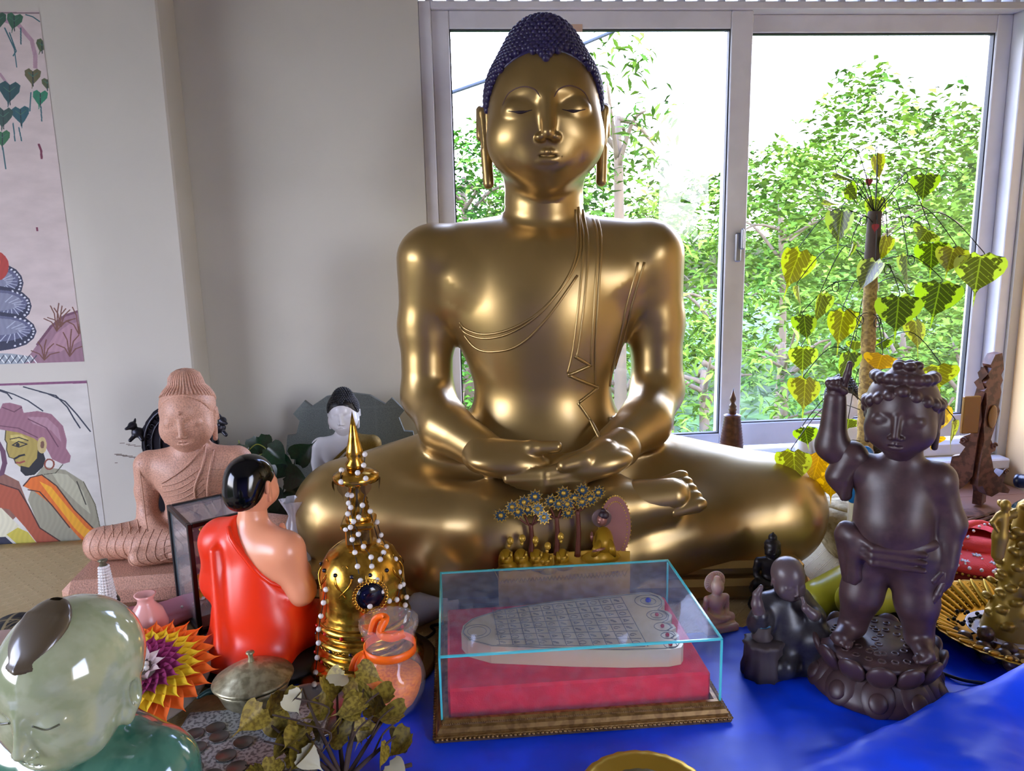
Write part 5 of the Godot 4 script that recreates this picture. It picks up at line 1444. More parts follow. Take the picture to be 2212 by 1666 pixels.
# ---------------------------------------------------------------- cloths, footprint case, plaque, small figures in the middle
func sheet(x0: float, x1: float, z0: float, z1: float, nx: int, nz: int, hf: Callable, th := 0.002) -> ArrayMesh:   # cloth with a thickness over a height function
	var st := ST()
	var g := []
	for i in nx + 1:
		var row := []
		for k in nz + 1:
			var p: Vector3 = hf.call(lerpf(x0, x1, i / float(nx)), lerpf(z0, z1, k / float(nz)))
			row.append(p)
		g.append(row)
	var dn := V(0, th, 0)
	for i in nx:
		for k in nz:
			quad(st, g[i][k], g[i + 1][k], g[i + 1][k + 1], g[i][k + 1])
			quad(st, g[i][k + 1] - dn, g[i + 1][k + 1] - dn, g[i + 1][k] - dn, g[i][k] - dn)
	for i in nx:
		quad(st, g[i][0], g[i][0] - dn, g[i + 1][0] - dn, g[i + 1][0])
		quad(st, g[i + 1][nz], g[i + 1][nz] - dn, g[i][nz] - dn, g[i][nz])
	for k in nz:
		quad(st, g[0][k + 1], g[0][k + 1] - dn, g[0][k] - dn, g[0][k])
		quad(st, g[nx][k], g[nx][k] - dn, g[nx][k + 1] - dn, g[nx][k + 1])
	return fin(st)

func build_center() -> void:
	var n := FastNoiseLite.new()
	n.seed = 5
	n.frequency = 3.0
	# beige lace cloth
	var lace := M("beige_lace", Color(0.8, 0.71, 0.52), 0.75)
	var im := Image.create(256, 256, true, Image.FORMAT_RGBA8)
	var ln := FastNoiseLite.new()
	ln.seed = 9
	ln.frequency = 0.02
	for y in 256:
		for x in 256:
			var motif := sin(x * TAU / 64.0) * sin(y * TAU / 64.0) + 0.5 * sin((x + y) * TAU / 32.0)
			var thread := 0.5 + 0.5 * sin((x + y * (1.0 if motif > 0.3 else -1.0)) * TAU / 8.0)
			var v := 0.45 + 0.4 * thread if motif > 0.25 else 0.35 + 0.08 * ((x + y) % 2)
			im.set_pixel(x, y, Color(v, v, v))
	var alb := Image.create(256, 256, true, Image.FORMAT_RGB8)
	for y in 256:
		for x in 256: alb.set_pixel(x, y, Color(0.84, 0.84, 0.82).lerp(Color(1, 1, 1), im.get_pixel(x, y).r))
	alb.generate_mipmaps()
	im.bump_map_to_normal_map(6.0)
	im.generate_mipmaps()
	tri(lace, ImageTexture.create_from_image(alb), ImageTexture.create_from_image(im), 7.0, 0.7)
	var bh := func(x, z): return V(x, -0.0035 + 0.0006 * n.get_noise_2d(x * 2.0, z * 2.0), z)
	tag(part(self, "lace_tablecloth", sheet(-1.1, 0.98, -1.73, -0.57, 60, 34, bh), lace), "beige lace tablecloth spread over the altar table", "tablecloth")
	# blue satin
	var satin := M("blue_satin", Color(0.0, 0.27, 0.93), 0.42, 0.0, {"rim_enabled": true, "rim": 0.15, "rim_tint": 0.9})
	tri(satin, speck(91, 0.01, Color(0.86, 0.86, 0.88), Color(1, 1, 1), 0.3, 0.7, 5), bumps(92, 0.02, 2.0), 2.0, 0.1)
	var crest := [[0.35, -0.79, 0.0], [0.417, -0.80, 0.006], [0.496, -0.82, 0.032], [0.562, -0.84, 0.041], [0.629, -0.86, 0.057], [0.679, -0.86, 0.07], [0.729, -0.862, 0.093], [0.8, -0.87, 0.1], [0.95, -0.88, 0.1], [1.5, -0.88, 0.08]]
	var blue := func(x, z):
		var back := lerpf(-1.15, -1.185, clampf((x - 0.4) / 0.31, 0.0, 1.0))
		var zz: float = lerpf(back, -0.57, (z + 1.17) / 0.6)
		var h := 0.0
		if x > 0.35:
			for i in crest.size() - 1:
				var a: Array = crest[i]
				var b: Array = crest[i + 1]
				if x >= a[0] and x < b[0]:
					var q: float = (x - a[0]) / (b[0] - a[0])
					var zc: float = lerpf(a[1], b[1], q)
					var hh: float = lerpf(a[2], b[2], q)
					h = hh * smoothstep(zc - 0.035, zc + 0.004, zz) * (1.0 - 0.25 * smoothstep(zc + 0.02, zc + 0.08, zz) * (0.6 + 0.4 * sin(x * 34.0 + zz * 12.0)))
		var wr := 0.0016 * n.get_noise_2d(x * 3.0 + 4.0, zz * 5.0) - 0.0008
		var rid := n.get_noise_2d(x * 2.0 + zz * 3.0, zz * 0.8 - x * 1.4)
		wr += 0.004 * pow(1.0 - absf(rid), 10.0) * smoothstep(0.40, 0.46, x) * (1.0 - smoothstep(-0.9, -0.86, zz) * 0.0)
		return V(x + 0.012 * n.get_noise_1d(zz * 4.0) * (1.0 - smoothstep(-0.28, -0.1, x)), h + wr, zz)
	tag(part(self, "satin_cloth", sheet(-0.275, 1.42, -1.17, -0.57, 150, 60, blue), satin), "glossy royal blue satin cloth rumpled under the footprint case", "cloth")
	build_footprint_case()
	build_plaque()
	# small pale figure with a halo
	var pale := M("pale_resin", Color(0.86, 0.74, 0.66), 0.35, 0.0, {"subsurf_scatter_enabled": true, "subsurf_scatter_strength": 0.4})
	var t := thing("pale_buddha_figurine", "tiny translucent cream seated figure with a round halo by the plinth", "figurine", V(0.427, 0.0, -1.165), 10.0)
	var f := Field.new()
	seated_field(f, 0.012, 0.046, 0.0235, 0.031)
	f.ell(V(0, 0.073, 0.002), V(0.0105, 0.0135, 0.011), 0.004)
	f.ell(V(0, 0.086, 0.0), V(0.006, 0.0055, 0.006), 0.003)
	f.cap(V(0, 0.07, 0.011), V(0, 0.074, 0.012), 0.0018, 0.0012, 0.002)
	f.box(V(0, 0.006, 0.005), V(0.03, 0.007, 0.02), 0.004, 0.004)
	f.region(V(-0.04, 0.0, -0.02), V(0.04, 0.1, 0.035), 0.0022)
	later(f, t, "body", pale)
	var hl := part(t, "halo", lathe([[0.0, 0.0015], [0.018, 0.0015], [0.0195, 0.0], [0.018, -0.0015], [0.0, -0.0015]], 30), pale, V(0, 0.077, -0.008))
	hl.rotation = V(90, 0, 0) * D
	var st := ST()
	for i in 24: tube(st, [V(cos(i * TAU / 24) * 0.012, 0.0016, sin(i * TAU / 24) * 0.012), V(cos(i * TAU / 24) * 0.0185, 0.0016, sin(i * TAU / 24) * 0.0185)], 0.0005, 4)
	part(hl, "rays", fin(st), pale)
	# small dark figure on a lotus
	var dk := M("dark_bronze", Color(0.11, 0.085, 0.08), 0.42, 0.25)
	t = thing("dark_buddha_figurine", "small dark bronze seated figure with pointed crown behind the little monk", "figurine", V(0.542, 0.0, -1.215), -4.0)
	f = Field.new()
	seated_field(f, 0.044, 0.052, 0.031, 0.037)
	head_field(f, V(0, 0.113, 0.002), 0.0125, 4.0, {"lobe": -0.9})
	f.ell(V(0, 0.12, -0.001), V(0.0138, 0.009, 0.0138), 0.002)
	f.ell(V(0, 0.132, -0.001), V(0.0075, 0.007, 0.0075), 0.002)
	f.cap(V(0, 0.137, -0.001), V(0, 0.144, -0.001), 0.0025, 0.001, 0.002)
	f.region(V(-0.045, 0.035, -0.03), V(0.045, 0.15, 0.04), 0.0023)
	later(f, t, "body", dk)
	part(t, "lotus_base", lathe([[0.0, 0.0], [0.034, 0.0], [0.036, 0.006], [0.033, 0.013], [0.026, 0.019], [0.026, 0.024], [0.033, 0.03], [0.035, 0.038], [0.031, 0.044], [0.0, 0.046]], 40, func(a, y): return 1.0 + 0.06 * absf(sin(a * 7.0)) * float(y < 0.016 or y > 0.026)), dk)
	build_little_monk()
	# rim of a gold tray at the very front
	var gt := thing("gold_rimmed_dish", "rounded gold-rimmed dish at the front edge before the glass case", "dish", V(0.205, 0.0, -0.772))
	part(gt, "rim", lathe([[0.052, 0.0], [0.072, 0.0], [0.079, 0.006], [0.08, 0.012], [0.077, 0.015], [0.07, 0.013], [0.055, 0.006]], 64, func(a, _y): return 1.0 + 0.012 * sin(a * 24.0)), M("gold_rim", Color(0.75, 0.6, 0.22), 0.3, 0.85))
	part(gt, "well", lathe([[0.0, 0.003], [0.056, 0.006], [0.054, 0.003], [0.0, 0.001]], 48), M("dish_well", Color(0.5, 0.46, 0.3), 0.4, 0.3))

func build_footprint_case() -> void:
	var at := V(0.16, 0.0, -1.06)
	var t := thing("footprint_glass_case", "low glass box on a gilt moulded frame, the footprint's cover", "case", at)
	var gilt := M("gilt_wood", Color(0.58, 0.45, 0.26), 0.36, 0.55)
	tri(gilt, speck(101, 0.05, Color(0.78, 0.74, 0.7), Color(1, 1, 1), 0.3, 0.6, 4), null, 5.0)
	var prof := [[0.0, 0.0], [0.012, 0.0], [0.0135, 0.004], [0.011, 0.0075], [0.0085, 0.008], [0.0095, 0.012], [0.0065, 0.0165], [0.003, 0.018], [0.003, 0.021], [-0.001, 0.024], [-0.006, 0.024], [-0.006, 0.0]]
	var hx := 0.187
	var hz := 0.137
	for s in 4:                                                        # four mitred sides
		var st := ST(false)
		var pts := [[], []]
		for e in 2:
			for p in prof:
				var u: float = (1.0 if e else -1.0)
				match s:
					0: pts[e].append(V(u * (hx + p[0]), p[1], hz + p[0]))
					1: pts[e].append(V(hx + p[0], p[1], -u * (hz + p[0])))
					2: pts[e].append(V(-u * (hx + p[0]), p[1], -hz - p[0]))
					3: pts[e].append(V(-hx - p[0], p[1], u * (hz + p[0])))
		for i in prof.size():
			var j := (i + 1) % prof.size()
			quad(st, pts[0][j], pts[1][j], pts[1][i], pts[0][i])
		part(t, "frame_side", fin(st), gilt)
		var rope := []
		var bead := ST()
		var A: Vector3 = pts[0][2].lerp(pts[0][3], 0.3)
		var Bp: Vector3 = pts[1][2].lerp(pts[1][3], 0.3)
		var L := A.distance_to(Bp)
		var cnt := int(L / 0.006)
		var bm := ball(0.0025, 6, 4)
		for i in cnt: bead.append_from(bm, 0, Transform3D(Basis.from_euler(V(0, 0, 0.7)).scaled(V(1.4, 0.9, 1)), A.lerp(Bp, (i + 0.5) / cnt)))
		A = pts[0][8]
		Bp = pts[1][8]
		bm = ball(0.0012, 5, 3)
		cnt = int(A.distance_to(Bp) / 0.003)
		for i in cnt: bead.append_from(bm, 0, Transform3D(Basis(), A.lerp(Bp, (i + 0.5) / cnt)))
		part(t, "beading", bead.commit(), gilt)
	part(t, "base_board", boxm(V(0, 0.005, 0), V(0.372, 0.01, 0.272)), M("base_board", Color(0.35, 0.3, 0.27), 0.8))
	var g := M("cover_glass", Color(0.82, 0.9, 1.0, 0.04), 0.03, 0.0, {"metallic_specular": 0.25})
	g.transparency = BaseMaterial3D.TRANSPARENCY_ALPHA
	tri(g, speck(105, 0.03, Color(0.75, 0.8, 0.85), Color(1, 1, 1), 0.4, 0.6, 5), null, 6.0)
	var dusty := M("dusty_glass", Color(0.72, 0.78, 0.9, 0.14), 0.04)
	dusty.transparency = BaseMaterial3D.TRANSPARENCY_ALPHA
	tri(dusty, speck(106, 0.03, Color(0.7, 0.72, 0.8), Color(1, 1, 1), 0.4, 0.6, 5), null, 6.0)
	var edge := M("glass_edge", Color(0.35, 0.85, 0.85, 0.75), 0.08)
	edge.transparency = BaseMaterial3D.TRANSPARENCY_ALPHA
	var w := 0.382
	var d := 0.262
	var h := 0.1135
	for q in [[V(0, h - 0.0015, 0), V(w - 0.004, 0.003, d - 0.004)], [V(0, (h + 0.02) / 2, d / 2 - 0.0015), V(w - 0.006, h - 0.02, 0.003)], [V(0, (h + 0.02) / 2, -d / 2 + 0.0015), V(w - 0.006, h - 0.02, 0.003)], [V(w / 2 - 0.0015, (h + 0.02) / 2, 0), V(0.003, h - 0.02, d - 0.006)], [V(-w / 2 + 0.0015, (h + 0.02) / 2, 0), V(0.003, h - 0.02, d - 0.006)]]:
		part(t, "pane", boxm(q[0], q[1]), dusty if q[1].y < 0.004 else g)
	for sx in [-1, 1]:
		for sz in [-1, 1]: part(t, "pane_edge", boxm(V(sx * (w / 2 - 0.0012), (h + 0.02) / 2, sz * (d / 2 - 0.0012)), V(0.0028, h - 0.02, 0.0028)), edge)
		part(t, "pane_edge", boxm(V(0, h - 0.0012, sx * (d / 2 - 0.0012)), V(w, 0.0028, 0.0028)), edge)
		part(t, "pane_edge", boxm(V(sx * (w / 2 - 0.0012), h - 0.0012, 0), V(0.0028, 0.0028, d - 0.006)), edge)
	# red velvet block
	var red := M("red_velvet", Color(0.86, 0.0, 0.13), 0.85)
	tri(red, speck(107, 0.02, Color(0.93, 0.93, 0.93), Color(1, 1, 1), 0.3, 0.7, 4), bumps(108, 0.3, 3.0), 5.0, 0.25)
	tag(part(self, "velvet_block", boxm(V(0, 0.0325, 0), V(0.362, 0.045, 0.232), 0.003), red, at), "red velvet covered block inside the low glass footprint case", "block")
	# footprint
	var outl := [[-0.160, 0.013], [-0.157, -0.008], [-0.143, -0.028], [-0.099, -0.052], [-0.009, -0.069], [0.067, -0.075], [0.13, -0.081], [0.148, -0.079], [0.160, -0.066], [0.162, -0.05], [0.158, -0.034], [0.148, -0.022], [0.157, -0.014], [0.160, -0.001], [0.154, 0.013], [0.144, 0.02], [0.154, 0.027], [0.155, 0.037], [0.144, 0.045], [0.152, 0.051], [0.153, 0.06], [0.143, 0.068], [0.15, 0.075], [0.152, 0.083], [0.146, 0.092], [0.128, 0.096], [0.066, 0.091], [-0.004, 0.080], [-0.119, 0.057], [-0.151, 0.036]]
	var fl := []
	for p in outl: fl.append([p[0], -p[1]])
	var ivory := M("ivory_gold", Color(0.83, 0.79, 0.64), 0.25, 0.35)
	var ft := thing("engraved_footprint", "cream engraved footprint plaque with jewelled toes inside the glass case", "footprint", at + V(0, 0.055, 0))
	part(ft, "sole", slab(fl, 0.026, true), ivory, V(0, 0.0135, 0))
	var ink := M("engraving", Color(0.36, 0.37, 0.36), 0.5, 0.2)
	var st := ST()
	var y := 0.0268
	var rim := []
	for p in outl: rim.append(V(p[0] * 0.975 - 0.001, y, (p[1] - 0.008) * 0.96 + 0.008))
	rim.append(rim[0])
	tube(st, rim, 0.0006, 4)
	var top := func(x): return lerpf(-0.056, -0.076, clampf((x + 0.1) / 0.2, 0, 1)) + 0.006
	var bot := func(x): return lerpf(0.058, 0.093, clampf((x + 0.12) / 0.24, 0, 1)) - 0.006
	for i in 12:
		var x := -0.11 + i * 0.0188
		tube(st, [V(x, y, top.call(x)), V(x + 0.004, y, bot.call(x))], 0.0005, 4)
	for k in 8:
		var pts := []
		for i in 12:
			var x := -0.11 + i * 0.0188
			pts.append(V(x, y, lerpf(top.call(x), bot.call(x), k / 7.0)))
		tube(st, pts, 0.0005, 4)
	for i in 11:                                                       # a small sign in every field
		for k in 7:
			var x := -0.101 + i * 0.0188
			var z := lerpf(top.call(x), bot.call(x), (k + 0.5) / 7.0)
			var pts := []
			var tp := (i * 3 + k * 5) % 4
			for q in 9:
				var a := q * TAU / 8.0
				var r := 0.0045 * (1.0 if tp == 0 else (0.6 + 0.4 * cos(a * 3.0) if tp == 1 else (0.55 + 0.45 * sin(a * 2.0) if tp == 2 else 0.4 + 0.08 * q)))
				pts.append(V(x + cos(a) * r * 1.2, y, z + sin(a) * r))
			tube(st, pts, 0.0004, 3)
	for q in [[-0.137, 0.012, 0.014], [-0.137, 0.012, 0.02], [0.136, -0.05, 0.021], [0.136, -0.05, 0.012], [0.137, -0.003, 0.015], [0.137, -0.003, 0.009], [0.136, 0.032, 0.012], [0.136, 0.058, 0.009], [0.133, 0.084, 0.009]]:
		var pts := []
		for i in 25: pts.append(V(q[0] + cos(i * TAU / 24) * q[2], y, q[1] + sin(i * TAU / 24) * q[2]))
		tube(st, pts, 0.0005, 4)
	part(ft, "engraved_lines", fin(st), ink)
	for q in [[0.136, -0.05, 0.0046, 0], [0.137, -0.003, 0.003, 1], [0.136, 0.032, 0.003, 1], [0.136, 0.058, 0.003, 1], [0.133, 0.084, 0.003, 1]]:
		part(ft, "toe_jewel", ball(q[2], 10, 5), M("jewel_%d" % q[3], Color(0.02, 0.1, 0.6) if q[3] == 0 else Color(0.6, 0.03, 0.06), 0.08), V(q[0], 0.028, q[1]))

func blob(st: SurfaceTool, c: Vector3, r: Vector3, rot := Vector3.ZERO) -> void:
	st.append_from(ball(1.0, 12, 7), 0, Transform3D(Basis.from_euler(rot * D) * Basis.from_scale(r), c))
func build_plaque() -> void:
	var t := thing("relief_plaque", "gilt metal relief of kneeling monks under flowering trees behind the glass case", "plaque", V(0.18, 0.0, -1.222))
	var gold := M("plaque_gold", Color(0.78, 0.62, 0.22), 0.4, 0.45)
	var og := M("plaque_robe", Color(0.66, 0.5, 0.1), 0.45, 0.3)
	var br := M("plaque_bark", Color(0.36, 0.17, 0.1), 0.45, 0.3)
	var bl := M("plaque_petal", Color(0.22, 0.3, 0.36), 0.4, 0.4)
	var pk := M("plaque_pink", Color(0.6, 0.4, 0.34), 0.4, 0.4)
	var ox := -0.18
	part(t, "base_strip", boxm(V(0, 0.05, -0.004), V(0.228, 0.1, 0.003)), gold)
	var st := ST()
	for i in 34:
		for s in [-1, 1]: tube(st, [V(-0.11 + i * 0.0065, 0.072, -0.002), V(-0.11 + i * 0.0065 + s * 0.012, 0.1, -0.002)], 0.0006, 4)
	part(t, "lattice", fin(st), gold)
	part(t, "ground_panel", slab([[-0.113, 0.08], [0.113, 0.085], [0.113, 0.118], [0.06, 0.125], [-0.02, 0.122], [-0.113, 0.116]], 0.003), gold)
	for q in [[0.123, 0.12, 0.177], [0.167, 0.12, 0.187], [0.203, 0.115, 0.197]]:
		var x: float = q[0] + ox
		st = ST()
		tube(st, spline([V(x - 0.001, q[1], 0), V(x + 0.001, lerpf(q[1], q[2], 0.5), 0.001), V(x, q[2], 0)], 4), [0.006, 0.0055, 0.005, 0.0045, 0.0043, 0.0042, 0.004, 0.004, 0.0038], 7)
		for s in [-1, 1]:
			tube(st, spline([V(x, q[2] - 0.008, 0), V(x + s * 0.006, q[2] + 0.006, 0), V(x + s * 0.012, q[2] + 0.022, 0)], 3), 0.002, 5)
			tube(st, spline([V(x, q[2] - 0.004, 0), V(x + s * 0.012, q[2] + 0.004, 0), V(x + s * 0.022, q[2] + 0.014, 0)], 3), 0.0016, 5)
		part(t, "tree_trunk", fin(st), br)
	for c in [[0.073, 0.196], [0.092, 0.210], [0.102, 0.201], [0.112, 0.217], [0.131, 0.226], [0.135, 0.204], [0.145, 0.189], [0.157, 0.217], [0.179, 0.230], [0.185, 0.210], [0.186, 0.195], [0.198, 0.220], [0.211, 0.233], [0.224, 0.217], [0.237, 0.228], [0.118, 0.204], [0.17, 0.212], [0.21, 0.213]]:
		var star := []
		for i in 20:
			var a := TAU * i / 20.0
			var r := 0.0135 if i % 2 == 0 else 0.0085
			star.append([cos(a) * r, sin(a) * r])
		var fl := part(t, "flower", slab(star, 0.0022), bl, V(c[0] + ox, c[1], 0.003))
		fl.rotation = V(rng.randf_range(-14, 14), rng.randf_range(-14, 14), rng.randf_range(0, 30)) * D
		part(fl, "flower_rim", slab_ring(star, 0.86, 0.0012), gold, V(0, 0, 0.0014))
		part(fl, "flower_heart", ball(0.004, 9, 5), gold, V(0, 0, 0.001))
	var hb := [[0.088, 0.150, 0.080, 0.121], [0.108, 0.153, 0.105, 0.120], [0.130, 0.149, 0.131, 0.118], [0.151, 0.137, 0.147, 0.111], [0.173, 0.153, 0.175, 0.116]]
	for q in hb:
		st = ST()
		blob(st, V(q[2] + ox, q[3] - 0.004, 0.002), V(0.013, 0.019, 0.007))
		blob(st, V(q[2] + ox + 0.004, q[3] - 0.016, 0.004), V(0.017, 0.009, 0.008))
		blob(st, V(q[2] + ox - 0.006, q[3], 0.006), V(0.004, 0.012, 0.004), V(0, 0, 12))
		var mk := part(t, "kneeling_monk", st.commit(), og)
		st = ST()
		blob(st, V(q[0] + ox, q[1], 0.003), V(0.0058, 0.0072, 0.0058))
		blob(st, V(q[0] + ox + 0.003, q[1] - 0.001, 0.008), V(0.0016, 0.0022, 0.0016))
		blob(st, V(lerpf(q[0], q[2], 0.3) + ox, q[1] - 0.009, 0.002), V(0.003, 0.004, 0.003))
		blob(st, V(q[2] + ox + 0.008, q[3] + 0.006, 0.009), V(0.002, 0.007, 0.002), V(0, 0, -15))
		blob(st, V(q[2] + ox + 0.003, q[3] + 0.001, 0.009), V(0.0075, 0.002, 0.002), V(0, 0, 20))
		part(mk, "head_and_hands", st.commit(), gold)
	# teacher under a mandorla
	var mand := []
	for i in 30:
		var a := TAU * i / 30.0
		mand.append([0.087 + 0.027 * cos(a), 0.163 + 0.055 * sin(a)])
	var mo := part(t, "mandorla", slab(mand, 0.003), pk, V(0, 0, -0.001))
	st = ST()
	for i in 44:
		var a := TAU * i / 44.0
		blob(st, V(0.087 + 0.0275 * cos(a), 0.163 + 0.0555 * sin(a), 0), V(0.0017, 0.0017, 0.0015))
		blob(st, V(0.087 + 0.021 * cos(a), 0.163 + 0.046 * sin(a), 0.002), V(0.0011, 0.0011, 0.001))
	part(mo, "pearl_border", st.commit(), gold)
	st = ST()
	blob(st, V(0.066, 0.137, 0.003), V(0.018, 0.03, 0.009))
	blob(st, V(0.062, 0.112, 0.005), V(0.034, 0.013, 0.011))
	blob(st, V(0.052, 0.128, 0.01), V(0.007, 0.02, 0.005), V(0, 0, -20))
	blob(st, V(0.08, 0.128, 0.009), V(0.006, 0.02, 0.005), V(0, 0, 14))
	var bd := part(t, "seated_teacher", st.commit(), og)
	st = ST()
	blob(st, V(0.064, 0.179, 0.003), V(0.009, 0.0115, 0.008))
	blob(st, V(0.0575, 0.177, 0.009), V(0.0025, 0.003, 0.002))
	blob(st, V(0.045, 0.152, 0.01), V(0.0028, 0.01, 0.002))
	blob(st, V(0.056, 0.13, 0.014), V(0.012, 0.0026, 0.003), V(0, 0, 12))
	part(bd, "head_and_hands", st.commit(), pk)
	st = ST()
	blob(st, V(0.067, 0.187, 0.003), V(0.0095, 0.0075, 0.0085))
	blob(st, V(0.066, 0.195, 0.003), V(0.004, 0.004, 0.004))
	part(bd, "hair", st.commit(), M("plaque_hair", Color(0.16, 0.08, 0.1), 0.5))
	var hl := part(t, "halo", lathe([[0.0, 0.001], [0.016, 0.001], [0.0172, 0.0], [0.016, -0.001], [0.0, -0.001]], 28), M("plaque_halo", Color(0.45, 0.36, 0.33), 0.4, 0.4), V(0.064, 0.181, 0.0))
	hl.rotation.x = PI / 2
func slab_ring(poly: Array, k: float, depth: float) -> ArrayMesh:
	var st := ST(false)
	var n := poly.size()
	for i in n:
		var a := V(poly[i][0], poly[i][1], 0)
		var b := V(poly[(i + 1) % n][0], poly[(i + 1) % n][1], 0)
		var z := V(0, 0, depth)
		quad(st, a * k + z, b * k + z, b + z, a + z)
		quad(st, a, b, b + z, a + z)
		quad(st, b * k, a * k, a * k + z, b * k + z)
	return fin(st)

func build_little_monk() -> void:
	var st: SurfaceTool
	var skin := M("monk_stone", Color(0.33, 0.27, 0.27), 0.35)
	var robe := M("monk_glaze", Color(0.2, 0.19, 0.2), 0.35)
	tri(robe, speck(111, 0.04, Color(0.75, 0.72, 0.74), Color(1, 1, 1), 0.3, 0.6, 4), null, 8.0)
	var t := thing("little_monk_figurine", "small grey-brown child monk with finger to lips sitting by a stump", "figurine", V(0.476, 0.0, -1.048), 8.0)
	var hd := Field.new()
	head_field(hd, V(0.016, 0.133, 0.008), 0.0215, 6.0, {"len": 1.0, "lobe": -0.5})
	hd.ell(V(0.016, 0.148, 0.003), V(0.0235, 0.023, 0.0245), 0.008)
	hd.cap(V(0.012, 0.1, 0), V(0.015, 0.122, 0.003), 0.012, 0.011, 0.008)
	# hands: one raised to the side, one before the mouth
	hd.chain([V(-0.036, 0.085, 0.02), V(-0.044, 0.112, 0.022), V(-0.045, 0.128, 0.022)], [0.011, 0.008, 0.006], 0.004)
	hd.cap(V(-0.045, 0.128, 0.022), V(-0.04, 0.14, 0.024), 0.006, 0.0035, 0.002)
	hd.chain([V(0.048, 0.085, 0.03), V(0.032, 0.098, 0.046), V(0.022, 0.108, 0.044)], [0.01, 0.0075, 0.0065], 0.004)
	hd.cap(V(0.022, 0.108, 0.044), V(0.019, 0.122, 0.038), 0.0035, 0.003, 0.002)
	hd.region(V(-0.065, 0.07, -0.03), V(0.07, 0.18, 0.06), 0.0022)
	later(hd, t, "body", skin)
	var r := Field.new()
	r.ell(V(0.014, 0.085, 0.0), V(0.034, 0.036, 0.028), 0.012)
	r.ell(V(0.018, 0.042, 0.006), V(0.044, 0.046, 0.038), 0.02)
	r.chain([V(-0.014, 0.1, 0.0), V(-0.034, 0.076, 0.012), V(-0.038, 0.092, 0.02)], [0.017, 0.015, 0.0125], 0.012)
	r.chain([V(0.042, 0.1, 0.0), V(0.054, 0.075, 0.014), V(0.05, 0.082, 0.03)], [0.017, 0.018, 0.013], 0.012)
	r.cap(V(0.052, 0.075, 0.016), V(0.066, 0.042, 0.02), 0.012, 0.006, 0.008)
	r.cap(V(0.02, 0.04, 0.02), V(0.045, 0.055, 0.045), 0.024, 0.019, 0.015)
	r.cap(V(0.045, 0.055, 0.045), V(0.035, 0.012, 0.045), 0.019, 0.014, 0.012)
	r.cap(V(0.005, 0.03, 0.02), V(-0.01, 0.02, 0.045), 0.022, 0.016, 0.012)
	r.box(V(0.015, 0.008, 0.01), V(0.05, 0.008, 0.04), 0.006, 0.012)
	r.region(V(-0.06, 0.0, -0.05), V(0.09, 0.13, 0.08), 0.0027)
	later(r, t, "robe", robe)
	part(t, "tree_stump", lathe([[0.0, 0.0], [0.03, 0.0], [0.031, 0.012], [0.027, 0.03], [0.026, 0.047], [0.029, 0.053], [0.025, 0.055], [0.0, 0.054]], 40, func(a, y): return 1.0 + 0.07 * sin(a * 9.0 + y * 40.0) + 0.03 * sin(a * 17.0)), M("stump", Color(0.24, 0.2, 0.2), 0.6), V(-0.032, 0.0, 0.024))
	var cup := thing("stone_cup", "tiny square stone cup standing on the little monk's stump", "cup", V(0.476, 0.055, -1.048) + V(-0.03, 0.0, 0.026), 8.0)
	part(cup, "cup", lathe([[0.0, 0.0], [0.013, 0.0], [0.0155, 0.004], [0.012, 0.009], [0.0125, 0.022], [0.0105, 0.022], [0.0095, 0.012], [0.0, 0.011]], 24), M("stump", Color(0.24, 0.2, 0.2), 0.6))
	part(cup, "water_glass", boxm(V(0, 0.0205, 0), V(0.018, 0.007, 0.018), 0.0015), M("blue_glass", Color(0.25, 0.4, 0.5), 0.05))

# ---------------------------------------------------------------- right side of the table
const FOIL_LEAVES := [[964, 756, -1526, 68, 56, -1], [843, 792, -1502, 64, 30, 16], [720, 755, -1412, 53, 18, 65], [759, 729, -1447, 47, 29, 52], [760, 712, -1525, 60, 20, 72], [831, 710, -1471, 63, 43, 0], [762, 686, -1463, 84, 51, -12], [705, 611, -1514, 104, 67, -17], [912, 647, -1422, 36, 55, -38], [987, 620, -1522, 77, 68, 3], [1003, 611, -1477, 67, 62, -11], [1048, 595, -1457, 101, 94, -4], [977, 542, -1471, 96, 89, -6], [845, 636, -1446, 64, 30, -10], [812, 591, -1422, 84, 42, -28], [842, 525, -1387, 93, 83, 0], [947, 465, -1495, 79, 36, 8], [717, 531, -1436, 76, 34, -9], [680, 490, -1429, 65, 47, 5], [792, 490, -1493, 95, 65, -5], [734, 411, -1540, 71, 60, 1], [752, 423, -1384, 75, 42, -8], [719, 354, -1492, 89, 64, -2], [825, 427, -1500, 28, 36, -6], [823, 414, -1397, 44, 64, -14], [970, 380, -1446, 65, 76, 9], [996, 297, -1465, 85, 46, -3], [686, 271, -1416, 52, 48, 13], [625, 250, -1330, 85, 66, 6], [676, 242, -1330, 78, 54, -10], [700, 202, -1330, 66, 54, 3], [1017, 210, -1525, 31, 62, 14], [880, 601, -1434, 73, 11, 4], [747, 626, -1391, 41, 8, -5], [703, 542, -1507, 54, 11, 5], [821, 264, -1500, 29, 56, -6], [884, 429, -1500, 32, 36, 0], [993, 270, -1421, 65, 18, 3]]

func build_right() -> void:
	build_baby()
	build_kneeling_yellow()
	build_foil_tree()
	build_window_buddha()
	build_finial()
	build_carved_stand()
	build_red_cap()
	build_tray()
	build_right_small()

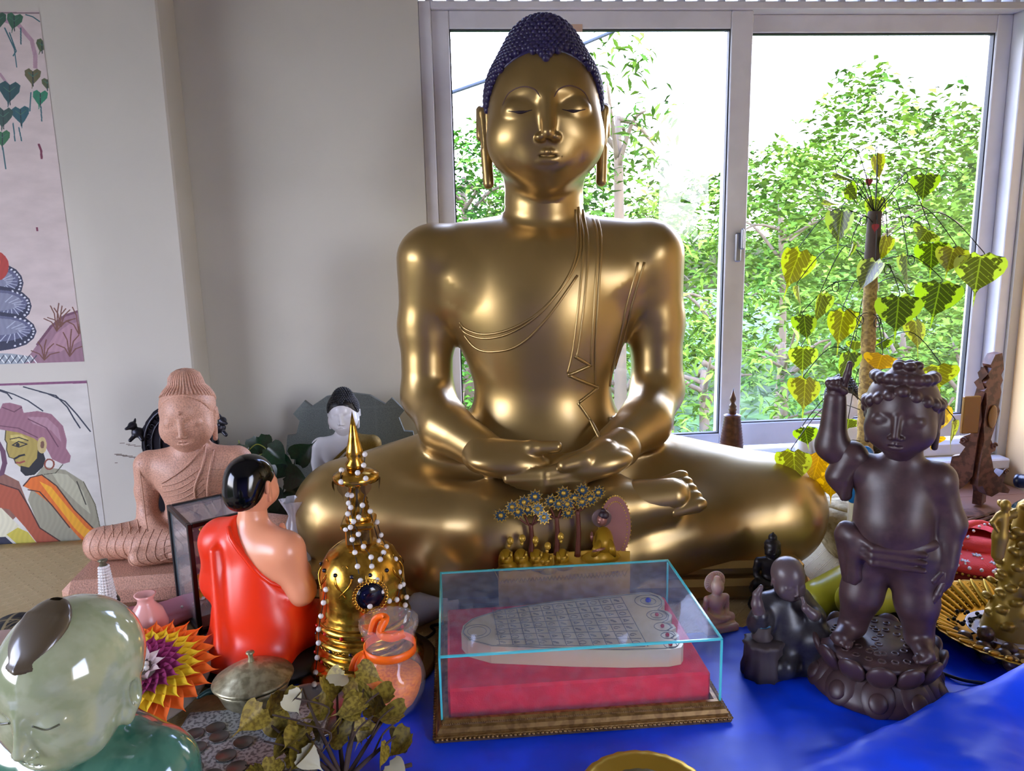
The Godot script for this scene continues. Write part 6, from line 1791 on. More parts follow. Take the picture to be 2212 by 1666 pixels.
func build_baby() -> void:
	var m := M("brown_resin", Color(0.27, 0.185, 0.185), 0.42)
	tri(m, speck(121, 0.02, Color(0.82, 0.8, 0.82), Color(1, 1, 1), 0.3, 0.7, 4), bumps(122, 0.1, 1.5), 7.0, 0.1)
	var at := V(0.598, 0.0, -0.975)
	var t := thing("standing_child_buddha_statue", "dark brown standing child with one finger raised on a lotus stand", "statue", at, -33.0)
	var f := Field.new()
	f.ell(V(0.01, 0.296, 0), V(0.05, 0.046, 0.037), 0.02)
	f.ell(V(0.008, 0.252, 0.01), V(0.05, 0.044, 0.044), 0.03)
	f.ell(V(0.01, 0.213, 0), V(0.054, 0.034, 0.041), 0.03)
	f.cap(V(-0.038, 0.322, 0), V(0.058, 0.32, 0), 0.02, 0.021, 0.02)
	f.cap(V(0.012, 0.33, 0), V(0.018, 0.375, 0.004), 0.024, 0.022, 0.012)
	f.chain([V(-0.042, 0.322, 0), V(-0.076, 0.352, 0.004), V(-0.075, 0.42, 0.006)], [0.022, 0.0205, 0.0145], 0.012)
	f.chain([V(0.058, 0.316, 0), V(0.077, 0.258, -0.002), V(0.077, 0.205, 0.012)], [0.022, 0.0185, 0.013], 0.012)
	f.ell(V(0.076, 0.19, 0.014), V(0.011, 0.017, 0.012), 0.006)
	f.chain([V(-0.016, 0.208, 0), V(-0.025, 0.14, 0.01), V(-0.034, 0.088, 0.0)], [0.036, 0.027, 0.0195], 0.012)
	f.chain([V(0.037, 0.208, 0), V(0.045, 0.14, 0.006), V(0.051, 0.088, -0.004)], [0.036, 0.027, 0.0195], 0.012)
	f.cap(V(-0.035, 0.082, 0.0), V(-0.047, 0.079, 0.036), 0.016, 0.0125, 0.01)
	f.cap(V(0.052, 0.082, -0.002), V(0.06, 0.079, 0.036), 0.016, 0.0125, 0.01)
	for i in 5:
		f.cap(V(-0.034 - i * 0.0055, 0.077, 0.044 - i * 0.003), V(-0.036 - i * 0.0058, 0.0755, 0.051 - i * 0.004), 0.0052 - i * 0.0005, 0.0048 - i * 0.0005, 0.002)
		f.cap(V(0.05 + i * 0.0052, 0.077, 0.045 - i * 0.003), V(0.052 + i * 0.0055, 0.0755, 0.051 - i * 0.004), 0.0052 - i * 0.0005, 0.0048 - i * 0.0005, 0.002)
	f.region(V(-0.12, 0.062, -0.06), V(0.12, 0.428, 0.07), 0.0046)
	var hn := Field.new()
	hn.cap(V(-0.0750, 0.41, 0.006), V(-0.0740, 0.428, 0.006), 0.015, 0.012, 0.006)
	hn.ell(V(-0.0730, 0.437, 0.006), V(0.0135, 0.013, 0.0105), 0.005)
	hn.chain([V(-0.0650, 0.443, 0.008), V(-0.0610, 0.456, 0.008), V(-0.0590, 0.47, 0.007)], [0.0054, 0.005, 0.004], 0.002)
	for i in 3: hn.chain([V(-0.0720 - i * 0.006, 0.447 - i * 0.001, 0.006), V(-0.0720 - i * 0.006, 0.4455 - i * 0.001, 0.016), V(-0.0720 - i * 0.005, 0.4375, 0.0165)], [0.0048, 0.0046, 0.0042], 0.0012)
	hn.chain([V(-0.0630, 0.432, 0.012), V(-0.0710, 0.438, 0.0185), V(-0.0790, 0.4395, 0.019)], [0.005, 0.0045, 0.004], 0.0015)
	hn.region(V(-0.11, 0.4, -0.02), V(-0.0450, 0.48, 0.035), 0.0021)
	f.boxes.append(["join", hn])
	var hn2 := Field.new()
	hn2.ell(V(0.0760, 0.192, 0.014), V(0.0035, 0.018, 0.0125), 0.005)
	hn2.chain([V(0.0740, 0.18, 0.02), V(0.0690, 0.165, 0.023), V(0.0630, 0.152, 0.023)], [0.0052, 0.005, 0.0042], 0.002)
	for i in 3: hn2.chain([V(0.0800 - i * 0.001, 0.18, 0.016 - i * 0.0075), V(0.0740, 0.17, 0.014 - i * 0.0075), V(0.0660, 0.174, 0.013 - i * 0.006)], [0.005, 0.0047, 0.0042], 0.0015)
	hn2.chain([V(0.0700, 0.196, 0.022), V(0.0620, 0.184, 0.024), V(0.0610, 0.175, 0.02)], [0.005, 0.0045, 0.004], 0.002)
	hn2.region(V(0.0470, 0.14, -0.012), V(0.105, 0.22, 0.04), 0.0021)
	f.boxes.append(["join", hn2])
	var hd := Field.new()
	hd.cap(V(0.013, 0.345, 0), V(0.01, 0.375, 0.004), 0.0235, 0.022, 0.01)
	head_field(hd, V(0.009, 0.405, 0.008), 0.042, 6.0, {"len": 1.02, "lobe": -1.0, "turn": -6.0})
	hd.region(V(-0.05, 0.345, -0.05), V(0.07, 0.46, 0.065), 0.0022)
	f.boxes.append(["join", hd])
	later(f, t, "body", m)
	# curly hair
	var hf := Field.new()
	var hc := V(0.009, 0.42, -0.002)
	hf.ell(hc, V(0.046, 0.046, 0.048), 0.006)
	hf.ell(V(0.011, 0.462, 0.0), V(0.02, 0.012, 0.02), 0.006)
	hf.cut(V(0, -0.6, 0.8), V(0.009, 0.434, 0.036), 0.003)
	hf.cut(V(0, -1, 0.1), V(0, 0.4, 0), 0.003)
	for i in 11:
		var a := (-95.0 + i * 19.0) * D
		var p := hc + V(sin(a) * 0.0445, 0.022 - 0.022 * absf(sin(a)), cos(a) * 0.0415)
		hf.ell(p, V(0.0085, 0.0085, 0.0085), 0.003)
		hf.ell(hc + V(sin(a + 0.15) * 0.035, 0.036, cos(a + 0.15) * 0.033), V(0.009, 0.008, 0.009), 0.003)
	for i in 5: hf.ell(V(0.011 + cos(i * 1.26) * 0.012, 0.472, sin(i * 1.26) * 0.012 + 0.004), V(0.008, 0.006, 0.008), 0.003)
	for i in 14:
		var a := (100.0 + i * 12.0) * D
		hf.ell(hc + V(sin(a) * 0.045, 0.0 - 0.012 * (i % 2), cos(a) * 0.047), V(0.0085, 0.0085, 0.0085), 0.003)
	hf.region(V(-0.055, 0.385, -0.065), V(0.075, 0.49, 0.06), 0.0027)
	later(hf, t, "hair", m)
	# loincloth and sleeve
	var cl := Field.new()
	cl.ell(V(0.01, 0.2270, 0.002), V(0.0605, 0.021, 0.048), 0.01, V(0, 0, 6))
	cl.ell(V(0.01, 0.2080, 0.001), V(0.06, 0.016, 0.046), 0.01, V(0, 0, 4))
	for k in 3: cl.chain([V(-0.052, 0.242 - k * 0.006, 0.026), V(-0.012, 0.226 - k * 0.01, 0.05), V(0.05, 0.224 - k * 0.011, 0.042)], [0.006, 0.0055, 0.004], 0.004)
	cl.box(V(-0.043, 0.2, 0.028), V(0.015, 0.034, 0.006), 0.005, 0.016, V(8, -38, 10))
	cl.box(V(-0.036, 0.196, 0.036), V(0.008, 0.034, 0.0045), 0.004, 0.006, V(4, -20, -4))
	cl.box(V(-0.05, 0.192, 0.022), V(0.007, 0.034, 0.0045), 0.004, 0.006, V(8, -50, 8))
	cl.ell(V(-0.042, 0.235, 0.022), V(0.015, 0.012, 0.014), 0.016)
	cl.region(V(-0.09, 0.155, -0.06), V(0.085, 0.275, 0.07), 0.0035)
	later(cl, t, "loincloth", m)
	var sl := Field.new()
	sl.chain([V(-0.05, 0.338, 0.004), V(-0.062, 0.31, 0.01), V(-0.054, 0.285, 0.014)], [0.023, 0.018, 0.009], 0.01)
	sl.chain([V(-0.04, 0.34, 0.016), V(-0.054, 0.31, 0.024), V(-0.056, 0.282, 0.022)], [0.006, 0.005, 0.004], 0.003)
	sl.region(V(-0.09, 0.27, -0.03), V(-0.01, 0.37, 0.04), 0.0035)
	later(sl, t, "sleeve", m)
	# lotus stand
	var ls := Node3D.new()
	part(t, "lotus_stand", lathe([[0.0, 0.0], [0.088, 0.0], [0.092, 0.005], [0.09, 0.014], [0.082, 0.028], [0.07, 0.04], [0.067, 0.045], [0.074, 0.052], [0.08, 0.064], [0.077, 0.068], [0.0, 0.069]], 48), m)
	var pm := ball(1.0, 12, 8)
	for i in 13:
		var a := TAU * i / 13.0
		var o := part(t, "upper_petal", pm, m, V(cos(a) * 0.078, 0.054, sin(a) * 0.078))
		o.basis = Basis(Vector3.UP, -a) * Basis(Vector3.BACK, -0.45) * Basis.from_scale(V(0.0085, 0.021, 0.0195))
	for i in 10:
		var a := TAU * (i + 0.35) / 10.0
		var o := part(t, "lower_petal", pm, m, V(cos(a) * 0.079, 0.022, sin(a) * 0.079))
		o.basis = Basis(Vector3.UP, -a) * Basis(Vector3.BACK, 0.55) * Basis.from_scale(V(0.009, 0.026, 0.024))
		var in_ := part(t, "petal_boss", pm, m, V(cos(a) * 0.087, 0.021, sin(a) * 0.087))
		in_.basis = Basis(Vector3.UP, -a) * Basis(Vector3.BACK, 0.55) * Basis.from_scale(V(0.006, 0.014, 0.013))
	var sd := []
	for k in 2:
		for i in ([14, 22][k]):
			var a: float = TAU * i / [14, 22][k]
			var r: float = [0.038, 0.06][k]
			sd.append(V(cos(a) * r, 0.0685, sin(a) * r))
	for i in 6: sd.append(V(-0.004 + 0.006 * (i % 2), 0.0685, -0.03 + i * 0.014))
	for p in sd:
		var o := part(t, "seed_ring", lathe([[0.0028, 0.0], [0.0038, 0.0015], [0.0052, 0.0015], [0.0058, 0.0]], 14), m, p)
	ls.free()

func build_kneeling_yellow() -> void:
	var yel := M("yellow_glaze", Color(0.62, 0.6, 0.13), 0.3)
	var t := thing("kneeling_yellow_statue", "kneeling figure in a yellow-green robe behind the dark brown child", "statue", V(0.742, 0.0, -1.175), -68.0)
	var r := Field.new()
	r.ell(V(0, 0.06, 0), V(0.065, 0.05, 0.07), 0.02)
	r.ell(V(0, 0.14, -0.012), V(0.056, 0.08, 0.045), 0.04)
	r.cap(V(-0.032, 0.055, 0.02), V(-0.034, 0.045, 0.14), 0.042, 0.032, 0.02)
	r.cap(V(0.032, 0.07, 0.02), V(0.034, 0.072, 0.14), 0.04, 0.029, 0.008)
	r.cap(V(-0.045, 0.2, -0.01), V(0.045, 0.2, -0.01), 0.026, 0.026, 0.02)
	for s in [-1, 1]: r.chain([V(0.052 * s, 0.2, -0.01), V(0.064 * s, 0.13, 0.0), V(0.014 * s, 0.14, 0.05)], [0.025, 0.022, 0.014], 0.015)
	r.region(V(-0.11, 0.008, -0.09), V(0.11, 0.24, 0.19), 0.005)
	later(r, t, "robe", yel)
	var f := Field.new()
	f.cap(V(0, 0.21, -0.01), V(0, 0.24, -0.005), 0.018, 0.017, 0.01)
	head_field(f, V(0, 0.262, 0.0), 0.025, 8.0)
	f.region(V(-0.04, 0.2, -0.05), V(0.04, 0.3, 0.04), 0.003)
	later(f, t, "head", M("painted_skin", Color(0.9, 0.6, 0.45), 0.3))
	part(t, "base", boxm(V(0, 0.006, 0.04), V(0.14, 0.012, 0.25), 0.003), M("maroon_base", Color(0.12, 0.04, 0.06), 0.5))
	# blue hand ornament on a cream post
	var b := thing("blue_hand_ornament", "small blue carved hand on a cream post behind the child statue", "ornament", V(0.735, 0.0, -1.31), -20.0)
	part(b, "post", lathe([[0.0, 0.0], [0.02, 0.0], [0.02, 0.006], [0.009, 0.01], [0.008, 0.17], [0.01, 0.175], [0.0, 0.176]], 18), M("cream_post", Color(0.8, 0.77, 0.66), 0.5))
	var h := Field.new()
	h.ell(V(0.002, 0.178, 0.012), V(0.016, 0.024, 0.009), 0.006, V(0, 0, -16))
	for i in 4: h.cap(V(-0.01 + i * 0.008, 0.19, 0.012), V(-0.018 + i * 0.009, 0.217 + 0.004 * sin(i * 1.2), 0.014), 0.0052, 0.0042, 0.0015)
	h.cap(V(0.014, 0.172, 0.014), V(0.024, 0.19, 0.018), 0.005, 0.004, 0.003)
	h.ell(V(0.016, 0.24, 0.0), V(0.016, 0.022, 0.01), 0.004)
	h.region(V(-0.035, 0.14, -0.015), V(0.045, 0.27, 0.035), 0.0028)
	later(h, b, "hand", M("blue_glaze", Color(0.06, 0.36, 0.58), 0.3))

func build_foil_tree() -> void:
	var at := V(0.83, 0.0, -1.43)
	var pot := thing("clay_planter", "wide cream clay planter holding the wire bodhi tree", "planter", at)
	var cm := M("cream_clay", Color(0.78, 0.72, 0.55), 0.8)
	tri(cm, speck(131, 0.03, Color(0.72, 0.68, 0.6), Color(1, 1, 1), 0.3, 0.6, 5), bumps(132, 0.08, 4.0), 5.0, 0.4)
	part(pot, "bowl", lathe([[0.0, 0.0], [0.07, 0.0], [0.085, 0.02], [0.104, 0.06], [0.112, 0.095], [0.109, 0.108], [0.1, 0.112], [0.0, 0.11]], 44, func(a, y): return 1.0 + 0.008 * sin(a * 3.0 + y * 20.0)), cm)
	part(pot, "plaster_fill", lathe([[0.0, 0.11], [0.1, 0.112], [0.097, 0.119], [0.05, 0.124], [0.0, 0.126]], 36), cm)
	var t := thing("foil_bodhi_tree", "wire bodhi tree with translucent yellow-green foil leaves before the window", "artificial tree", V(0.0, 0.0, 0.0))
	var bark := M("foil_bark", Color(0.66, 0.55, 0.27), 0.55)
	tri(bark, speck(135, 0.03, Color(0.7, 0.66, 0.6), Color(1, 1, 1), 0.3, 0.65, 4), null, 14.0)
	var tr := [V(0.83, 0.12, -1.43), V(0.824, 0.25, -1.44), V(0.822, 0.42, -1.446), V(0.82, 0.58, -1.45)]
	part(t, "trunk", lathe_path(spline(tr, 10), 0.0165, 0.0125, 0.0007), bark)
	part(t, "trunk_top", lathe_path(spline([V(0.82, 0.575, -1.45), V(0.82, 0.63, -1.45), V(0.82, 0.685, -1.45)], 6), 0.0145, 0.0125, 0.0003), M("trunk_dark", Color(0.26, 0.2, 0.15), 0.7))
	var wire := M("dark_wire", Color(0.1, 0.1, 0.08), 0.45, 0.5)
	# foil with a see-through margin: colour follows a ragged patch round the midrib
	var foils := []
	for k in 4:
		var im := Image.create(128, 160, true, Image.FORMAT_RGB8)
		var n := FastNoiseLite.new()
		n.seed = 140 + k
		n.frequency = 0.035
		n.fractal_octaves = 5
		var deep: Color = [Color(0.25, 0.28, 0.06), Color(0.45, 0.42, 0.08), Color(0.68, 0.56, 0.08), Color(0.33, 0.34, 0.09)][k]
		var rim: Color = [Color(0.72, 0.82, 0.2), Color(0.78, 0.82, 0.22), Color(0.92, 0.8, 0.14), Color(0.8, 0.86, 0.34)][k]
		for y in 160:
			for x in 128:
				var u := x / 127.0 * 2.0 - 1.0
				var v := y / 159.0
				var q := maxf(absf(u) / maxf(0.08, 1.0 - v * v * 0.9), absf(v - 0.42) * 1.7) + n.get_noise_2d(x, y) * 0.5
				var c := deep.lerp(rim, smoothstep(0.62, 0.7, q))
				var vein := absf(fposmod(v * 9.0 - absf(u) * 3.2, 1.0) - 0.5)
				if vein > 0.44 or absf(u) < 0.025: c = c.lerp(rim, 0.55)
				im.set_pixel(x, y, c)
		im.generate_mipmaps()
		var m := M("foil_%d" % k, Color(1, 1, 1), 0.3, 0.0, {"backlight_enabled": true, "backlight": [Color(0.75, 0.85, 0.2), Color(0.8, 0.82, 0.2), Color(0.95, 0.8, 0.15), Color(0.8, 0.88, 0.3)][k]})
		m.albedo_texture = ImageTexture.create_from_image(im)
		foils.append(m)
	var meshes := {}
	for i in FOIL_LEAVES.size():
		var L: Array = FOIL_LEAVES[i]
		var p := V(L[0], L[1], L[2]) * 0.001
		var ln: float = L[3] * 0.001
		var w: float = L[4] * 0.001
		var turned := w < 0.45 * ln
		var wide := maxf(w, ln * 0.8)
		var yaw := rad_to_deg(acos(clampf(w / wide, 0.15, 1.0))) * (1.0 if i % 2 else -1.0) - 25.0
		var lm := leaf_mesh(ln / 1.25, wide, 0.18 if not turned else 0.35, 0.25, 0.08 * (1 if i % 3 else -1))
		var o := part(t, "leaf", lm, foils[2 if i in [24, 26, 29, 30, 31] else [0, 1, 3][i % 3]], p)
		o.basis = Basis(Vector3.BACK, L[5] * D) * Basis(Vector3.UP, yaw * D) * Basis(Vector3.RIGHT, 6.0 * D)
		# its wire: up from the trunk and over in an arc
		var y0 := clampf(p.y + 0.02 + 0.06 * fposmod(i * 0.37, 1.0), 0.2, 0.68)
		var s := V(lerpf(0.828, 0.82, y0 / 0.68), y0, -1.448)
		var mid := s.lerp(p, 0.55) + V(0, 0.035 + 0.02 * (i % 3), 0)
		part(t, "wire", tubem(spline([s, mid, p + V(0, 0.012, 0), p], 6), 0.0009, 5), wire)
		if i % 3 == 0:
			var loop := []
			for k in 10: loop.append(mid + V(cos(k * 0.75) * 0.007, sin(k * 0.75) * 0.01 - 0.008, 0))
			part(t, "wire", tubem(loop, 0.0009, 5), wire)
	var hm := leaf_mesh(0.016, 0.015, 0.2, 0.1)
	for q in [V(0.804, 0.745, -1.45), V(0.808, 0.66, -1.425)]: part(t, "red_heart", hm, M("heart_red", Color(0.55, 0.05, 0.08), 0.5), q)

func lathe_path(pts: Array, r0: float, r1: float, rib: float) -> ArrayMesh:
	var rs := []
	for i in pts.size(): rs.append(lerpf(r0, r1, i / float(pts.size() - 1)) + (rib if i % 2 else -rib))
	return tubem(pts, rs, 14)

func build_window_buddha() -> void:
	var white := M("marble", Color(0.86, 0.86, 0.88), 0.22)
	var t := thing("white_buddha_statue", "white seated figure in a dark beaded robe behind the foil tree", "statue", V(0.9, 0.0, -1.68), -24.0)
	part(t, "pedestal", lathe([[0.0, 0.0], [0.12, 0.0], [0.12, 0.01], [0.1, 0.018], [0.1, 0.03], [0.118, 0.04], [0.0, 0.042]], 32), white)
	var f := Field.new()
	seated_field(f, 0.04, 0.16, 0.092, 0.12)
	head_field(f, V(0, 0.262, 0.004), 0.034, 4.0)
	f.cap(V(0, 0.19, 0), V(0, 0.24, 0), 0.02, 0.02, 0.01)
	f.region(V(-0.14, 0.035, -0.08), V(0.14, 0.31, 0.1), 0.0045)
	later(f, t, "body", white)
	var r := Field.new()
	seated_field(r, 0.038, 0.165, 0.097, 0.125)
	r.cut(V(-0.5, 0.85, 0.1), V(-0.01, 0.145, 0.0), 0.003)
	r.region(V(-0.15, 0.035, -0.09), V(0.15, 0.22, 0.11), 0.005)
	var rm := M("dark_beaded", Color(0.34, 0.3, 0.22), 0.4, 0.4)
	tri(rm, speck(151, 0.3, Color(0.2, 0.2, 0.2), Color(1, 1, 1), 0.4, 0.6, 1), bumps(152, 0.3, 10.0, 1), 9.0, 1.0)
	later(r, t, "robe", rm)
	var hf := Field.new()
	hf.ell(V(0, 0.274, -0.002), V(0.0365, 0.037, 0.038), 0.004)
	hf.ell(V(0, 0.306, -0.003), V(0.02, 0.017, 0.02), 0.01)
	var cp := curl_points(hf, V(0, 0.262, 0.0), 0.034, 0.0062, -0.2)
	hf.cut(V(0, -0.6, 0.8), V(0, 0.285, 0.03), 0.002)
	hf.cut(V(0, -1, 0.1), V(0, 0.262, 0), 0.002)
	hf.region(V(-0.05, 0.24, -0.05), V(0.05, 0.335, 0.05), 0.004)
	var blk := M("black_curls", Color(0.06, 0.055, 0.07), 0.35)
	var hair := later(hf, t, "hair", blk)
	var st := ST()
	var cm := ball(0.0036, 6, 3)
	for c in cp: st.append_from(cm, 0, Transform3D(Basis(), c[0]))
	part(hair, "curls", st.commit(), blk).set_meta("kind", "stuff")

func build_finial() -> void:
	var t := thing("wooden_spire_stupa", "turned wooden spire on a white glass dome standing at the window", "stupa", V(0.665, 0.0, -1.745))
	var wd := M("turned_wood", Color(0.34, 0.2, 0.13), 0.35)
	tri(wd, speck(161, 0.02, Color(0.75, 0.7, 0.66), Color(1, 1, 1), 0.3, 0.65, 4), null, 12.0)
	part(t, "glass_dome", lathe([[0.0, 0.0], [0.05, 0.0], [0.055, 0.01], [0.056, 0.06], [0.054, 0.1], [0.046, 0.125], [0.034, 0.138], [0.025, 0.142], [0.0, 0.143]], 36), M("milk_glass", Color(0.72, 0.8, 0.88), 0.12))
	var pf := [[0.0, 0.142], [0.027, 0.143], [0.028, 0.15], [0.025, 0.154]]
	for i in 9:
		pf.append([0.0275 - i * 0.0009, 0.156 + i * 0.007])
		pf.append([0.0255 - i * 0.0009, 0.1615 + i * 0.007])
	pf += [[0.0195, 0.219], [0.021, 0.222], [0.012, 0.226]]
	part(t, "ringed_cone", lathe(pf + [[0.0, 0.227]], 28), wd)
	part(t, "finial", lathe([[0.0, 0.224], [0.009, 0.225], [0.008, 0.232], [0.01, 0.236], [0.0075, 0.24], [0.0095, 0.244], [0.0065, 0.25], [0.0045, 0.253], [0.0075, 0.26], [0.007, 0.266], [0.003, 0.276], [0.0, 0.29]], 20), wd)

func build_carved_stand() -> void:
	var wd := M("carved_wood", Color(0.42, 0.26, 0.19), 0.45)
	tri(wd, speck(165, 0.02, Color(0.7, 0.66, 0.62), Color(1, 1, 1), 0.3, 0.65, 4), null, 8.0)
	var t := thing("carved_wooden_stand", "ornately carved brown wooden stand with scrolled legs by the window", "stand", V(1.208, 0.0, -1.625))
	var k := 0.00055
	var rp := [[380, 35], [345, 40], [325, 80], [333, 95], [316, 118], [326, 135], [308, 155], [318, 175], [304, 190], [318, 200], [325, 250], [318, 330], [330, 400], [322, 470], [318, 560], [320, 600], [345, 600], [370, 640], [400, 655], [440, 640], [490, 650], [497, 635], [455, 600], [470, 560], [455, 545], [430, 570], [400, 545], [385, 500], [370, 460], [395, 450], [398, 425], [375, 415], [365, 400], [385, 330], [398, 280], [388, 262], [396, 200], [388, 175], [398, 150], [386, 128], [398, 105], [388, 60]]
	var pl := []
	for p in rp: pl.append([(p[0] - 330) * k, (710 - p[1]) * k + 0.0])
	var w1 := part(t, "carved_wing", slab(pl, 0.022), wd, V(0, 0.0, 0))
	w1.rotation.y = 12 * D
	var lp := [[320, 90], [335, 120], [318, 150], [332, 190], [322, 250], [330, 320], [322, 400], [318, 560], [300, 600], [268, 650], [266, 712], [205, 712], [212, 640], [236, 560], [246, 535], [250, 490], [272, 480], [288, 440], [268, 425], [276, 398], [300, 380], [296, 300], [300, 220], [306, 180], [296, 160], [310, 140], [304, 118]]
	pl = []
	for p in lp: pl.append([(p[0] - 330) * k * 1.25, (712 - p[1]) * k])
	var w2 := part(t, "carved_wing", slab(pl, 0.02), wd, V(0, 0.0, 0.004))
	w2.rotation.y = -52 * D
	pl = []
	for p in lp: pl.append([-(p[0] - 330) * k * 1.1, (712 - p[1]) * k * 0.985])
	var w3 := part(t, "carved_wing", slab(pl, 0.02), wd, V(0.0, 0.0, -0.006))
	w3.rotation.y = 40 * D
	for q in [[383, 432, 0.009, w1], [270, 412, 0.008, w2], [462, 552, 0.007, w1]]:
		var pts := []
		for i in 16: pts.append(V((q[0] - 330) * k, (712 - q[1]) * k, 0.012) + V(cos(i * 0.6), sin(i * 0.6), 0) * q[2] * (1.0 - i / 18.0))
		part(q[3], "scroll", tubem(pts, 0.0024, 6), wd)
	var oval := lathe([[0.0, 0.0], [0.011, 0.0], [0.013, 0.003], [0.011, 0.004], [0.0, 0.0035]], 24)
	var am := M("amber", Color(0.5, 0.34, 0.1), 0.25, 0.0, {"backlight_enabled": true, "backlight": Color(0.4, 0.28, 0.06)})
	var ov := part(w1, "amber_oval", oval, am, V(26 * k, 410 * k, 0.0115))
	ov.basis = Basis.from_scale(V(1, 2.1, 1)) * Basis(Vector3.RIGHT, PI / 2)
	part(t, "amber_panel", boxm(V(-0.044, 0.235, 0.02), V(0.04, 0.086, 0.01), 0.002), am)
	part(t, "base_block", boxm(V(-0.05, 0.004, 0.04), V(0.09, 0.012, 0.05), 0.002), wd)
	# ribbed board lying in front
	var b := thing("grooved_board", "flat brown board with parallel grooves in front of the carved stand", "board", V(1.16, 0.0, -1.5), 24.0)
	part(b, "plank", boxm(V(0, 0.003, 0), V(0.2, 0.006, 0.12), 0.002), wd)
	for i in 7: part(b, "slat", boxm(V(0, 0.009, -0.048 + i * 0.016), V(0.19, 0.006, 0.009), 0.0025), wd)

func build_red_cap() -> void:
	var t := thing("beaded_red_cap", "coral red round cap set with jewelled flowers and pearls", "cap", V(0.98, 0.0, -1.3), -12.0)
	var red := M("coral_cloth", Color(0.82, 0.2, 0.17), 0.75)
	tri(red, null, bumps(171, 0.2, 3.0), 6.0, 0.3)
	part(t, "side_band", lathe([[0.0, 0.0], [0.088, 0.0], [0.09, 0.002], [0.09, 0.034], [0.0, 0.036]], 44), M("deep_red", Color(0.5, 0.06, 0.08), 0.8))
	part(t, "crown", lathe([[0.09, 0.034], [0.0935, 0.037], [0.092, 0.044], [0.08, 0.052], [0.05, 0.058], [0.0, 0.06]], 44), red)
	var gold := M("gold_braid", Color(0.7, 0.55, 0.2), 0.45, 0.5)
	var pearl := M("pearl", Color(0.86, 0.84, 0.82), 0.18)
	var br := ball(0.0026, 6, 4)
	for i in 60:
		var a := TAU * i / 60.0
		part(t, "braid_bead", br, gold, V(cos(a) * 0.0925, 0.032, sin(a) * 0.0925))
	for i in 30:
		var a := TAU * i / 30.0
		part(t, "edge_pearl", ball(0.0034, 8, 5), pearl, V(cos(a) * 0.0905, 0.0455, sin(a) * 0.0905))
	part(t, "upper_roll", lathe([[0.03, 0.056], [0.066, 0.053], [0.07, 0.06], [0.067, 0.072], [0.05, 0.078], [0.03, 0.07]], 36), red, V(0.012, 0.0, -0.03))
	part(t, "strap", strip_flat(spline([V(-0.05, 0.05, 0.03), V(-0.036, 0.084, 0.0), V(0.012, 0.094, -0.03), V(0.06, 0.075, -0.046)], 6), 0.022), red)
	var gem := M("clear_gem", Color(0.8, 0.82, 0.86), 0.06, 0.35)
	var pos := [[0.0, 0.07], [0.045, 0.06], [-0.045, 0.06], [0.07, 0.025], [-0.072, 0.02], [0.022, 0.045], [-0.02, 0.046], [0.05, 0.03], [0.0, 0.085], [-0.05, 0.035]]
	var pet := ball(1.0, 8, 5)
	for i in pos.size():
		var q: Array = pos[i]
		var r := Vector2(q[0], q[1]).length()
		var y := 0.0605 - 0.0135 * pow(r / 0.088, 3.0)
		var st := ST()
		for kk in 6:
			var a := kk * TAU / 6.0 + i
			st.append_from(pet, 0, Transform3D(Basis(Vector3.UP, -a) * Basis.from_scale(V(0.0042, 0.0016, 0.0022)), V(cos(a) * 0.0052, 0, sin(a) * 0.0052)))
		st.append_from(pet, 0, Transform3D(Basis.from_scale(V(0.002, 0.002, 0.002)), Vector3.ZERO))
		part(t, "jewel_flower", st.commit(), gem, V(q[0], y, q[1]))
	for i in 16:
		var a := i * 2.4
		var r := 0.02 + 0.017 * sqrt(i)
		part(t, "scattered_pearl", ball(0.0022, 6, 4), pearl, V(cos(a) * r, 0.0605 - 0.0135 * pow(r / 0.088, 3.0), sin(a) * r))
	for i in 9: part(t, "strap_pearl", ball(0.0028, 6, 4), pearl, V(-0.05, 0.052, 0.03).lerp(V(0.06, 0.077, -0.046), i / 8.0) + V(0, 0.028 * sin(i * PI / 8.0), 0))

func strip_flat(pts: Array, w: float) -> ArrayMesh:
	var st := ST()
	var n := pts.size()
	var L := []
	for i in n:
		var t: Vector3 = (pts[mini(i + 1, n - 1)] - pts[maxi(i - 1, 0)]).normalized()
		var side := t.cross(Vector3.UP).normalized()
		var nn := side.cross(t)
		L.append([pts[i] - side * w / 2, pts[i] + nn * 0.004, pts[i] + side * w / 2, pts[i] - nn * 0.004])
	for i in n - 1:
		for k in 4: quad(st, L[i][k], L[i][(k + 1) % 4], L[i + 1][(k + 1) % 4], L[i + 1][k])
	return fin(st)

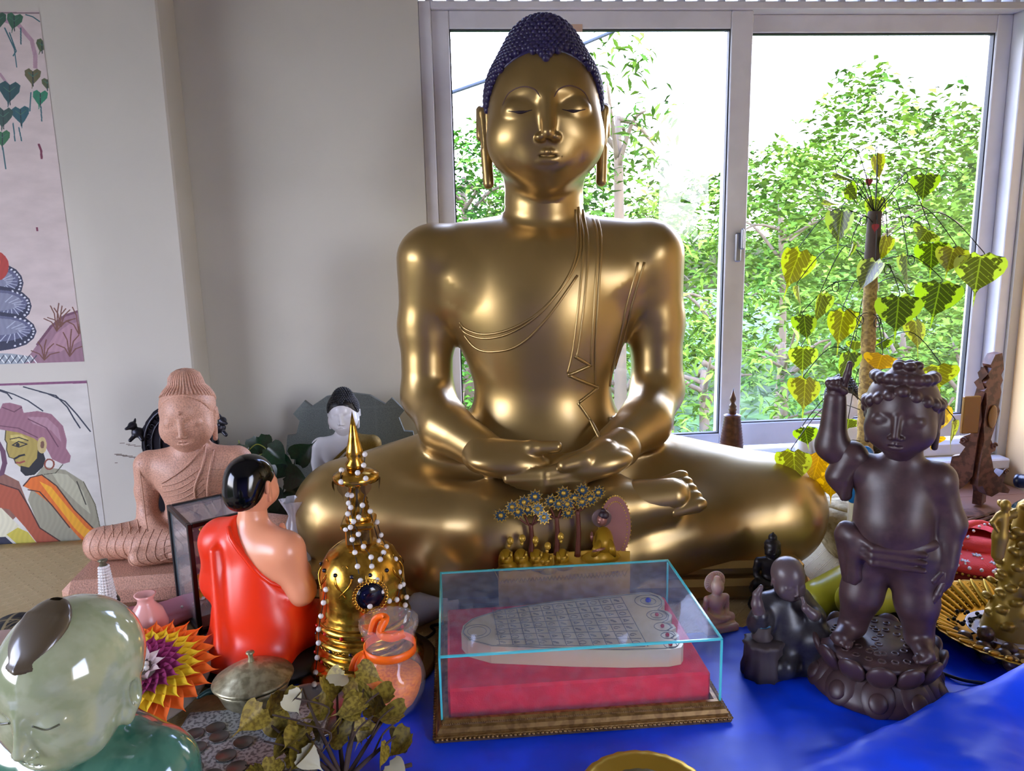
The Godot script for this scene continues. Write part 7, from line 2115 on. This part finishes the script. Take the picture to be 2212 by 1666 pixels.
func build_tray() -> void:
	var at := V(0.895, 0.0, -1.06)
	var gold := M("gilt_plastic", Color(0.72, 0.56, 0.16), 0.32, 0.7)
	var t := thing("fluted_gold_tray", "round gold tray with embossed radiating flutes and scalloped rim", "tray", at)
	part(t, "well", lathe([[0.0, 0.004], [0.08, 0.004], [0.1, 0.012], [0.145, 0.033], [0.15, 0.034], [0.145, 0.03], [0.1, 0.007], [0.08, 0.0], [0.0, 0.0]], 96, func(a, y): return 1.0 + 0.025 * absf(sin(a * 21.0)) * smoothstep(0.01, 0.034, y)), gold)
	var pm := ball(1.0, 10, 6)
	for i in 42:
		var a := TAU * i / 42.0
		var o := part(t, "flute", pm, gold, V(cos(a) * 0.122, 0.0245, sin(a) * 0.122))
		o.basis = Basis(Vector3.UP, -a) * Basis(Vector3.BACK, 0.42) * Basis.from_scale(V(0.032, 0.004, 0.0062))
	var st := ST()
	var bm := ball(0.0016, 5, 3)
	for i in 42:
		for k in 7:
			var a := TAU * (i + 0.5) / 42.0
			st.append_from(bm, 0, Transform3D(Basis(), V(cos(a) * (0.1 + k * 0.0068), 0.0145 + k * 0.003, sin(a) * (0.1 + k * 0.0068))))
	part(t, "embossed_beads", st.commit(), gold).set_meta("kind", "stuff")
	# brown seeds
	var nut := M("brown_seed", Color(0.36, 0.26, 0.2), 0.3)
	tri(nut, speck(181, 0.03, Color(0.65, 0.6, 0.55), Color(1, 1, 1), 0.3, 0.65, 4), null, 18.0)
	for q in [[-0.1, 0.04, 0.0], [-0.078, 0.022, 0.0], [-0.108, 0.008, 0.0], [-0.086, 0.064, 0.0], [-0.064, 0.05, 0.0], [-0.088, 0.028, 0.017], [-0.11, 0.066, 0.004], [-0.07, 0.08, 0.0], [-0.09, 0.088, 0.002]]:
		tag(part(self, "brown_seed", ball(0.0125, 18, 10), nut, at + V(q[0], 0.0165 + q[2], q[1])), "round glossy brown seed heaped on the fluted gold tray", "seed", "brown seeds on the gold tray")
	var dk := M("dark_twig", Color(0.1, 0.08, 0.06), 0.8)
	var tw := thing("dark_dried_sprig", "dark dried flower sprig lying on the fluted gold tray", "sprig", at + V(-0.08, 0.016, -0.02), 30.0)
	for i in 2:
		var p0 := V(-0.03 + i * 0.045, 0.003, 0.01 - i * 0.025)
		part(tw, "stalk", tubem([p0, p0 + V(0.05, 0.006, 0.02)], 0.0016, 5), dk)
		for k in 18: place(tw, "bud", pm, dk, p0 + V(rng.randf_range(-0.028, 0.03), rng.randf_range(0.0, 0.008), rng.randf_range(-0.018, 0.02)), V(rng.randf_range(0, 90), rng.randf_range(0, 90), 0), rng.randf_range(0.0022, 0.004))
	var bk := thing("black_bead_bracelet", "black glossy beads lying at the front of the gold tray", "bracelet", at + V(0.0, 0.016, 0.085))
	for i in 22:
		var a := TAU * i / 22.0
		part(bk, "bead", ball(0.006, 10, 6), M("black_gloss", Color(0.015, 0.016, 0.03), 0.12), V(cos(a) * 0.042, 0.0, sin(a) * 0.022))

func build_right_small() -> void:
	# gold filigree figure on a white plate
	var at := V(0.85, 0.0145, -1.06)
	tag(part(self, "white_plate", lathe([[0.0, 0.0], [0.04, 0.0], [0.06, 0.005], [0.064, 0.008], [0.062, 0.009], [0.055, 0.006], [0.0, 0.004]], 40), M("white_china", Color(0.8, 0.8, 0.84), 0.2), at + V(0.02, 0, 0)), "white china plate under the gold filigree figure", "plate")
	var gm := M("matt_gold", Color(0.66, 0.54, 0.22), 0.42, 0.55)
	var t := thing("filigree_gold_figure", "matt gold ornament of crowded flowers and small figures at the table edge", "ornament", at + V(0.022, 0.0045, 0.0))
	var f := Field.new()
	f.cap(V(0, 0.0, 0), V(0, 0.02, 0), 0.045, 0.04, 0.01)
	f.cap(V(0, 0.03, 0), V(0.01, 0.2, 0), 0.03, 0.02, 0.01)
	for i in 70:
		var y := 0.02 + 0.0028 * i
		var a := i * 2.4
		var r := 0.034 - 0.00012 * i + 0.006 * sin(i * 1.7)
		f.ell(V(cos(a) * r, y, sin(a) * r), V(0.009, 0.006, 0.009) * (0.7 + 0.5 * fposmod(i * 0.618, 1.0)), 0.002, V(20 * sin(i), rad_to_deg(-a), 25))
	# a small standing figure at its side
	f.chain([V(-0.044, 0.165, 0.01), V(-0.043, 0.2, 0.01)], [0.011, 0.008], 0.004)
	f.chain([V(-0.044, 0.165, 0.01), V(-0.045, 0.135, 0.01)], [0.011, 0.009], 0.004)
	f.ell(V(-0.042, 0.216, 0.012), V(0.0075, 0.009, 0.008), 0.003)
	f.chain([V(-0.05, 0.2, 0.01), V(-0.062, 0.19, 0.014), V(-0.056, 0.178, 0.02)], [0.005, 0.004, 0.003], 0.003)
	f.chain([V(-0.036, 0.2, 0.01), V(-0.028, 0.208, 0.016)], [0.005, 0.004], 0.003)
	f.region(V(-0.075, -0.002, -0.06), V(0.065, 0.25, 0.06), 0.0046)
	later(f, t, "body", gm)
	# teal lacquered tray and a ribbed blue torch
	var tl := thing("teal_leaf_tray", "glossy teal pointed lacquer tray beside the carved stand", "tray", V(1.3, 0.0, -1.535), 20.0)
	var g := Field.new()
	g.ell(V(0.02, 0.03, 0), V(0.1, 0.012, 0.055), 0.01, V(0, 0, 4))
	g.cap(V(-0.05, 0.03, 0.0), V(-0.125, 0.045, 0.0), 0.014, 0.003, 0.03)
	g.ell(V(0.03, 0.045, 0), V(0.07, 0.01, 0.032), 0.006, Vector3.ZERO, 1)
	g.box(V(0.02, 0.009, 0), V(0.05, 0.01, 0.03), 0.004, 0.008)
	g.region(V(-0.14, 0.0, -0.07), V(0.14, 0.07, 0.07), 0.005)
	later(g, tl, "shell", M("teal_lacquer", Color(0.02, 0.27, 0.3), 0.15))
	part(tl, "black_strap", tubem(spline([V(-0.05, 0.03, 0.05), V(-0.085, 0.012, 0.06), V(-0.08, 0.005, 0.075), V(0.0, 0.005, 0.085), V(0.08, 0.008, 0.08)], 6), 0.004, 8), M("black_rubber", Color(0.02, 0.02, 0.025), 0.4))
	var tc := part(self, "ribbed_torch", lathe([[0.0, 0.0], [0.016, 0.0], [0.0165, 0.008], [0.0145, 0.01], [0.0165, 0.012], [0.0145, 0.018], [0.0165, 0.02], [0.0145, 0.026], [0.0165, 0.028], [0.0145, 0.034], [0.0165, 0.036], [0.015, 0.042], [0.015, 0.1], [0.0, 0.102]], 24), M("navy_plastic", Color(0.04, 0.09, 0.2), 0.3), V(1.29, 0.075, -1.6))
	tc.rotation = V(80, 20, 0) * D
	tag(tc, "ribbed dark blue torch lying on the teal lacquer tray", "torch")
	# black lead winding on the blue satin
	tag(part(self, "black_cable", tubem(spline([V(0.73, 0.0045, -1.1), V(0.71, 0.0045, -1.06), V(0.70, 0.0045, -1.0), V(0.72, 0.0045, -0.965), V(0.75, 0.0045, -0.95)], 8), 0.0025, 7), M("black_rubber", Color(0.02, 0.02, 0.025), 0.4)), "thin black cable winding over the blue satin by the gold tray", "cable")

# ---------------------------------------------------------------- garden beyond the window
func build_outside() -> void:
	var gm := M("grass_slope", Color(0.3, 0.42, 0.14), 0.95)
	tri(gm, speck(201, 0.02, Color(0.5, 0.6, 0.4), Color(1, 1, 1), 0.3, 0.7, 5), null, 0.2)
	struct("garden_ground", boxm(V(8, -4.1, -34), V(120, 0.2, 60)), gm)
	var trees := [["dense", 0.23, 1.31, -10.0, 0.87, 0.70, "small-leaved dense green tree beyond the left window pane"],
		["mango", 1.76, 1.83, -8.0, 0.51, 0.88, "sparse tree top with drooping starry leaf clusters against the sky"],
		["mango", 2.43, 0.07, -8.5, 0.78, 0.88, "bright tree with long leaf clusters beside the gilded figure's shoulder"],
		["broad", 8.47, 1.25, -15.0, 2.20, 2.20, "tallest broad green tree rising behind the foil tree"],
		["broad", 5.71, 0.89, -13.0, 1.34, 1.18, "rounded green tree next to the middle window post"],
		["broad", 13.86, 1.14, -19.6, 2.06, 2.42, "leafy dark green tree beside the right window jamb"],
		["mango", 4.25, -0.75, -9.5, 1.13, 1.01, "long-leaved shrub low behind the middle window post"],
		["mango", 2.54, -0.71, -7.5, 0.66, 0.70, "light green shrub low in the left window pane"],
		["broad", 6.17, -0.75, -10.0, 1.33, 1.20, "mid green bush behind the foil tree's trunk"],
		["dense", 0.17, -0.61, -8.0, 0.83, 0.87, "dense bush seen between the gilded figure's arm and waist"],
		["broad", 5.3, -0.76, -7.2, 0.74, 0.88, "low bush behind the carved wooden stand"],
		["broad", 2.62, 0.56, -16.0, 2.20, 1.72, "broad tree mostly hidden behind the gilded figure's head"],
		["mango", 4.40, -1.28, -8.0, 0.92, 0.67, "lowest leafy shrub above the right window sill"],
		["broad", 2.61, -0.87, -24.0, 4.76, 2.74, "distant wide tree behind the dense small-leaved tree"],
		["broad", 8.51, -0.73, -24.0, 4.40, 2.93, "distant wide tree behind the middle window post"],
		["broad", 15.85, -0.70, -26.0, 4.86, 3.24, "distant wide tree behind the foil tree"],
		["broad", 20.18, -0.46, -25.0, 4.10, 3.79, "distant wide tree behind the right window jamb"],
		["mango", 1.97, -0.94, -9.0, 1.00, 1.11, "leafy shrub hidden low behind the gilded figure's arm"]]
	var trunk := M("tree_bark", Color(0.45, 0.38, 0.3), 0.9)
	for i in trees.size():
		var q: Array = trees[i]
		var far: float = -q[3]
		var ground := -4.0
		var t := thing("garden_tree", q[6], "tree", V(q[1], ground, q[3]), 0.0, "trees in the garden")
		var cy: float = q[2] - ground
		var rx: float = q[4]
		var ry: float = q[5]
		var st := ST()
		tube(st, spline([V(0, 0, 0), V(0.08 * rx, cy * 0.5, 0), V(0, cy, 0)], 4), [0.09, 0.085, 0.08, 0.075, 0.07, 0.062, 0.055, 0.05, 0.03], 7)
		for k in 6:
			var a := k * 1.05 + i
			tube(st, spline([V(0, cy - ry * 0.6 + 0.1 * k, 0), V(cos(a) * rx * 0.4, cy - ry * 0.1, sin(a) * rx * 0.4), V(cos(a) * rx * 0.75, cy + ry * 0.35 * sin(k), sin(a) * rx * 0.75)], 3), [0.035, 0.03, 0.025, 0.022, 0.018, 0.014, 0.008], 5)
		part(t, "trunk", fin(st), trunk)
		# leaves in sprays
		var size: float = {"mango": 0.02, "broad": 0.0145, "dense": 0.011}[q[0]] * far
		var lm := blade(size, size * (0.27 if q[0] == "mango" else 0.5))
		var area := rx * ry / (size * size)
		var sprays := int(clampf(area * {"mango": 3.4, "broad": 4.6, "dense": 4.5}[q[0]], 60, 2200))
		if i == 1: sprays = int(sprays * 0.75)
		if i == 0 or i == 9: sprays = int(sprays * 1.6)
		var per := 9
		var mm := MultiMesh.new()
		mm.transform_format = MultiMesh.TRANSFORM_3D
		mm.use_colors = true
		mm.mesh = lm
		mm.instance_count = sprays * per
		for s in sprays:
			var d := V(rng.randfn(), rng.randfn(), rng.randfn()).normalized()
			var rr := 0.55 + 0.5 * sqrt(rng.randf())
			var c := V(d.x * rx * rr, cy + d.y * ry * rr + 0.12 * ry * sin(d.x * 7.0 + i), d.z * rx * 0.8 * rr)
			var tone := rng.randf()
			var base := Color(0.03, 0.085, 0.008).lerp(Color(0.2, 0.34, 0.035), tone)
			if q[0] == "dense": base = Color(0.02, 0.085, 0.01).lerp(Color(0.13, 0.32, 0.03), tone)
			for k in per:
				var a := TAU * k / per + tone * 3.0
				var droop := rng.randf_range(-0.9, 0.35) if q[0] == "mango" else rng.randf_range(-0.6, 0.6)
				var b := Basis(Vector3.UP, a) * Basis(Vector3.RIGHT, -droop) * Basis(Vector3.BACK, rng.randf_range(-0.7, 0.7))
				mm.set_instance_transform(s * per + k, Transform3D(b.scaled(Vector3.ONE * rng.randf_range(0.75, 1.2)), c + V(rng.randfn(), rng.randfn(), rng.randfn()) * size * 0.45))
				mm.set_instance_color(s * per + k, base * rng.randf_range(0.8, 1.15))
		var o := MultiMeshInstance3D.new()
		o.name = "foliage"
		o.multimesh = mm
		o.material_override = M("tree_leaf", Color(1, 1, 1), 0.9, 0.0, {"metallic_specular": 0.1, "vertex_color_use_as_albedo": true, "backlight_enabled": true, "backlight": Color(0.12, 0.18, 0.02)})
		t.add_child(o)
		o.set_meta("kind", "stuff")
	tag(part(self, "overhead_cable", tubem(spline([V(-3.0, 0.65, -5.5), V(0.075, 1.712, -6.0), V(1.33, 2.2, -6.3), V(6.0, 4.2, -7.0)], 6), 0.014, 6), M("cable_grey", Color(0.16, 0.2, 0.24), 0.7)), "dark overhead cable crossing the sky behind the gilded figure's head", "cable")

func blade(l: float, w: float) -> ArrayMesh:   # a pointed leaf along z, folded at the midrib
	var st := ST()
	var a := V(0, 0, 0)
	var m1 := V(0, 0, l * 0.45)
	var tip := V(0, -l * 0.12, l)
	for s in [-1.0, 1.0]:
		var e := V(s * w * 0.5, w * 0.18, l * 0.42)
		for p in ([a, e, m1, m1, e, tip] if s > 0 else [a, m1, e, m1, tip, e]): st.add_vertex(p)
	return fin(st)
# ---------------------------------------------------------------- distance fields meshed as surface nets
class Field:
	var ty := PackedInt32Array()
	var op := PackedInt32Array()
	var pa := PackedVector3Array()
	var pb := PackedVector3Array()
	var ra := PackedFloat32Array()
	var rb := PackedFloat32Array()
	var kk := PackedFloat32Array()
	var il := PackedFloat32Array()
	var xf: Array[Transform3D] = []
	var boxes: Array = []
	var verts := PackedVector3Array()
	var norms := PackedVector3Array()
	var inds := PackedInt32Array()
	func _add(t: int, o: int, a: Vector3, b: Vector3, r0: float, r1: float, k: float, x: Transform3D) -> void:
		ty.append(t); op.append(o); pa.append(a); pb.append(b); ra.append(r0); rb.append(r1); kk.append(maxf(k, 1e-5)); xf.append(x)
		il.append(1.0 / maxf(b.length_squared(), 1e-12))
	func cap(a: Vector3, b: Vector3, r0: float, r1: float, k := 0.01, o := 0) -> void:
		_add(0, o, a, b - a, r0, r1 - r0, k, Transform3D())
	func chain(pts: Array, rs: Array, k := 0.01, o := 0) -> void:
		for i in pts.size() - 1: cap(pts[i], pts[i + 1], rs[i], rs[i + 1], k, o)
	func ell(c: Vector3, r: Vector3, k := 0.01, rot := Vector3.ZERO, o := 0) -> void:
		var x := Transform3D(Basis.from_euler(rot * PI / 180.0), c).affine_inverse()
		_add(1, o, r, Vector3.ONE, 0, 0, k, x)
	func box(c: Vector3, h: Vector3, r: float, k := 0.01, rot := Vector3.ZERO, o := 0) -> void:
		var x := Transform3D(Basis.from_euler(rot * PI / 180.0), c).affine_inverse()
		_add(2, o, h - Vector3(r, r, r), Vector3.ONE, r, 0, k, x)
	func cut(n: Vector3, c: Vector3, k := 0.002) -> void:   # takes away the side the normal points to
		_add(3, 1, n.normalized(), Vector3.ONE, -n.normalized().dot(c), 0, k, Transform3D())
	func one(i: int, p: Vector3) -> float:
		var t := ty[i]
		if t == 0:
			var q := p - pa[i]
			var h := clampf(q.dot(pb[i]) * il[i], 0.0, 1.0)
			return (q - pb[i] * h).length() - ra[i] - rb[i] * h
		if t == 1:
			var q := xf[i] * p
			var r := pa[i]
			var u := q / r
			var k0 := u.length()
			var k1 := (u / r).length()
			return k0 * (k0 - 1.0) / maxf(k1, 1e-6) if k0 > 1e-4 else -minf(r.x, minf(r.y, r.z))
		if t == 2:
			var q := (xf[i] * p).abs() - pa[i]
			return q.max(Vector3.ZERO).length() + minf(maxf(q.x, maxf(q.y, q.z)), 0.0) - ra[i]
		return -(p.dot(pa[i]) + ra[i])
	func ev(p: Vector3, ix: PackedInt32Array) -> float:
		var d := 10.0
		for i in ix:
			var e := 0.0
			var t := ty[i]
			if t == 0:
				var q := p - pa[i]
				var h := clampf(q.dot(pb[i]) * il[i], 0.0, 1.0)
				e = (q - pb[i] * h).length() - ra[i] - rb[i] * h
			else:
				e = one(i, p)
			var k := kk[i]
			if op[i] == 0:
				var m := k - absf(d - e)
				d = minf(d, e)
				if m > 0.0: d -= m * m * 0.25 / k
			else:
				e = -e
				var m := k - absf(d - e)
				d = maxf(d, e)
				if m > 0.0: d += m * m * 0.25 / k
		return d
	func all() -> PackedInt32Array:
		var ix := PackedInt32Array()
		for i in ty.size(): ix.append(i)
		return ix
	func subset(c: Vector3, rad: float, ix: PackedInt32Array) -> PackedInt32Array:
		var d := ev(c, ix)
		var out := PackedInt32Array()
		for i in ix:
			var e := one(i, c)
			if op[i] == 0:
				if e - rad <= d + rad + kk[i] or d < 0.0 and e < rad: out.append(i)
			elif -e + rad >= d - rad - kk[i]: out.append(i)
		return out
	func region(lo: Vector3, hi: Vector3, h: float) -> Field:
		boxes.append([lo, hi, h]); return self
	func ray(p: Vector3, dir: Vector3, far := 2.0) -> Vector3:
		var ix := all()
		var t := 0.0
		for n in 60:
			var d := ev(p + dir * t, ix)
			if d < 0.00015: break
			t += d * 0.9
			if t > far: break
		return p + dir * t
	func grad(p: Vector3, ix: PackedInt32Array) -> Vector3:
		var e := 0.0006
		var a := Vector3(1, -1, -1)
		var b := Vector3(-1, -1, 1)
		var c := Vector3(-1, 1, -1)
		return (a * ev(p + a * e, ix) + b * ev(p + b * e, ix) + c * ev(p + c * e, ix) + Vector3.ONE * ev(p + Vector3.ONE * e, ix)).normalized()
	func compute() -> void:
		for b in boxes:
			if b[0] is String:
				var g: Field = b[1]
				g.compute()
				var base := verts.size()
				verts.append_array(g.verts)
				norms.append_array(g.norms)
				for i in g.inds: inds.append(i + base)
			else: net(b[0], b[1], b[2])
	func net(lo: Vector3, hi: Vector3, h: float) -> void:
		var n := Vector3i(((hi - lo) / h).ceil())
		var sx := n.x + 2
		var sxy := sx * (n.y + 2)
		var cells := {}
		var edges := PackedInt32Array()
		var B := 16
		var every := all()
		for bz in range(0, n.z, B):
			for by in range(0, n.y, B):
				for bx in range(0, n.x, B):
					var rad := h * B * 0.9
					var c := lo + Vector3(bx + B * 0.5, by + B * 0.5, bz + B * 0.5) * h
					if absf(ev(c, every)) > rad * 1.45: continue
					var s1 := subset(c, rad * 1.3, every)
					for cz in range(bz, mini(bz + B, n.z), 4):
						for cy in range(by, mini(by + B, n.y), 4):
							for cx in range(bx, mini(bx + B, n.x), 4):
								var c2 := lo + Vector3(cx + 2, cy + 2, cz + 2) * h
								var r2 := h * 3.7
								if absf(ev(c2, s1)) > r2 * 1.4: continue
								var s2 := subset(c2, r2 * 1.3, s1)
								_block(lo, h, cx, cy, cz, n, s2, cells, edges, sx, sxy)
		for i in range(0, edges.size(), 3):
			var key := edges[i]
			var ax := edges[i + 1]
			var d1 := 1 if ax == 2 else (sx if ax == 0 else sxy)
			var d2 := sx if ax == 2 else (sxy if ax == 0 else 1)
			var a: int = cells.get(key, -1)
			var b: int = cells.get(key - d1, -1)
			var c: int = cells.get(key - d1 - d2, -1)
			var d: int = cells.get(key - d2, -1)
			if a < 0 or b < 0 or c < 0 or d < 0: continue
			if edges[i + 2] == 1:
				inds.append_array(PackedInt32Array([a, c, b, a, d, c]))
			else:
				inds.append_array(PackedInt32Array([a, b, c, a, c, d]))
	func _block(lo: Vector3, h: float, cx: int, cy: int, cz: int, n: Vector3i, ix: PackedInt32Array, cells: Dictionary, edges: PackedInt32Array, sx: int, sxy: int) -> void:
		var v := PackedFloat32Array()
		v.resize(125)
		var w := 0
		var neg := 0
		for z in 5:
			for y in 5:
				for x in 5:
					var e := ev(lo + Vector3(cx + x, cy + y, cz + z) * h, ix)
					v[w] = e
					if e < 0.0: neg += 1
					w += 1
		if neg == 0 or neg == 125: return
		for z in 4:
			if cz + z >= n.z: break
			for y in 4:
				if cy + y >= n.y: break
				for x in 4:
					if cx + x >= n.x: break
					var o := x + y * 5 + z * 25
					var a := v[o]
					var b := v[o + 1]
					var c := v[o + 5]
					var d := v[o + 6]
					var e := v[o + 25]
					var f := v[o + 26]
					var g := v[o + 30]
					var i := v[o + 31]
					var s := int(a < 0.0) + int(b < 0.0) + int(c < 0.0) + int(d < 0.0) + int(e < 0.0) + int(f < 0.0) + int(g < 0.0) + int(i < 0.0)
					if s == 0 or s == 8: continue
					var gr := Vector3(b + d + f + i - a - c - e - g, c + d + g + i - a - b - e - f, e + f + g + i - a - b - c - d) * (0.25 / h)
					var sum := Vector3.ZERO
					var m := 0
					if (a < 0.0) != (b < 0.0): sum += Vector3(a / (a - b), 0, 0); m += 1
					if (c < 0.0) != (d < 0.0): sum += Vector3(c / (c - d), 1, 0); m += 1
					if (e < 0.0) != (f < 0.0): sum += Vector3(e / (e - f), 0, 1); m += 1
					if (g < 0.0) != (i < 0.0): sum += Vector3(g / (g - i), 1, 1); m += 1
					if (a < 0.0) != (c < 0.0): sum += Vector3(0, a / (a - c), 0); m += 1
					if (b < 0.0) != (d < 0.0): sum += Vector3(1, b / (b - d), 0); m += 1
					if (e < 0.0) != (g < 0.0): sum += Vector3(0, e / (e - g), 1); m += 1
					if (f < 0.0) != (i < 0.0): sum += Vector3(1, f / (f - i), 1); m += 1
					if (a < 0.0) != (e < 0.0): sum += Vector3(0, 0, a / (a - e)); m += 1
					if (b < 0.0) != (f < 0.0): sum += Vector3(1, 0, b / (b - f)); m += 1
					if (c < 0.0) != (g < 0.0): sum += Vector3(0, 1, c / (c - g)); m += 1
					if (d < 0.0) != (i < 0.0): sum += Vector3(1, 1, d / (d - i)); m += 1
					var key := (cx + x) + (cy + y) * sx + (cz + z) * sxy
					var p := lo + (Vector3(cx + x, cy + y, cz + z) + sum / m) * h
					var nn := grad(p, ix)
					p -= nn * clampf(ev(p, ix), -h * 0.5, h * 0.5)
					cells[key] = verts.size()
					verts.append(p)
					norms.append(nn)
					if (a < 0.0) != (b < 0.0): edges.append_array(PackedInt32Array([key, 0, int(a < 0.0)]))
					if (a < 0.0) != (c < 0.0): edges.append_array(PackedInt32Array([key, 1, int(a < 0.0)]))
					if (a < 0.0) != (e < 0.0): edges.append_array(PackedInt32Array([key, 2, int(a < 0.0)]))
	func mesh() -> ArrayMesh:
		var arr := []
		arr.resize(Mesh.ARRAY_MAX)
		arr[Mesh.ARRAY_VERTEX] = verts
		arr[Mesh.ARRAY_NORMAL] = norms
		arr[Mesh.ARRAY_INDEX] = inds
		var am := ArrayMesh.new()
		am.add_surface_from_arrays(Mesh.PRIMITIVE_TRIANGLES, arr)
		return am
